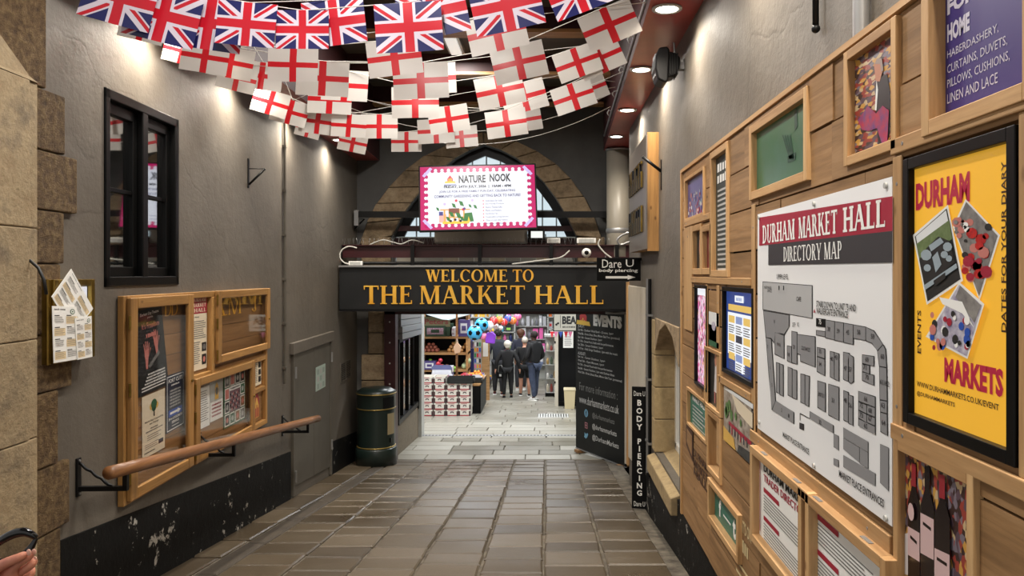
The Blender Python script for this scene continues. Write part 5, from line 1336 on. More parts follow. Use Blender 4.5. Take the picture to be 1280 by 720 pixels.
# wooden surround of the yellow poster
def batten_(name, label, Y0, Y1, z0, z1, D, vert):
    t = rth(name, label, 'batten', Y0, z0); m = MB(); m.box(0, Y0-Y1, -D, -0.002, 0, z1-z0, LARCH_V if vert else LARCH_R); m.build('board', t, bevel=0.003)
    m = MB()
    for u in (.1, .9):
        x, z = ((Y0-Y1)/2, u*(z1-z0)) if vert else (u*(Y0-Y1), (z1-z0)/2)
        m.cyl((x, -D-.001, z), (x, -D, z), .005, GREYP, n=8)
    m.build('screw_heads', t)
batten_('upright_batten', 'upright timber batten between the map and the yellow poster', 1.985, 1.935, -.41, .30, .008, True)
batten_('rail_batten', 'timber rail along the top of the yellow poster', 1.985, 1.30, .305, .345, .014, False)
batten_('rail_batten', 'timber rail along the bottom of the yellow poster', 1.985, 1.30, -.425, -.385, .014, False)
batten_('upright_batten', 'upright timber batten at the right edge of the view beside the yellow poster', 1.455, 1.40, -.385, .305, .008, True)
batten_('upright_batten', 'upright timber batten along the left edge of the map', 3.36, 3.30, -.70, .30, .008, True)
batten_('rail_batten', 'timber ledge running under the map', 3.36, 1.99, -.73, -.68, .014, False)
batten_('upright_batten', 'broad upright timber board at the far left end of the cladding', 5.02, 4.74, -.36, .30, .008, True)
batten_('rail_batten', 'timber rail above the two small lit screens', 4.74, 3.36, -.055, -.02, .014, False)
batten_('rail_batten', 'timber rail over the narrow pictures at the far end', 4.98, 4.20, .30, .335, .014, False)
batten_('upright_batten', 'upright timber batten between the two lit screens', 4.335, 4.28, -.80, -.06, .008, True)
batten_('upright_batten', 'upright timber batten left of the blue lit screen', 4.05, 3.99, -1.0, -.06, .008, True)
batten_('rail_batten', 'timber rail under the blue lit screen', 4.00, 3.36, -.56, -.525, .014, False)

# wine photograph
WBG = bookish('photo_wine_shelves', 75, 55)
f = Fr('framed_photograph', 'framed photograph of three red wine bottles, below the yellow poster', 'framed picture', 1116, 1216, 547, 700, 0.026, 0.05, rec=0.006, sheetm=WBG, zB=-0.98)
m = MB(); Ze = lambda a, b_: (930+a/3.657, 540+b_/3.657); WL = mat('photo_pink_label', S(214, 182, 180), 0.4); WB_ = mat('photo_bottle_black', S(24, 14, 18), 0.25); WC = mat('photo_red_cap', S(150, 40, 50), 0.3)
PAL = mat('photo_white_counter', S(214, 206, 204), 0.4)
def pe(pts, mt, k): f.poly(m, [Ze(*p) for p in pts], mt, k)
pe([(706, 470), (760, 460), (760, 658), (706, 640)], PAL, 1); pe([(820, 100), (905, 150), (905, 180), (820, 130)], PAL, 1)
def bottle(x0, x1, top, sh, cap, lab0, lab1, capm, lm, k):
    c = (x0+x1)/2; nw = (x1-x0)*.17
    pe([(c-nw, top), (c+nw, top+8), (c+nw, sh-60), (x1, sh+20), (x1, 760), (x0, 740), (x0, sh), (c-nw, sh-70)], WB_, k)
    pe([(c-nw-1, top), (c+nw+1, top+8), (c+nw+1, cap+8), (c-nw-1, cap)], capm, k+1); pe([(x0, lab0), (x1, lab0+32), (x1, lab1+34), (x0, lab1)], lm, k+1)
    pe([(x0+12, lab0+40), (x1-12, lab0+70), (x1-12, lab0+85), (x0+12, lab0+55)], WB_, k+2)
bottle(752, 806, 140, 320, 245, 430, 560, WC, WL, 3); bottle(813, 874, 152, 330, 262, 368, 552, WB_, WL, 6); bottle(880, 950, 192, 380, 300, 530, 680, WC, WL, 9)
a = f.A(*Ze(774, 365)); m.disc(a[0], a[1], .016, f.sy-.006, WL, 12, .022)
f.done(m, 'photograph')

# two projecting trader lists
for nm, pl, pr, pt, pb, lb, i in (('framed_list', 937, 1010, 556, 678, 'framed trader list headed in red, first under the map', 0), ('framed_list', 997, 1106, 608, 740, 'framed trader list under the map, nearest the wine bottles', 1)):
    f = Fr(nm, lb, 'framed list', pl, pr, pt, pb, 0.032, 0.085, sheetm=WHITE, rec=-0.012, pr=0.045, group='framed trader lists', zB=-1.12 if i == 0 else -1.2)
    m = MB(); w_, h_ = f.w, f.h; y = f.sy-.001
    if i == 0: m.text('DURHAM MARKET', .10, h_-.085, w_-.10, h_-.055, y, INK, .02); m.text('TRADER DIRECTORY', .10, h_-.125, w_-.10, h_-.095, y, RED, .02)
    z = h_-(.15 if i == 0 else .06)
    while z > .1:
        m.rect(.10, z-.018, w_*.42, z, y, RED); m.lines(.10, z-.03, w_-.08, 6, .012, .004, y, GINK); z -= .115
    f.done(m, 'list_printing')
    m = MB(); m.rect(.045, .05, .052, h_-.05, y-.001, RED); f.done(m, 'red_border'); m = MB(); m.rect(w_-.052, .05, w_-.045, h_-.05, y-.001, RED); f.done(m, 'red_border')
    for u in (.22, .78): m = MB(); m.box(w_*u-.03, w_*u+.03, -.036, -.022, h_-.001, h_+.002, GREYP); f.done(m, 'slot_catch')

TEAL = mat('teal_sign', S(44, 108, 92), 0.4)
f = Fr('framed_sign', 'framed teal sign inviting visitors to join the conversation, lowest on the cladding', 'framed sign', 884, 922, 596, 648, 0.03, 0.05, rec=0.010, pr=0.025, sheetm=TEAL, back=0.014)
m = MB(); a = f.A(893, 610); m.text('Join the conversation', .10, f.h-.075, f.w-.05, f.h-.045, f.sy-.001, WHITE, .01)
m.text('f', .14, .06, .19, .15, f.sy-.001, WHITE, .05); m.text('t', .44, .05, .50, .15, f.sy-.001, WHITE, .05)
m.rect(.24, .09, .40, .10, f.sy-.001, WHITE); m.rect(.54, .09, f.w-.06, .10, f.sy-.001, WHITE); f.done(m, 'lettering')
f = Fr('framed_sign', 'small teal information sign at the far end of the cladding', 'framed sign', 858, 882, 483, 530, 0.018, 0.022, rec=0.008, sheetm=TEAL)
m = MB(); m.text('MARKET HALL', .10, f.h-.07, f.w-.12, f.h-.04, f.sy-.001, WHITE, .02); m.lines(.10, f.h-.095, f.w-.08, 6, .022, .008, f.sy-.001, LGREY); f.done(m, 'lettering')
PGB = mat('photo_leaf_green', S(92, 132, 60), 0.4, col2=S(60, 96, 44), scale=90)
# street photograph
f = Fr('street_photograph', 'colour photograph of a street with trees under the blue lit screen', 'picture', 905, 942, 482, 549, 0, 0.008, sheetm=mat('photo_building', S(190, 180, 166), 0.4, col2=S(120, 100, 84), scale=30), back=0.008)
m = MB(); w_, h_ = f.w, f.h; y = f.sy-.001
for c in ((.14, .62, .035), (.22, .70, .03), (.10, .54, .03), (.45, .60, .02), (.30, .56, .028), (.62, .55, .018)): m.disc(w_*c[0], h_*c[1], c[2], y-.0012, PGB, 9)
m.flat([(w_*.3, h_*.95), (w_*.98, h_*.85), (w_*.98, h_*.6), (w_*.5, h_*.7)], y, OFFW); m.flat([(0, h_*.95), (w_*.3, h_), (w_, h_), (w_, h_*.92)], y-.0004, PSK)
m.flat([(w_*.2, h_*.42), (w_*.95, h_*.38), (w_*.95, h_*.30), (w_*.2, h_*.36)], y-.0004, RED)
for i in range(7): m.rect(w_*(.2+.1*i), h_*.22, w_*(.23+.1*i), h_*.36, y-.0008, (PDK, RED, NAVY)[i % 3])
m.flat([(0, 0), (w_*.45, 0), (w_*.38, h_*.18), (0, h_*.26)], y-.001, YELP); m.flat([(w_*.5, 0), (w_, 0), (w_, h_*.2), (w_*.55, h_*.15)], y-.001, PDK)
f.done(m, 'photograph')
# lit screens
SBL = lit('screen_navy', S(44, 66, 130), 0.8); SWH = lit('screen_pale', S(226, 230, 236), 0.85); SYE = lit('screen_ochre', S(216, 180, 96), 0.8); SGB = lit('screen_steel_blue', S(130, 146, 190), 0.75); SDK = lit('screen_ink', S(60, 64, 80), 0.5)
f = Fr('lit_screen', 'black framed lit screen with a blue and white information page', 'screen', 902, 940.5, 358, 464, 0.022, 0.035, BLACK, BLACK, SBL, rec=0.008, pr=0.012)
m = MB(); w_, h_ = f.w, f.h; y = f.sy-.001
m.rect(.06, .10, w_-.05, h_-.125, y, SWH); m.rect(.07, h_-.115, w_-.05, h_-.085, y, SYE); m.rect(.20, h_-.072, w_-.22, h_-.04, y, SWH); m.words(.23, h_-.065, w_-.25, h_-.047, y-.0005, SGB, 9)
for c in range(3):
    x = .08+c*(w_-.16)/3; z = h_-.14
    for r in range(3):
        m.rect(x, z-.035, x+(w_-.2)/3.2, z, y-.0005, (SYE, SGB, SYE, SDK)[(c+r*2) % 4]); m.lines(x, z-.045, x+(w_-.2)/3.2, 4, .011, .005, y-.0005, GINK); z -= .09
m.rect(w_*.36, .03, w_*.66, .12, y-.0004, SWH); f.done(m, 'screen_picture')
def blossom():
    mm, nt, b_ = newmat('screen_flower_picture'); v = nt.coord((70, 1, 46)); vo = nt.n.new('ShaderNodeTexVoronoi'); nt.l.new(v, vo.inputs['Vector']); vo.inputs['Scale'].default_value = 1.0
    sep = nt.n.new('ShaderNodeSeparateColor'); nt.l.new(vo.outputs['Color'], sep.inputs[0])
    c = nt.ramp(sep.outputs[0], [(0, S(214, 90, 150)), (.25, S(236, 190, 214)), (.45, S(200, 120, 190)), (.6, S(240, 226, 230)), (.75, S(70, 60, 50)), (.87, S(206, 130, 70))], 'CONSTANT')
    nt.l.new(c, b_.inputs['Emission Color']); b_.inputs['Emission Strength'].default_value = 0.8; b_.inputs['Base Color'].default_value = (.1, .1, .1, 1); return mm
f = Fr('lit_screen', 'tall black framed lit screen showing pink flowers', 'screen', 867.5, 883, 356, 479, 0.018, 0.03, BLACK, BLACK, blossom(), rec=0.008, pr=0.012)
m = MB(); m.rect(.02, f.h-.06, f.w-.02, f.h-.02, f.sy-.001, SWH); f.done(m, 'screen_caption')
f = Fr('small_picture', 'small green landscape print between the two lit screens', 'picture', 886.5, 899, 389, 431, 0, 0.006, sheetm=PG, back=0.006)
m = MB(); m.rect(0, f.h*.62, f.w, f.h, f.sy-.001, PSK); m.disc(f.w*.5, f.h*.6, .05, f.sy-.0015, PCR, 10, .025); m.rect(.0, 0, f.w, .03, f.sy-.001, GREENP); f.done(m, 'picture_printing')
f = Fr('framed_photograph', 'narrow framed photograph of a pale dress below the green print', 'framed picture', 880, 900, 432, 506, 0.02, 0.03, rec=0.010, sheetm=PDK)
m = MB(); w_, h_ = f.w, f.h; m.flat([(w_*.4, h_*.3), (w_*.62, h_*.3), (w_*.56, h_*.75), (w_*.46, h_*.75)], f.sy-.001, PAL); m.disc(w_*.5, h_*.82, .025, f.sy-.0015, FACE, 10, .035); m.rect(w_*.42, h_*.12, w_*.48, h_*.3, f.sy-.001, SKIN_P); f.done(m, 'photograph')
PH = bookish('photo_purple_display', 40, 34)
f = Fr('framed_photograph', 'framed purple photograph at the top far end of the cladding', 'framed picture', 855, 879, 224, 278, 0.02, 0.025, rec=0.008, sheetm=mat('photo_violet', S(88, 80, 130), 0.35))
m = MB(); rr = random.Random(9); w_, h_ = f.w, f.h
for i in range(60): m.disc(rr.uniform(.05, w_-.05), rr.uniform(.03, h_*.6), rr.uniform(.008, .018), f.sy-.0008-.0001*(i % 5), (SKIN_P, PURP, WHITE, RED, PCH)[i % 5], 7)
f.done(m, 'photograph')
f = Fr('framed_menu', 'tall narrow framed dark green menu sign', 'framed sign', 887, 909, 192, 346, 0.035, 0.055, rec=0.014, sheetm=mat('slate_green', S(50, 60, 58), 0.5))
m = MB(); w_, h_ = f.w, f.h; y = f.sy-.001
for k in range(2): m.words(.075, h_-.115-.06*k, w_-.05, h_-.07-.06*k, y, WHITE, 5)
m.lines(.08, h_-.21, w_-.08, 17, .026, .011, y, LGREY); f.done(m, 'lettering')
for k, (a_, b_) in enumerate(((864, 876), (876, 888))):
    f = Fr('narrow_picture', ('narrow deep framed dark picture beside the broad end board', 'narrow deep framed red picture beside the tall menu sign')[k], 'framed picture', a_, b_, 283, 343, 0.035, 0.05, rec=0.014, sheetm=(PDK, mat('photo_dark_red', S(110, 40, 40), 0.4))[k], group='narrow framed pictures')
    m = MB(); m.disc(f.w/2, f.h*.55, .03, f.sy-.001, (SKIN_P, OFFW)[k], 9, .06); f.done(m, 'photograph')
f = Fr('framed_picture', 'narrow framed brown picture above the teal conversation sign', 'framed picture', 883, 900, 510, 586, 0.028, 0.04, sheetm=mat('photo_brown', S(120, 72, 44), 0.4, col2=S(80, 40, 26), scale=25))
m = MB(); m.lines(.05, f.h-.06, f.w-.05, 8, .03, .012, f.sy-.001, YELP); f.done(m, 'printing')

cladding()
# ------------------------------------------------------------------ bunting
FLW = mat('flag_white_plastic', S(202, 197, 190), 0.32, bump=0.06, bscale=30); FLR = mat('flag_red_plastic', S(190, 20, 30), 0.32)
def union_mat():
    m, nt, b = newmat('union_flag_print'); tc = nt.n.new('ShaderNodeTexCoord'); sp = nt.n.new('ShaderNodeSeparateXYZ'); nt.l.new(tc.outputs['UV'], sp.inputs[0])
    x = nt.M('MULTIPLY', nt.M('SUBTRACT', sp.outputs[0], 0.5), 44.0); y = nt.M('MULTIPLY', nt.M('SUBTRACT', sp.outputs[1], 0.5), 32.0)
    ax, ay = nt.M('ABSOLUTE', x), nt.M('ABSOLUTE', y)
    k = 32/44; n_ = math.sqrt(1+k*k)
    s1 = nt.M('DIVIDE', nt.M('SUBTRACT', y, nt.M('MULTIPLY', x, k)), n_); s2 = nt.M('DIVIDE', nt.M('ADD', y, nt.M('MULTIPLY', x, k)), n_)
    lt = lambda a, c: nt.M('LESS_THAN', a, c); a1, a2 = nt.M('ABSOLUTE', s1), nt.M('ABSOLUTE', s2)
    wd = nt.M('MAXIMUM', lt(a1, 3.1), lt(a2, 3.1))
    sx = nt.M('SIGN', x)
    r1 = nt.M('MULTIPLY', s1, sx); r2 = nt.M('MULTIPLY', s2, sx)     # red on alternate sides
    def band(r): return nt.M('MULTIPLY', nt.M('GREATER_THAN', r, -0.1), lt(r, 2.1))
    rd = nt.M('MAXIMUM', band(r1), band(r2))
    wc = nt.M('MAXIMUM', lt(ax, 5.0), lt(ay, 5.0)); rc = nt.M('MAXIMUM', lt(ax, 3.1), lt(ay, 3.1))
    Wc, Rc, Bc = S(204, 194, 206), S(186, 20, 38), S(30, 32, 86)
    c = nt.mix(wd, Bc, Wc); c = nt.mix(rd, c, Rc); c = nt.mix(wc, c, Wc); c = nt.mix(rc, c, Rc)
    nt.l.new(c, b.inputs['Base Color']); b.inputs['Roughness'].default_value = 0.34; return m
UNION = union_mat()
def flagmesh(name, kind, ratio, seed):
    r = random.Random(seed)
    if kind == 'x': us = [0, .1, .2, .3, .43, .57, .7, .8, .9, 1]; vs = [0, .14, .28, .42, .58, .72, .86, 1]
    else: us = [i/12 for i in range(13)]; vs = [i/8 for i in range(9)]
    a1, a2, p1, p2, c = r.uniform(.008, .022), r.uniform(.004, .012), r.uniform(0, 6), r.uniform(0, 6), r.uniform(-.04, .04)
    def pt(u, v): return (u-.5, a1*math.sin(u*5+p1)*(.3+(1-v))+a2*math.sin(v*6+u*3+p2)+c*(1-v)**2, (v-.5)*ratio)
    n, k = len(us), len(vs); V = [pt(u, v) for v in vs for u in us]; Fc = []; mi = []
    for j in range(k-1):
        for i in range(n-1):
            Fc.append((j*n+i, j*n+i+1, (j+1)*n+i+1, (j+1)*n+i)); cu, cv = (us[i]+us[i+1])/2, (vs[j]+vs[j+1])/2
            mi.append(1 if kind == 'x' and (abs(cu-.5) < .08 or abs(cv-.5) < .09) else 0)
    me = bpy.data.meshes.new(name); me.from_pydata(V, [], Fc)
    for m_ in ((FLW, FLR) if kind == 'x' else (UNION,)): me.materials.append(m_)
    me.polygons.foreach_set('material_index', mi); me.polygons.foreach_set('use_smooth', [True]*len(Fc))
    uv = me.uv_layers.new(name='UVMap'); P = [(u, v) for v in vs for u in us]
    for lp in me.loops: uv.data[lp.index].uv = P[lp.vertex_index]
    return me
XM = [flagmesh('cross_flag', 'x', .66, s_) for s_ in range(5)]; UM = [flagmesh('union_flag', 'u', .74, 20+s_) for s_ in range(3)]
ROWS = [
 ('u', 3.70, 'front row', [(150, -3, 92, 15), (204, 19, 92, 14), (261, 29, 90, 9), (308, 30, 74, 5), (378, 37, 66, 0), (418, 28, 78, -7), (511, 34, 84, -4), (541, 15, 86, -12), (633, 6, 88, -12), (722, -12, 76, -22)]),
 ('x', 4.35, 'second row', [(178, 32, 58, 14), (256, 71, 60, 9), (366, 81, 63, 2), (493, 72, 68, -7), (621, 40, 74, -13), (735, -13, 62, -25)]),
 ('x', 4.95, 'third row', [(228, 64, 48, 15), (288, 78, 58, 11), (403, 98, 66, 3), (526, 101, 69, -3), (649, 78, 67, -13), (762, 31, 70, -23)]),
 ('x', 5.65, 'fourth row', [(296, 97, 50, 14), (327, 95, 52, 7), (431, 107, 58, 3), (541, 98, 58, -3), (519, 128, 59, -1), (625, 113, 60, -12), (722, 78, 56, -20), (750, 73, 58, -24)]),
 ('x', 6.40, 'fifth row', [(338, 128, 46, 17), (362, 140, 46, 15), (397, 152, 46, 8), (412, 124, 55, 3), (436, 157, 44, 4), (474, 158, 46, 0), (561, 149, 50, -9), (655, 121, 56, -15), (633, 154, 51, -8), (717, 121, 52, -19)]),
 ('x', 7.20, 'hindmost row', [(385, 161, 32, 15), (441, 178, 36, 12), (508, 177, 38, 0), (545, 164, 46, -3), (577, 171, 40, -5), (655, 150, 44, -10), (736, 112, 46, -21)]),
]
NTH = ['first', 'second', 'third', 'fourth', 'fifth', 'sixth', 'seventh', 'eighth', 'ninth', 'tenth']
cord = mat('white_cord', S(226, 222, 212), 0.6)
kk = 0
for kind, Y, rname, fl_ in ROWS:
    fl_ = sorted(fl_); pts = []
    for i, (cx, cy, wpx, tilt) in enumerate(fl_):
        Yi = Y+0.035*((i % 3)-1)+(0.06 if rname == 'fourth row' and i in (4,) else 0)
        wd = wpx/F*Yi; p = PX(cx, cy, Yi)
        o = bpy.data.objects.new('union_flag' if kind == 'u' else 'cross_flag', (UM if kind == 'u' else XM)[kk % (3 if kind == 'u' else 5)]); COL.objects.link(o); kk += 1
        o.location = (p[0], p[1], p[2]+CZ); o.scale = (wd, wd*0.6, wd); th = math.radians(tilt); o.rotation_euler = (0, th, 0)
        where = 'leftmost' if i == 0 else ('rightmost' if i == len(fl_)-1 else NTH[i]+' from the left')
        tag(o, ('red white and blue union flag, ' if kind == 'u' else 'white flag with a red cross, ')+where+' in the '+rname+' of bunting', 'flag', 'union flags on the bunting' if kind == 'u' else 'red cross flags on the bunting')
        h = wd*(.74 if kind == 'u' else .66)/2
        top = Vector((p[0]+h*math.sin(th), Yi, p[2]+h*math.cos(th))); hw = Vector((wd/2*math.cos(th), 0, -wd/2*math.sin(th)))
        pts.append(top)
    # the cord runs along the tops of the flags and is tied to the fascia at both ends
    keep = [pts[0]]; rest = []
    for q in pts[1:]:
        (keep if q.x-keep[-1].x > 0.30 else rest).append(q)
    L0 = Vector((XL(Y)+0.38, Y, 1.85)); R0 = Vector((0.64, Y, 1.80))
    C = ([L0] if L0.x < keep[0].x-.1 else [])+keep+([R0] if R0.x > keep[-1].x+.1 else [])
    tag(MB().tube(C, 0.0026, cord, 5).build('bunting_rope', None, (0, 0.004, CZ)), 'white cord carrying the '+rname+' of bunting', 'cord', None)
    if rest: tag(MB().tube([L0-Vector((0, 0, .05))]+rest+[R0-Vector((0, 0, .05))], 0.0022, cord, 5).build('bunting_rope', None, (0, 0.006, CZ)), 'second thinner white cord of the '+rname+' of bunting', 'cord', None)
for k, (ya, yb, sag, lab_) in enumerate(((6.9, 6.6, .34, 'bare white cord, upper of the three sagging before the arch'), (7.5, 7.3, .40, 'bare white cord, middle of the three sagging before the arch'), (8.3, 8.0, .40, 'bare white cord, lowest of the three sagging before the arch'))):
    a = Vector((XL(ya)+.38, ya, 1.80)); b_ = Vector((0.66, yb, 1.74)); P = []
    for i in range(17): u = i/16; P.append(a.lerp(b_, u)-Vector((0, 0, sag*4*u*(1-u))))
    tag(MB().tube(P, 0.0024, cord, 5).build('bunting_rope', None, (0, 0, CZ)), lab_, 'cord')
# conduit along the right fascia, with the hooks the cords are tied to
t = TH('fascia_conduit', 'thin grey conduit with cable hooks running along the right red fascia', 'conduit', (0.655, 4.6, 1.80))
m = MB(); m.tube([(-0.015, 0, 0), (-0.008, 0.3, 0), (0.05, 3.0, 0.02), (0.105, 5.6, 0.03)], 0.014, GREYP, 8); m.build('tube', t)
for yy in (0.4, 1.3, 2.2, 3.1, 4.0):
    m = MB(); x = -0.02+yy*0.021; m.tube([(x, yy, 0.02), (x-.03, yy, 0.03), (x-.045, yy, 0.0), (x-.03, yy, -.03)], 0.006, LGREY, 6); m.build('hook', t)
# ------------------------------------------------------------------ the market hall beyond the gateway
m = MB(); HALLW = mat('hall_wall', S(214, 214, 208), 0.7)
m.box(-8.2, -8.0, 11.8, 31.2, -4.2, 1.6, HALLW); m.build('wall_left_market', None, (0, 0, CZ), kind='structure')
m = MB(); m.box(7.0, 7.2, 11.8, 31.2, -4.2, 1.6, HALLW); m.build('wall_right_market', None, (0, 0, CZ), kind='structure')
m = MB(); m.box(-8.2, 7.2, 31.0, 31.2, -4.2, 1.6, HALLW); m.build('wall_back_market', None, (0, 0, CZ), kind='structure')
m = MB(); m.box(-8.2, 7.2, 11.75, 31.2, 1.6, 1.7, HALLW); m.build('ceiling_market', None, (0, 0, CZ), kind='structure')
HL = mat('hall_tube_lens', (0.9, 0.9, 0.9, 1), 0.4, emit=(0.95, 0.98, 1, 1), es=3)
for i, (x, y) in enumerate(((-2.2, 13.4), (0.2, 13.6), (-3.0, 16.2), (0.0, 16.6), (-2.0, 19.6), (0.8, 19.6), (-2.0, 23.5), (0.5, 27.5))):
    t = TH('hall_batten', 'white strip light on the market hall ceiling', 'light', (x, y, 1.6), 0, 'strip lights of the market hall')
    b_ = MB(); b_.box(-0.75, 0.75, -0.1, 0.1, -0.06, 0, WHITE); b_.build('housing', t); b_ = MB(); b_.box(-0.72, 0.72, -0.07, 0.07, -0.08, -0.06, HL); b_.build('tube_lens', t)
    l = bpy.data.lights.new('hall_tube', 'AREA'); l.energy = HALL_W; l.color = (0.95, 0.98, 1); l.shape = 'RECTANGLE'; l.size = 1.5; l.size_y = 0.6
    lo = bpy.data.objects.new('hall_tube', l); COL.objects.link(lo); lo.parent = t; lo.location = (0, 0, -0.1)

# drain slot and grating
t = TH('floor_drain', 'narrow slotted drain crossing the hall floor', 'drain', (-2.3, 13.55, fl(13.55)))
m = MB(); m.box(0, 3.6, 0, 0.11, -0.02, 0.008, GREYP); m.build('channel', t); m = MB()
for i in range(60): m.box(0.02+i*.06, 0.055+i*.06, 0.03, 0.08, 0.008, 0.0095, BLACK)
m.build('slots', t)
t = TH('floor_grating', 'pale metal floor grating by the right side of the hall', 'grating', (-.20, 16.1, fl(16.35)))
m = MB(); m.box(0, .66, 0, .5, -.01, .008, BLACK); m.build('pit', t); m = MB()
for i in range(12): m.box(.01+i*.055, .045+i*.055, .02, .48, .008, .018, LGREY)
m.build('bars', t)

# shop front with a half raised shutter, left of the gateway
def shopfront():
    X, y0, y1 = -2.26, 11.62, 13.75
    t = TH('shop_front', 'dark glazed shop front under a grey roller shutter, just inside the gateway', 'shop front', (X, y0, fl(y0)), PI/2)
    L = y1-y0; z0 = fl(y0); H = 2.5
    m = MB(); m.prism([(0, -.05), (L-.3, fl(y1-.3)-z0-.03), (L-.3, .42), (0, .48)], 0, .12, stone('shop_base_stone', S(96, 86, 70), S(120, 108, 90), S(104, 94, 78), .3)); m.build('base', t)
    m = MB(); m.box(0, L-.3, -.02, .1, .46, .53, BLACK); m.box(0, .06, -.02, .1, .53, 1.75, BLACK); m.box(L-.36, L-.30, -.02, .1, .40, 1.75, BLACK)
    for i in range(1, 4): m.box(i*.46-.012, i*.46+.012, 0, .06, .53, 1.75, BLACK)
    m.box(0, L-.3, -.02, .06, 1.70, 1.76, BLACK); m.build('window_frame', t)
    m = MB(); m.box(.02, L-.32, .03, .036, .5, 1.74, GLASS); m.build('glass_pane', t)
    m = MB()
    for i in range(7): m.prism([(0, 1.76+.10*i), (L-.3, 1.70+.10*i), (L-.3, 1.79+.10*i), (0, 1.85+.10*i)], -.05-.02*(i < 2), .05, GREYP)
    m.build('roller_shutter', t)
    m = MB(); m.box(L-.30, L, -.06, .12, fl(y1)-z0-.05, 2.6, LGREY); m.build('end_post', t, bevel=.005)
    m = MB(); m.box(0, L-.3, .6, .65, 0, 2.5, mat('shop_back_wall', S(70, 68, 62), .8)); m.box(0, L-.3, .1, .6, .45, .48, SHELFW); m.build('shop_interior', t)
    r = random.Random(4); cs = [S(200, 190, 170), S(150, 60, 50), S(220, 215, 205), S(90, 100, 110), S(180, 150, 90), S(60, 80, 60)]
    for i in range(26):
        y = y0+.1+r.random()*(L-.55); z = fl(y0)+.48+r.choice((0, .42, .82)); h = r.uniform(.10, .26); a = r.uniform(.03, .07)
        g = MB(); mt = JARM[i % 6]; g.lathe([(0, 0), (a, 0), (a, h*.7), (a*.45, h*.85), (a*.45, h), (0, h)], mt, n=10)
        tag(g.build('jar', None, (X-.25-.12*r.random(), y, CZ+z)), 'small jar or bottle displayed behind the dark shop window', 'jar', 'jars in the shop window')
    for k in (.42, .82):
        g = MB(); g.box(0, L-.3, .12, .55, .455+k, .478+k, SHELFW); g.build('display_shelf', t)
JARM = [mat('jar_'+n_, c, .3) for n_, c in (('cream', S(226, 214, 190)), ('red', S(170, 60, 50)), ('white', S(230, 228, 222)), ('slate', S(90, 104, 116)), ('amber', S(190, 150, 80)), ('green', S(70, 96, 70)))]
shopfront()

# fruit and vegetable stall
CART = mat('carton_white_print', S(222, 216, 206), .6); CARTB = mat('carton_dark_print', S(64, 36, 40), .6); CARTR = mat('carton_red_print', S(170, 50, 60), .6)
def carton():
    m = MB(); w_, d, h = .262, .40, .136
    for a in ((0, w_, 0, .008), (0, w_, d-.008, d)): m.box(a[0], a[1], a[2], a[3], .0, h, CART)
    for a in (0, w_-.008): m.box(a, a+.008, 0, d, 0, h, CART)
    m.box(0, w_, 0, d, 0, .008, CART)
    t = m
    m.rect(.0, .0, .035, h*.75, -.001, CARTB); m.rect(w_-.035, .0, w_, h*.75, -.001, CARTB); m.rect(.035, .0, w_-.035, .022, -.001, CARTR)
    m.flat([(w_*.36, h*.42), (w_*.64, h*.42), (w_*.64, h*.62), (w_*.58, h*.70), (w_*.42, h*.70), (w_*.36, h*.62)], -.0015, CARTB); m.rect(w_*.42, h*.40, w_*.58, h*.54, -.002, CART)
    m.lines(w_*.2, h*.92, w_*.75, 1, .02, .012, -.001, CARTR)
    return m
sx0, sy0 = PX(526, 520, 16.4)[0], 16.4; c0 = carton().build('fruit_carton', None); first = True
zb = fl(16.4)+.004
for c in range(4):
    n = 5
    for r_ in range(n+(1 if c < 2 else 0)):
        o = c0 if first else c0.copy()
        if not first: COL.objects.link(o)
        first = False
        o.location = (sx0+c*.268+random.uniform(-.004, .004), sy0+random.uniform(-.006, .006), CZ+zb+r_*.139)
        tag(o, 'printed fruit carton, %s in the %s column of the stall front' % (('lowest', 'second up', 'third up', 'fourth up', 'fifth up', 'topmost')[r_], ('leftmost', 'second', 'third', 'rightmost')[c]), 'carton', 'stacked cartons before the fruit stall')
def stall_table():
    t = TH('stall_table', 'dark sided stall table laden with boxed fruit', 'table', (sx0+.02, 16.82, fl(17)))
    m = MB(); m.box(0, 1.22, 0, 1.55, .62, .66, SHELFW); m.build('table_top', t)
    m = MB(); m.box(1.20, 1.22, 0, 1.55, .0, .64, mat('stall_skirt', S(48, 50, 48), .7)); m.box(0, 1.22, 0, .02, .0, .62, MATTEB); m.build('skirt', t)
    for x in (.04, 1.15):
        for y in (.06, 1.48):
            q = MB(); q.box(x-.025, x+.025, y-.025, y+.025, -.06, .62, SHELFW); q.build('leg', t)
stall_table()
def tray(x, y, z, w_, d, h, mt, label, mt2=None, group=None):
    t = TH('produce_tray', label, 'tray', (x, y, z), 0, group); m = MB()
    m.box(0, w_, 0, d, 0, .012, mt)
    for a in ((0, w_, 0, .012), (0, w_, d-.012, d), (0, .012, 0, d), (w_-.012, w_, 0, d)): m.box(a[0], a[1], a[2], a[3], 0, h, mt)
    m.build('tray_body', t)
    m = MB(); m.prism([(0, h), (.05, h+.05), (w_-.05, h+.05), (w_, h), (w_, h*.6), (0, h*.6)], -.004, 0, mt2 or mt); m.build('tray_front', t); return t
ztab = fl(17)+.66
TR1 = mat('tray_white_card', S(220, 220, 226), .6); TR2 = mat('tray_blue_print', S(96, 100, 140), .6); TR3 = mat('tray_black_plastic', S(30, 32, 32), .5)
UF = mat('tray_union_print', S(200, 190, 210), .5, col2=S(150, 60, 80), scale=30)
def pxloc(px, py, Y): return PX(px, py, Y)
p = PX(559, 487, 16.35); tray(p[0], 16.36, zb+.139*5+.0, .56, .4, .12, TR3, 'shallow black tray on top of the right cartons')
p = PX(538, 470, 17.0); tray(p[0], 16.95, ztab, .46, .38, .14, TR1, 'white printed fruit tray on the left of the stall table', UF)
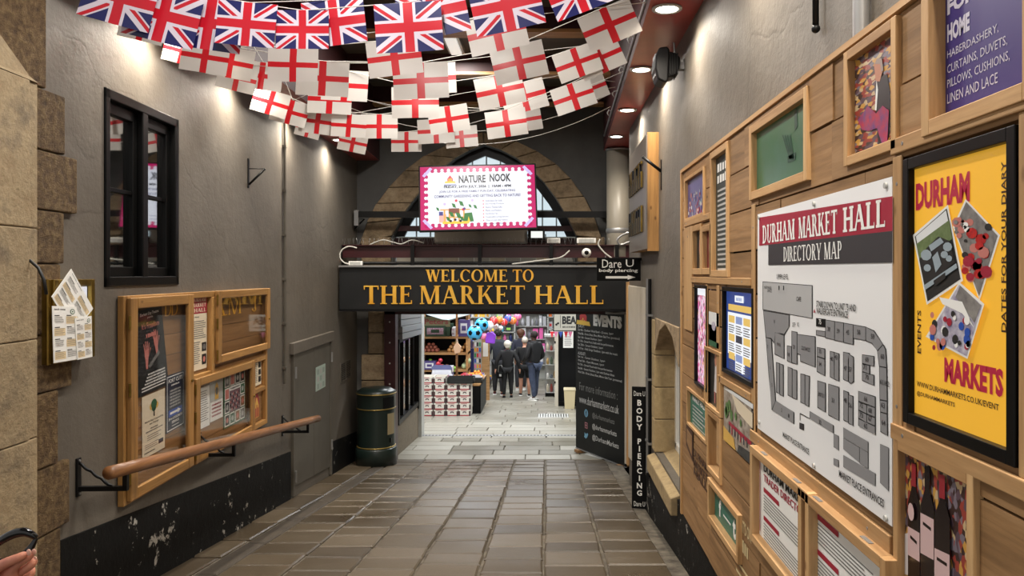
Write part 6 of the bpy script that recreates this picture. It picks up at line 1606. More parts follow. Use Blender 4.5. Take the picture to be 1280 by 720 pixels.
p = PX(543, 458, 17.5); tray(p[0]-.05, 17.40, ztab, .46, .38, .155, TR2, 'blue printed fruit tray under the raised white one', TR1); p = PX(543, 458, 17.5); tray(p[0]-.05, 17.40, ztab+.16, .46, .38, .14, TR1, 'white printed fruit tray, raised behind the first', TR2)
p = PX(570, 470, 17.0); tray(p[0], 16.95, ztab, .58, .4, .07, TR3, 'low black tray of red fruit on the stall table')
p = PX(566, 460, 17.6); tray(-1.94, 17.40, ztab, .46, .4, .08, TR1, 'pale tray of oranges toward the right of the stall table')
# rear shelves
def rear():
    x0, x1, Y = PX(525, 0, 18.6)[0], PX(585, 0, 18.6)[0], 18.6; zf = fl(Y)
    t = TH('stall_shelves', 'brown stall shelves of vegetables behind the fruit table', 'shelves', (x0, Y, zf)); W_ = x1-x0
    for z in (.42, .80, 1.21, 1.60):
        m = MB(); m.box(0, W_, -.02, .62, z, z+.055, SHELFW); m.build('shelf', t)
    for x in (0, W_-.05):
        m = MB(); m.box(x, x+.05, 0, .6, 0, 2.35, SHELFW); m.build('upright', t)
    m = MB(); m.box(0, W_, .58, .62, 0, 2.35, DARK); m.build('back_panel', t)
    return x0, x1, Y, zf
rx0, rx1, rY, rz = rear()
def heap(px0, px1, py, Y, n, r, mt, name, label, group, z=None):
    p0 = PX(px0, py, Y); p1 = PX(px1, py, Y); rr = random.Random(px0)
    base_ = MB(); base_.ball((0, 0, 0), r, mt, 10, 7, (1, 1, .9)); o0 = base_.build(name, None); first_ = True
    zz = p0[2] if z is None else z
    per = max(1, int((p1[0]-p0[0])/(2.1*r))); k = 0; layer = 0
    while k < n:
        for row in range(3-layer):
            for i in range(max(1, per-layer)):
                if k >= n: break
                o = o0 if first_ else o0.copy()
                if not first_: COL.objects.link(o)
                first_ = False
                o.location = (p0[0]+r*(1+layer)+2.1*r*i+rr.uniform(-.004, .004), Y+.08+2.1*r*(row+.5*layer)+rr.uniform(-.004, .004), CZ+zz+r*.9+layer*r*1.5); o.rotation_euler = (rr.random(), rr.random(), rr.random())
                tag(o, label, name.replace('_', ' '), group); k += 1
        layer += 1
        if layer > 2: break
    
POT = mat('red_potato', S(176, 104, 84), .6, col2=S(150, 84, 66), scale=20); ONI = mat('brown_onion', S(206, 160, 104), .45, col2=S(176, 120, 66), scale=15); LIME = mat('green_apple', S(140, 186, 70), .35, col2=S(110, 160, 50), scale=10); ORA = mat('orange_fruit', S(240, 150, 50), .45); CABB = mat('pale_cabbage', S(196, 206, 170), .6, col2=S(140, 170, 110), scale=12); RFR = mat('red_fruit', S(180, 44, 60), .3)
heap(528, 548, 440, 18.62, 26, .046, POT, 'red_potato', 'red potato in the heap at the left of the middle stall shelf', 'red potatoes on the stall shelf', rz+1.265)
heap(558, 572, 440, 18.62, 18, .050, ONI, 'brown_onion', 'golden onion in the heap at the middle of the stall shelf', 'golden onions left of the post', rz+1.265)
heap(574, 583, 440, 18.62, 12, .046, ONI, 'brown_onion', 'golden onion in the heap at the right of the stall shelf', 'golden onions right of the post', rz+1.265)
heap(529, 546, 462, 18.6, 24, .050, LIME, 'green_apple', 'green apple in the heap on the lower stall shelf', 'green apples on the lower shelf', rz+.855)
heap(549, 560, 456, 18.62, 6, .05, ONI, 'bread_roll', 'golden roll on the lower stall shelf', 'golden rolls on the lower shelf', rz+.855)
heap(576, 584, 458, 18.62, 5, .075, CABB, 'cabbage', 'pale cabbage at the right of the lower stall shelf', 'cabbages on the lower shelf', rz+.855)
PB_ = mat('purple_grape', S(90, 60, 110), .35)
heap(571, 594, 470, 17.0, 34, .032, RFR, 'red_fruit', 'red fruit in the low black tray on the stall table', 'red fruit in the black tray', ztab+.03)
heap(587, 604, 468, 17.45, 26, .036, ORA, 'orange', 'orange in the pale tray on the stall table', 'oranges in the pale tray', ztab+.03)
heap(541, 556, 462, 17.4, 9, .05, RFR, 'plum', 'dark plum in the raised white tray', 'plums in the raised tray', ztab+.24)
heap(560, 566, 460, 17.9, 7, .045, LIME, 'green_pear', 'green pear between the trays on the stall table', 'green pears on the table', ztab+.02)
PUN = mat('punnet_plastic', S(206, 214, 220), .3)
for k in range(8):
    x = -2.0+.135*(k % 4); y = 17.86+.17*(k//4)
    t = TH('fruit_punnet', 'small clear punnet of %s fruit at the back right of the stall table, %s' % (('red', 'orange', 'pale', 'purple')[k % 4], 'front line' if k < 4 else 'rear line'), 'punnet', (x, y, ztab), 0, 'punnets on the stall table'); m = MB(); m.raw([(a*.055+.06, b_*.07+.07, c*.06) for c in (0, 1) for a, b_ in ((-1, -1), (1, -1), (1, 1), (-1, 1))], [(3, 2, 1, 0), (0, 1, 5, 4), (1, 2, 6, 5), (2, 3, 7, 6), (3, 0, 4, 7), (4, 5, 6, 7)], PUN); m.build('tub', t)
    m = MB(); [m.ball((.03+.03*(i % 3), .03+.04*(i//3), .068), .018, (RFR, ORA, CABB, PB_)[k % 4], 7, 5) for i in range(9)]; m.build('fruit_heap', t)
def crate(px, py, Y, w_, h, mt, label, z, deco=None):
    p = PX(px, py, Y); t = TH('produce_crate', label, 'crate', (p[0], Y, z)); m = MB(); m.box(0, w_, 0, .3, 0, h, mt); m.build('crate_body', t, bevel=.006)
    m = MB(); m.rect(.05, h*.2, w_-.05, h*.8, -.002, deco or TR1); m.rect(w_*.3, h*.35, w_*.7, h*.65, -.004, mt); m.build('crate_label', t)
DG = mat('crate_dark_green', S(40, 66, 44), .5); PB = mat('crate_purple', S(84, 72, 130), .5)
crate(531, 420, 18.55, .50, .26, DG, 'green crate with a striped flag print on the top stall shelf', rz+1.655, UF)
crate(552, 420, 18.6, .26, .30, DG, 'dark green crate on the top stall shelf', rz+1.655, DG)
crate(562, 420, 18.6, .16, .22, TR1, 'pale flag printed box on the top stall shelf', rz+1.655, UF)
crate(573, 420, 18.55, .26, .40, PB, 'purple printed box at the right of the top stall shelf', rz+1.655, TR1)
crate(529, 455, 18.55, .30, .20, PB, 'blue violet arched box on the lower stall shelf', rz+.855+.0, TR1)
t = TH('stall_sign', 'olive stall name board with dull red lettering above the top shelf', 'sign', (PX(527, 409, 18.4)[0], 18.565, PX(527, 409, 18.4)[2]))
m = MB(); m.box(0, .66, 0, .03, 0, .24, mat('olive_board', S(120, 116, 84), .5)); m.build('board', t); m = MB(); m.text('Peters', .04, .06, .62, .19, -.002, mat('dull_red_paint', S(130, 60, 56), .5), .03); m.build('lettering', t)
t = TH('stall_canopy', 'pale blue canopy sheet sloping over the stall', 'canopy', (-3.2, 17.6, -1.0))
m = MB(); m.raw([(0, 0, .35), (1.55, 0, .35), (1.3, 0, -.12), (.8, 0, -.02), (0, 1.2, .5), (1.9, 1.2, .55), (1.75, .9, .05)], [(0, 1, 5, 4)], TR1); m.prism([(.25, .12), (1.75, .25), (1.75, .16), (.95, -.06), (.80, -.05)], -.02, 0, mat('canopy_blue', S(206, 222, 230), .5)); m.build('sheet', t)
m = MB(); m.tube([(.95, -.03, -.07), (1.75, -.03, .16)], .012, GREYP); m.build('front_bar', t)
t = TH('stall_post', 'brown wooden post standing in the stall table', 'post', (PX(571, 0, 16.75)[0], 16.75, ztab-.66)); m = MB(); m.box(-.022, .022, -.022, .022, .66, 2.6, RAILW); m.build('post', t); m = MB(); m.box(-.04, .04, -.035, -.03, 1.5, 1.6, BRASS); m.build('bracket_plate', t)
t = TH('hanging_bag', 'pale brown paper bag hung on the stall post', 'bag', PX(571, 437, 16.68)); m = MB(); m.prism([(-.07, .06), (0, .17), (.10, .06), (.07, -.06), (-.04, -.09)], -.03, .03, mat('paper_bag', S(200, 160, 130), .7)); m.build('bag', t); m = MB(); m.tube([(-.02, 0, .13), (0, 0, .24), (.03, 0, .13)], .006, CABLE, 5); m.build('string', t)

# balls hung at the toy stall
NAVYP = mat('navy_panel', S(38, 42, 92), .5)
BLU = mat('ball_sky_blue', S(70, 176, 230), .3)
def football(p, r, label):
    t = TH('toy_football', label, 'ball', p); m = MB(); m.ball((0, 0, 0), r, BLU, 24, 16); m.build('shell', t)
    bm = bmesh.new(); bmesh.ops.create_icosphere(bm, subdivisions=1, radius=1); dirs = [v.co.normalized() for v in bm.verts][:12]; bm.free()
    q = MB(); rot = Matrix.Rotation(.5, 3, 'X') @ Matrix.Rotation(.3, 3, 'Z')
    for d in dirs:
        d = rot @ d; a = d.orthogonal().normalized(); b_ = d.cross(a); q.raw([tuple(d*r*1.02)]+[tuple((d+(a*math.cos(2*PI*i/5)+b_*math.sin(2*PI*i/5))*k_).normalized()*r*1.02) for k_ in (.19, .38) for i in range(5)], [(0, 1+i, 1+(i+1) % 5) for i in range(5)]+[(1+i, 6+i, 6+(i+1) % 5, 1+(i+1) % 5) for i in range(5)], BLACK)
    q.build('black_patches', t)
    m = MB(); m.tube([(0, 0, r), (0.0, 0, 1.6-p[2])], .004, CABLE, 4); m.build('net_string', t)
football(PX(593.5, 416, 15.9), .158, 'blue and black toy football hanging lower and nearer at the toy stall')
football(PX(602, 406, 16.5), .150, 'blue and black toy football hanging just behind the lower one')
BC = [mat('beachball_'+n_, c, .3) for n_, c in (('pink', S(236, 120, 170)), ('white', S(236, 232, 232)), ('red', S(220, 60, 60)), ('yellow', S(240, 190, 60)), ('blue', S(80, 110, 210)), ('orange', S(240, 130, 60)))]
rr = random.Random(8)
for i, (px, py, r, ca, cb_) in enumerate(((611, 407, .11, 1, 4), (606, 421, .08, 0, 3), (617, 401, .10, 2, 1), (624, 400, .09, 5, 3), (620, 408, .07, 1, 2), (630, 403, .09, 2, 1), (635, 398, .09, 4, 5), (641, 401, .10, 5, 1), (647, 396, .10, 0, 1), (614, 413, .07, 3, 0), (626, 410, .06, 1, 5))):
    Y = 17.5+i*.25; p = PX(px, py, Y); t = TH('beach_ball', ('%s and %s toy ball hanging in the row over the toy stall, %s' % (('pink', 'white', 'red', 'yellow', 'blue', 'orange')[ca], ('pink', 'white', 'red', 'yellow', 'blue', 'orange')[cb_], NTH[i] if i < 10 else 'last')), 'ball', p, 0, 'toy balls hung over the toy stall')
    m = MB(); m.ball((0, 0, 0), r, BC[ca], 12, 9); m.build('shell', t); m = MB()
    for k in range(3):
        a = k*2*PI/3; V = []
        for j in range(7):
            e = -PI/2+PI*j/6
            for s_ in (0, .7): V.append((1.01*r*math.cos(e)*math.cos(a+s_), 1.01*r*math.cos(e)*math.sin(a+s_), 1.01*r*math.sin(e)))
        m.raw(V, [(2*j, 2*j+1, 2*j+3, 2*j+2) for j in range(6)], BC[cb_], True)
    m.build('colour_panels', t); m = MB(); m.tube([(0, 0, r), (0, 0, 1.6-p[2])], .004, CABLE, 4); m.build('string', t)
t = TH('hanging_toy_bag', 'bright purple toy bag hanging under the balls', 'bag', PX(613, 422, 17.6)); m = MB(); m.prism([(-.12, -.12), (.10, -.14), (.13, .05), (.05, .14), (-.08, .12)], -.06, .06, mat('toy_purple', S(130, 60, 190), .4)); m.build('bag', t, bevel=.02); m = MB(); m.tube([(-.05, 0, .12), (0, 0, .25), (.04, 0, .13)], .008, BC[4], 5); m.build('strap', t)
# toy stall carcass
TX, TY = -2.36, 21.4
t = TH('toy_stall', 'stepped stall of bright toys beyond the fruit, beside the dark haired man', 'stall', (TX, TY, fl(22)))
for k, z in enumerate((.10, .42, .74)):
    m = MB(); m.box(0, .66-.13*k, 0, 2.6, z, z+.03, BLACK); m.build('shelf', t)
m = MB(); m.box(.04, .62, .04, 2.56, -.06, .10, BLACK); m.build('plinth', t)
m = MB(); m.box(0, .03, 0, 2.6, .0, 1.3, NAVYP); m.build('back_panel', t)
TC = [mat('toy_'+n_, c, .4) for n_, c in (('red', S(214, 50, 60)), ('white', S(230, 226, 224)), ('yellow', S(236, 180, 60)), ('green', S(70, 150, 90)), ('blue', S(70, 100, 190)), ('pink', S(230, 130, 170)), ('black', S(40, 36, 40)), ('orange', S(236, 120, 50)))]
for k in range(3):
    for i in range(16):
        x = TX+.60-.13*k-(i % 2)*.11; y = TY+.06+(i//2)*.30; h = rr.uniform(.10, .24); m = MB(); c_ = TC[(i*3+k*5) % 8]
        if i % 3: m.box(-.05, .05, 0, .12, 0, h, c_); m.rect(-.035, h*.3, .035, h*.7, -.001, TC[(i+k) % 8])
        else: m.ball((0, .06, .065), .065, c_, 10, 7)
        tag(m.build('boxed_toy', None, (x, y, CZ+fl(22)+.131+.32*k)), 'small bright toy on the %s shelf of the toy stall' % ('lowest', 'middle', 'upper')[k], 'toy', 'toys on the %s toy stall shelf' % ('lowest', 'middle', 'upper')[k])
t = TH('stall_screen', 'navy and pale board screen with a white notice at the end of the fruit stall', 'screen', (PX(586, 0, 19.6)[0], 19.6, fl(19.6)))
m = MB(); m.box(0, .13, 0, .05, 0, 1.32, NAVYP); m.build('navy_panel', t); m = MB(); m.box(.33, .53, .0, .05, 0, 1.6, LARCH_R); m.build('board', t); m = MB(); m.box(.36, .49, -.006, 0, 1.12, 1.48, WHITE); m.build('white_notice', t)
m = MB(); m.box(.13, .33, .02, .05, .3, 1.55, LGREY); m.build('goods_panel', t)
m = MB()
for i in range(24): m.rect(.14+.06*(i % 3), .40+.14*(i//3), .185+.06*(i % 3), .50+.14*(i//3), .015, TC[(i*5) % 8])
m.build('hung_packets', t)
# far shop: tall racks of bright goods
def rack(x0, x1, Y, n, cols_, label, zt=2.6, z0=.3, seed=1):
    zf = fl(Y); t = TH('goods_rack', label, 'rack', (x0, Y, zf)); W_ = x1-x0; dz = (zt-z0)/n
    m = MB(); m.box(0, W_, .42, .46, 0, zt+.1, HALLW); m.build('back_panel', t)
    for x in (0, W_-.04): m = MB(); m.box(x, x+.04, 0, .42, 0, zt+.1, LGREY); m.build('upright', t)
    for k in range(n): m = MB(); m.box(0, W_, 0, .42, z0+dz*k, z0+dz*k+.025, LGREY); m.build('shelf', t)
    r = random.Random(seed); g = label.split(' rack')[0]
    for k in range(n):
        x = .05
        while x < W_-.12:
            wd = r.uniform(.10, .22); h = r.uniform(dz*.45, dz*.85); m = MB(); c_ = r.choice(cols_); wd = min(wd, W_-.06-x)
            if r.random() < .6: m.box(0, wd*.9, 0, .2, 0, h, c_); m.rect(wd*.15, h*.3, wd*.75, h*.7, -.001, r.choice(cols_))
            else: m.lathe([(0, 0), (wd*.3, 0), (wd*.34, h*.6), (wd*.15, h*.8), (wd*.15, h), (0, h)], c_, (wd*.45, .1, 0), 10)
            tag(m.build('packaged_good', None, (x0+x, Y+.08, CZ+zf+z0+dz*k+.026)), 'bright packaged item on the %s' % label.split(',')[0], 'goods', 'goods on the '+label.split(',')[0]); x += wd+.02
GR_ = [mat('goods_'+n_, c, .4) for n_, c in (('silver', S(190, 190, 196)), ('grey', S(130, 130, 140)), ('white', S(235, 235, 238)), ('black', S(50, 50, 56)), ('cyan', S(90, 190, 220)), ('pink', S(240, 110, 180)), ('lime', S(160, 220, 90)), ('red', S(216, 60, 60)), ('navy', S(50, 60, 120)))]
rack(-1.15, .05, 26.0, 5, GR_[:4]+[GR_[5]], 'far silver rack, facing down the hall', 2.7, .5, 2)
rack(-1.75, -1.05, 25.2, 6, GR_[3:7]+[GR_[8]], 'dark and neon rack, behind the shoppers', 2.3, .3, 3)
rack(.0, .75, 25.0, 7, [GR_[7], GR_[0], GR_[2], TC[7], TC[0]], 'red goods rack, right of the shoppers', 2.9, .2, 4)
rack(-3.0, -1.8, 24.6, 6, [GR_[5], TC[0], TC[2], GR_[2], TC[4]], 'bright toy rack, beyond the hung balls', 2.5, .2, 5)
# tall glass cabinet, pillar and dark shop front on the right of the hall
def cabinet():
    Y = 20.5; p = PX(681.5, 498, Y); W_ = 16/F*Y; H = 1.66; t = TH('glass_cabinet', 'tall narrow glass display cabinet at the right of the hall', 'cabinet', (p[0], Y, fl(Y)))
    m = MB(); m.box(0, W_, 0, W_, 0, .10, BLACK); m.build('base', t); m = MB(); m.box(-.02, W_+.02, -.02, W_+.02, H-.06, H, LGREY); m.build('top', t)
    for x in (0, W_-.02):
        for y in (0, W_-.02): m = MB(); m.box(x, x+.02, y, y+.02, .1, H-.06, GREYP); m.build('corner_post', t)
    m = MB(); m.box(.01, W_-.01, .0, .005, .1, H-.06, GLASS); m.build('glass_door', t)
    m = MB(); m.box(.01, W_-.01, W_-.03, W_-.02, .1, H-.06, LGREY); m.build('back_panel', t)
    for k in range(4): m = MB(); m.box(.01, W_-.01, .01, W_-.02, .1+.37*k, .112+.37*k, LGREY); m.build('glass_shelf', t)
    r = random.Random(6)
    for k in range(4):
        for i in range(3): m = MB(); h = r.uniform(.10, .24); m.lathe([(0, 0), (.035, 0), (.04, h*.5), (.02, h), (0, h)], JARM[(k*2+i) % 6], n=8); tag(m.build('ornament', None, (p[0]+.07+.095*i, Y+.14, CZ+fl(Y)+.114+.37*k)), 'small ornament inside the tall glass cabinet', 'ornament', 'ornaments in the glass cabinet')
cabinet()
t = TH('cream_pillar', 'narrow cream painted pillar beside the glass cabinet', 'pillar', (PX(693.5, 0, 18.2)[0], 18.2, fl(18.2))); m = MB(); m.box(0, .085, 0, .3, -.05, 3.4, CREAM); m.build('shaft', t, bevel=.01); m = MB(); m.box(.09-.1, .02, -.012, 0, .55, .60, BLACKM); m.box(-.01, .02, -.012, 0, 1.5, 1.55, BLACKM); m.build('hinge', t)
t = TH('dark_shop_front', 'black shop front panel behind the chalkboard', 'shop front', (PX(698, 0, 18.25)[0], 18.25, fl(18.25))); m = MB(); m.box(0, 1.6, 0, .1, -.05, 3.4, MATTEB); m.build('panel', t); m = MB(); m.box(0.0, 1.6, -.02, 0, 0, .12, BLACK); m.build('skirting', t)
t = TH('wall_notice', 'white typed notice on the black shop front', 'notice', (PX(704, 435, 18.2)[0], 18.235, PX(704, 435, 18.2)[2])); m = MB(); m.box(0, .24, 0, .006, 0, .42, WHITE); m.build('paper', t); m = MB(); m.lines(.03, .38, .21, 10, .035, .012, -.002, GINK); m.build('printing', t)
t = TH('hanging_shop_sign', 'cream shop sign with bold black letters hanging over the right of the hall', 'sign', PX(691.5, 413, 17.2)); m = MB(); m.box(0, .62, 0, .08, -.02, .42, BLACKM); m.build('sign_box', t); m = MB(); m.box(.02, .60, -.006, 0, .0, .40, lit('sign_cream', S(226, 222, 206), .35)); m.build('sign_face', t); m = MB(); m.text('BEA', .20, .14, .52, .32, -.008, INK, .05); m.words(.21, .06, .50, .095, -.008, INK, 8); m.rect(.155, .06, .165, .34, -.008, INK); m.disc(.07, .13, .025, -.008, INK, 10); m.disc(.11, .16, .025, -.008, INK, 10); m.tube([(.06, -.009, .14), (.12, -.009, .17)], .01, INK, 5); m.build('lettering', t); m = MB(); m.tube([(.1, .04, .42), (.1, .04, 2.9)], .008, BLACKM, 6); m.build('hanger_rod', t); m = MB(); m.tube([(.5, .04, .42), (.5, .04, 2.9)], .008, BLACKM, 6); m.build('hanger_rod', t)
P_ = [PX(px, 416, 17.5) for px in (686, 690, 701, 713, 724)]; tag(MB().tube([(p[0], p[1], p[2]+.05+.02*(i in (0, 4))) for i, p in enumerate(P_)]+[(1.1, 18.22, P_[0][2]+.2)], .004, CABLE, 5).build('bunting_rope', None, (0, 0, CZ)), 'thin cord carrying small pennants under the cream shop sign', 'cord')
for i, (px, c_) in enumerate(((690, TC[0]), (695, TC[5]), (701, TC[4]), (707.5, TC[0]), (713, TC[5]))):
    p = PX(px, 417, 17.5); m = MB(); m.prism([(-.05, .05), (.05, .05), (.0, -.10)], 0, .002, c_); m.box(-.05, .05, -.001, .003, .046, .054, WHITE); tag(m.build('pennant', None, (p[0], p[1], p[2]+CZ)), 'small %s pennant hanging under the cream shop sign, %s' % (('red', 'pink', 'blue', 'red', 'pink')[i], ('leftmost', 'second', 'middle', 'fourth', 'rightmost')[i]), 'pennant', 'pennants under the shop sign')
t = TH('plastic_bin', 'cream plastic lidded bin by the black shop front', 'bin', (PX(705, 0, 17.85)[0], 17.7, fl(17.8))); m = MB(); m.raw([(x*(.13 if z else .11)+.13, y*.13+.13, z*.42) for z in (0, 1) for x, y in ((-1, -1), (1, -1), (1, 1), (-1, 1))], [(3, 2, 1, 0), (0, 1, 5, 4), (1, 2, 6, 5), (2, 3, 7, 6), (3, 0, 4, 7)], mat('bin_cream', S(216, 200, 160), .45)); m.build('tub', t, bevel=.01); m = MB(); m.box(-.01, .27, -.01, .27, .42, .47, mat('bin_lid_cream', S(222, 208, 172), .45)); m.build('lid', t, bevel=.015)
# ------------------------------------------------------------------ people
def skinobj(name, nodes, edges, m, parent=None, root=None, subs=2, loc=(0, 0, 0)):
    """nodes: {key: ((x,y,z), r or (rx,ry))}; one continuous surface grown over the skeleton"""
    ks = list(nodes); ix = {k: i for i, k in enumerate(ks)}
    me = bpy.data.meshes.new(name); me.from_pydata([nodes[k][0] for k in ks], [(ix[a], ix[b_]) for a, b_ in edges], [])
    o = bpy.data.objects.new(name, me); COL.objects.link(o)
    sk = o.modifiers.new('Skin', 'SKIN'); sk.use_smooth_shade = True
    for k in ks:
        r = nodes[k][1]; d = me.skin_vertices[0].data[ix[k]]; d.radius = r if isinstance(r, tuple) else (r, r); d.use_root = (k == (root or ks[0]))
    s_ = o.modifiers.new('Sub', 'SUBSURF'); s_.levels = subs; s_.render_levels = subs
    dg = bpy.context.evaluated_depsgraph_get(); dg.update()
    nm = bpy.data.meshes.new_from_object(o.evaluated_get(dg)); o.modifiers.clear(); o.data = nm; bpy.data.meshes.remove(me); nm.name = name
    nm.materials.clear(); nm.materials.append(m); nm.polygons.foreach_set('use_smooth', [True]*len(nm.polygons))
    nm.polygons.foreach_set('material_index', [0]*len(nm.polygons))
    o.location = loc
    if parent: o.parent = parent
    return o
def person(label, px, Y, H, rz, skin, top, bottom, shoe, hair, hairstyle, jacket=True, shorts=False, arms=((-.17, -.02, .50), (.17, -.02, .50)), elbows=None, lean=0.0, head_turn=0.0, stride=0.03, wide=1.0, spread=.055, coat=.48, collar=True, cuff=None):
    x = (px-CX)/F*Y
    t = TH('person', label, 'person', (x, Y, fl(Y)), rz)
    h = H; V = lambda a, b_, c: (a*h, b_*h+lean*h*max(0, c-.5), c*h)
    J = {}
    J['pelvis'] = (V(0, 0, .53), (.078*h*wide, .058*h)); J['spine'] = (V(0, .005, .61), (.074*h*wide, .055*h)); J['chest'] = (V(0, 0, .73), (.085*h*wide, .062*h)); J['neckb'] = (V(0, .0, .81), (.05*h, .045*h)); J['neck'] = (V(0, .008, .85), .030*h)
    hx = math.sin(head_turn)*.012; hy = math.cos(head_turn)*.012
    J['jaw'] = (V(hx*.8-.0, hy+.008, .885), (.040*h, .044*h)); J['head'] = (V(hx*.4, hy*.6+.004, .93), (.044*h, .052*h)); J['crown'] = (V(0, 0, .97), (.034*h, .040*h))
    E = [('pelvis', 'spine'), ('spine', 'chest'), ('chest', 'neckb'), ('neckb', 'neck'), ('neck', 'jaw'), ('jaw', 'head'), ('head', 'crown')]
    for i, s_ in enumerate((-1, 1)):
        n = 'LR'[i]; hd = arms[i]; el = elbows[i] if elbows else (s_*.145, -.03, .64)
        J['sh'+n] = (V(s_*.098*wide, 0, .795), .038*h); J['el'+n] = (V(*el), .026*h); J['wr'+n] = (V(*hd), .017*h)
        dx = Vector(hd)-Vector(el); dx.normalize(); P_ = Vector(hd)+dx*.035; J['pa'+n] = (V(*P_), (.020*h, .012*h))
        E += [('chest', 'sh'+n), ('sh'+n, 'el'+n), ('el'+n, 'wr'+n), ('wr'+n, 'pa'+n)]
        sd = dx.cross(Vector((1, 0, 0)));
        sd = sd.normalized() if sd.length > .1 else Vector((0, 1, 0))
        for f_ in range(4):
            q = P_+sd*(.008*(f_-1.5))+dx*.022; q2 = q+dx*(.022, .028, .025, .018)[f_]+Vector((-s_*.006, 0, 0)); J['f%d%s' % (f_, n)] = (V(*q), .0055*h); J['g%d%s' % (f_, n)] = (V(*q2), .0045*h); E += [('pa'+n, 'f%d%s' % (f_, n)), ('f%d%s' % (f_, n), 'g%d%s' % (f_, n))]
        q = Vector(hd)+dx*.02+sd*.02; J['th'+n] = (V(*q), .006*h); J['ti'+n] = (V(*(q+dx*.022+sd*.008)), .005*h); E += [('wr'+n, 'th'+n), ('th'+n, 'ti'+n)]
        sy = s_*stride; J['hip'+n] = (V(s_*.048*wide, 0, .50), .056*h*wide); J['kn'+n] = (V(s_*spread, sy*.5+.012, .285), .037*h); J['ca'+n] = (V(s_*spread, sy*.7-.008, .20), .034*h); J['an'+n] = (V(s_*(spread+.002), sy-.005, .045), .022*h); J['to'+n] = (V(s_*(spread+.012), sy+.075, .018), .017*h)
        E += [('pelvis', 'hip'+n), ('hip'+n, 'kn'+n), ('kn'+n, 'ca'+n), ('ca'+n, 'an'+n), ('an'+n, 'to'+n)]
    skinobj('body', J, E, skin, t, 'pelvis')
    # face: nose, ears, eyes and mouth on the front of the head
    fm = MB(); hc = Vector(J['head'][0]); fw = Vector((math.sin(head_turn), math.cos(head_turn), 0)); sdv = Vector((fw.y, -fw.x, 0))
    fm.ball(tuple(hc+fw*.056*h-Vector((0, 0, .008*h))), .010*h, skin, 8, 6, (.8, 1, 1.3))
    for s_ in (-1, 1): fm.ball(tuple(hc+sdv*s_*.047*h-Vector((0, 0, .004*h))), .012*h, skin, 8, 6, (.6, .8, 1.3))
    for s_ in (-1, 1): fm.ball(tuple(hc+fw*.048*h+sdv*s_*.018*h+Vector((0, 0, .006*h))), .006*h, INK, 6, 5)
    fm.ball(tuple(hc+fw*.047*h-Vector((0, 0, .032*h))), .011*h, SKIN_P, 6, 5, (1, .6, .35)); fm.build('face', t)
    G = lambda k, d: (J[k][0], tuple(a+d for a in (J[k][1] if isinstance(J[k][1], tuple) else (J[k][1],)*2)))
    d = .014*h if jacket else .008*h
    K = {k: G(k, d) for k in ('spine', 'chest', 'neckb', 'shL', 'shR', 'elL', 'elR')}
    K['spine'] = (J['spine'][0], (.078*h*wide+d, .062*h+d)); K['hem'] = (V(0, .0, coat), (.082*h*wide+d, .064*h+d))
    ed = [('hem', 'spine'), ('spine', 'chest'), ('chest', 'neckb'), ('chest', 'shL'), ('shL', 'elL'), ('chest', 'shR'), ('shR', 'elR')]
    if jacket:
        for n in 'LR': K['wr'+n] = G('wr'+n, .010*h); ed.append(('el'+n, 'wr'+n))
    skinobj('jacket' if jacket else 'shirt', K, ed, top, t, 'chest')
    if collar and jacket:
        c = MB(); nb = Vector(J['neckb'][0]); c.lathe([(.052*h, .012*h), (.046*h, .045*h), (.040*h, .045*h), (.042*h, .012*h)], top, tuple(nb), 16); c.build('collar', t)
    Lg = {'pelvis': G('pelvis', .010*h)}; ed = []
    for n in 'LR':
        Lg['hip'+n] = G('hip'+n, .004*h); ed += [('pelvis', 'hip'+n)]
        if shorts:
            k = J['kn'+n][0]; Lg['kn'+n] = ((k[0], k[1], k[2]-.0*h), .054*h); ed += [('hip'+n, 'kn'+n)]
        else:
            Lg['kn'+n] = G('kn'+n, .012*h); Lg['ca'+n] = G('ca'+n, .008*h); a = J['an'+n][0]; Lg['an'+n] = ((a[0], a[1], a[2]+.004*h), .030*h); ed += [('hip'+n, 'kn'+n), ('kn'+n, 'ca'+n), ('ca'+n, 'an'+n)]
    skinobj('shorts' if shorts else 'trousers', Lg, ed, bottom, t, 'pelvis')
    for n in 'LR':
        a = Vector(J['an'+n][0]); b_ = Vector(J['to'+n][0])
        skinobj('shoe', {'heel': (tuple(a+Vector((0, -.018*h, -.024*h))), (.024*h, .020*h)), 'mid': (tuple(a+Vector((0, .02*h, -.012*h))), (.026*h, .026*h)), 'toe': (tuple(b_+Vector((0, .008*h, .004*h))), (.022*h, .016*h))}, [('heel', 'mid'), ('mid', 'toe')], shoe, t, 'mid')
        q = MB(); s_ = -1 if n == 'L' else 1; q.box(a.x-.026*h, a.x+.026*h, a.y-.045*h, b_.y+.026*h, 0.001, .014*h, cuff or WHITE); q.build('shoe_sole', t, bevel=.006)
    hm = MB(); c = tuple(hc+Vector((0, -.006*h, .016*h))-fw*.010*h)
    if hairstyle == 'short': hm.ball(c, .056*h, hair, 16, 10, (.93, 1.02, .98))
    elif hairstyle == 'curly':
        hm.ball(c, .058*h, hair, 16, 10, (1.0, 1.05, .92)); r = random.Random(1)
        for i in range(46):
            a, e = r.uniform(0, 6.28), r.uniform(-.3, 1.5); hm.ball((c[0]+.056*h*math.cos(e)*math.cos(a), c[1]+.056*h*math.cos(e)*math.sin(a), c[2]+.054*h*math.sin(e)), .013*h, hair, 6, 5)
    elif hairstyle == 'full':
        hm.ball(c, .066*h, hair, 16, 10, (1.02, 1.05, 1.0)); hm.ball((c[0], c[1]-.02*h, c[2]-.035*h), .05*h, hair, 14, 9, (1, .8, .9))
    elif hairstyle == 'shaved': hm.ball(c, .0535*h, hair, 16, 10, (.90, 1.02, .96))
    hm.build('hair', t); return t
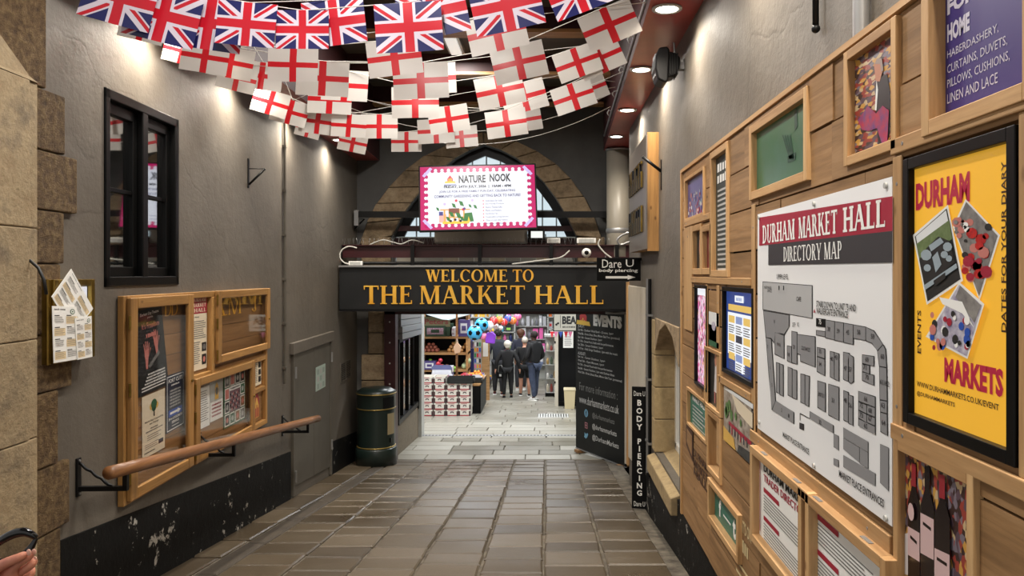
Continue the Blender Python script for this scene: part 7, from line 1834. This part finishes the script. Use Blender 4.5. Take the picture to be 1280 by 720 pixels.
SK1 = mat('skin_light', S(206, 150, 124), .55); SK2 = mat('skin_dark', S(74, 48, 38), .5); SK3 = mat('skin_tan', S(170, 116, 88), .55)
DEN = mat('dark_denim_jacket', S(36, 38, 46), .8, col2=S(50, 54, 64), scale=18); BLJ = mat('black_jacket', S(24, 24, 27), .7); BLS = mat('black_shirt', S(22, 22, 24), .85); NVY = mat('navy_jacket', S(40, 42, 58), .8); TRB = mat('black_trousers', S(20, 20, 22), .8); TRG = mat('charcoal_trousers', S(44, 44, 48), .8); JEA = mat('blue_jeans', S(48, 56, 76), .8, col2=S(70, 80, 104), scale=10)
SHW = mat('white_trainer', S(224, 222, 218), .5); SHB = mat('black_shoe', S(22, 22, 24), .4); SHR = mat('dark_red_trainer', S(90, 36, 40), .5); HDK = mat('dark_hair', S(30, 24, 22), .6); HBR = mat('brown_hair', S(90, 54, 36), .6); HWH = mat('white_hair', S(226, 220, 208), .7); HGR = mat('pale_grey_hair', S(206, 196, 182), .7)
person('tall dark haired man in a dark denim jacket, walking at the left of the group', 623, 21.0, 1.79, 0, SK3, DEN, TRG, SHR, HDK, 'curly', arms=((-.15, .06, .50), (.16, -.0, .48)), elbows=((-.16, -.02, .63), (.17, -.03, .63)), stride=-.04, coat=.47, head_turn=.5)
person('older woman with white hair, black jacket and slim black trousers, back turned', 634.5, 20.3, 1.50, 0, SK1, BLJ, TRB, SHB, HWH, 'full', arms=((-.21, -.02, .50), (.21, .0, .50)), elbows=((-.19, -.03, .64), (.19, -.03, .64)), wide=1.12, stride=.02, coat=.45, spread=.06, cuff=BLACK)
person('brown haired person in a navy jacket behind the others, facing away', 651, 22.4, 1.78, 0, SK1, NVY, TRG, SHW, HBR, 'full', stride=.03, coat=.46)
person('person with short pale hair, black shirt and knee length black shorts', 656, 20.7, 1.60, .15, SK1, BLS, TRB, SHB, HGR, 'short', jacket=False, shorts=True, arms=((-.15, .10, .56), (.15, .10, .56)), elbows=((-.16, -.02, .63), (.16, -.02, .63)), wide=1.12, stride=-.05, spread=.062, coat=.45)
person('man in a black zip jacket, blue jeans and white trainers, facing left', 668, 19.7, 1.78, .75, SK2, BLJ, JEA, SHW, mat('very_short_black_hair', S(36, 26, 24), .8), 'shaved', arms=((-.10, .14, .56), (.13, .12, .54)), elbows=((-.16, .0, .62), (.16, -.0, .62)), wide=1.0, stride=.05, head_turn=.5, coat=.47)
# handbag on the older woman's arm
t = TH('handbag', 'small dark handbag with pale fittings held by the white haired woman', 'bag', PX(625, 473, 20.25)); m = MB(); m.prism([(-.07, 0), (.09, 0), (.08, .16), (-.06, .17)], -.05, .05, BLACK); m.build('bag_body', t, bevel=.015); m = MB(); m.tube([(-.05, 0, .16), (-.03, 0, .34), (.05, 0, .34), (.07, 0, .16)], .01, LGREY, 6); m.build('strap', t); m = MB(); m.box(-.02, .04, -.055, -.05, .06, .12, LGREY); m.build('clasp', t)

# hand with sunglasses at the lower left
def near_hand():
    Y = 1.62; o = Vector(PX(0, 720, Y)); L = lambda px, py, dy=0.0: tuple(Vector(PX(px, py, Y+dy))-o)
    t = TH('person', 'person at the lower left edge, only hand and pink sleeve in view', 'person', tuple(o))
    N = {}; E = []
    N['elbow'] = (L(-190, 800, -.02), .040); N['fore'] = (L(-90, 762), .034); N['wrist'] = (L(-28, 738), (.024, .027)); N['palm'] = (L(-2, 727), (.026, .034)); N['kn'] = (L(14, 722), (.020, .034))
    E += [('elbow', 'fore'), ('fore', 'wrist'), ('wrist', 'palm'), ('palm', 'kn')]
    fing = {'index': [(18, 708, -.022), (30, 700, -.026), (37, 695, -.022), (42, 690, -.016)], 'middle': [(24, 716, -.006), (37, 708, -.012), (42, 703, -.008), (43, 697, .0)], 'ring': [(24, 726, .010), (37, 720, .004), (41, 714, .010), (38, 708, .018)], 'little': [(20, 736, .024), (32, 732, .018), (36, 726, .024), (33, 721, .030)]}
    R_ = {'index': .0090, 'middle': .0093, 'ring': .0088, 'little': .0076}
    for f_, ps in fing.items():
        prev = 'kn' if f_ in ('index', 'middle') else 'palm'
        for i, p in enumerate(ps):
            k = f_+str(i); N[k] = (L(*p), R_[f_]*(1.08, 1.02, .95, .80)[i]); E.append((prev, k)); prev = k
    for i, (p, r) in enumerate((((-8, 712, -.030), .0125), ((8, 703, -.040), .0110), ((24, 697, -.040), .0098), ((35, 691, -.030), .0080))):
        N['th%d' % i] = (L(*p), r); E.append(('wrist' if i == 0 else 'th%d' % (i-1), 'th%d' % i))
    HS = mat('near_hand_skin', S(204, 140, 112), .5, col2=S(190, 116, 96), scale=40, bump=.12, bscale=160)
    skinobj('hand', N, E, HS, t, 'palm')
    NM = mat('nail', S(222, 168, 150), .3); m = MB()
    for p, r in (((42.5, 690, -.022), .006), ((36, 690.5, -.037), .0062), ((43.5, 699, -.006), .0058)): m.ball(L(*p), r, NM, 8, 6, (.9, .35, 1.1))
    m.build('fingernails', t)
    def cloth():
        mm, nt, b_ = newmat('pink_patterned_cloth'); v = nt.coord((90, 90, 90)); vo = nt.n.new('ShaderNodeTexVoronoi'); nt.l.new(v, vo.inputs['Vector']); vo.inputs['Scale'].default_value = 1
        nt.l.new(nt.ramp(vo.outputs['Distance'], [(0, S(236, 196, 204)), (.35, S(230, 170, 186)), (.42, S(196, 30, 66)), (1, S(190, 24, 60))]), b_.inputs['Base Color']); b_.inputs['Roughness'].default_value = .8; return mm
    skinobj('sleeve', {'a': (L(-190, 800, -.02), .056), 'b': (L(-80, 752, -.01), .050), 'c': (L(-26, 728, -.014), .044), 'd': (L(-8, 718, -.018), .042)}, [('a', 'b'), ('b', 'c'), ('c', 'd')], cloth(), t, 'b')
    # sunglasses
    g = TH('sunglasses', 'glossy black sunglasses held in the hand at the lower left', 'sunglasses', tuple(o)); GB = mat('gloss_black_plastic', S(12, 12, 14), .12)
    def arc(pts, r, nm, dy=0):
        P = [Vector(L(a, b_, c+dy)) for a, b_, c in pts]; q = []
        for i in range(len(P)-1):
            p0, p1, p2, p3 = P[max(i-1, 0)], P[i], P[i+1], P[min(i+2, len(P)-1)]
            for k in range(6): u = k/6; q.append(0.5*((2*p1)+(p2-p0)*u+(2*p0-5*p1+4*p2-p3)*u*u+(3*p1-p0-3*p2+p3)*u**3))
        q.append(P[-1]); rr_ = [r*(.7+.6*math.sin(PI*i/(len(q)-1))) for i in range(len(q))]; MB().tube(q, rr_, GB, 10).build(nm, g)
    arc([(-30, 690, .02), (-12, 684, 0), (4, 674, -.01), (18, 667, -.01), (30, 665, -.01), (39, 668, -.01), (45.5, 672.5, -.008)], .0075, 'rim')
    arc([(45.5, 672.5, -.008), (41, 681, -.012), (35, 692, -.020), (30, 700, -.026)], .0050, 'temple_arm')
    arc([(-30, 690, .02), (-22, 700, .01), (-5, 701, 0), (14, 698, 0), (30, 690, 0), (42, 676, -.005)], .0030, 'lower_rim')
    m = MB(); P = [L(a, b_, .0) for a, b_ in ((-28, 690), (-12, 685), (4, 676), (18, 669), (30, 667), (42, 674), (30, 689), (14, 697), (-5, 700), (-22, 699))]; m.raw(P, [tuple(range(10))], glassmat('smoked_lens', (.45, .42, .40, 1), 1.0)); m.build('lens', g)
near_hand()
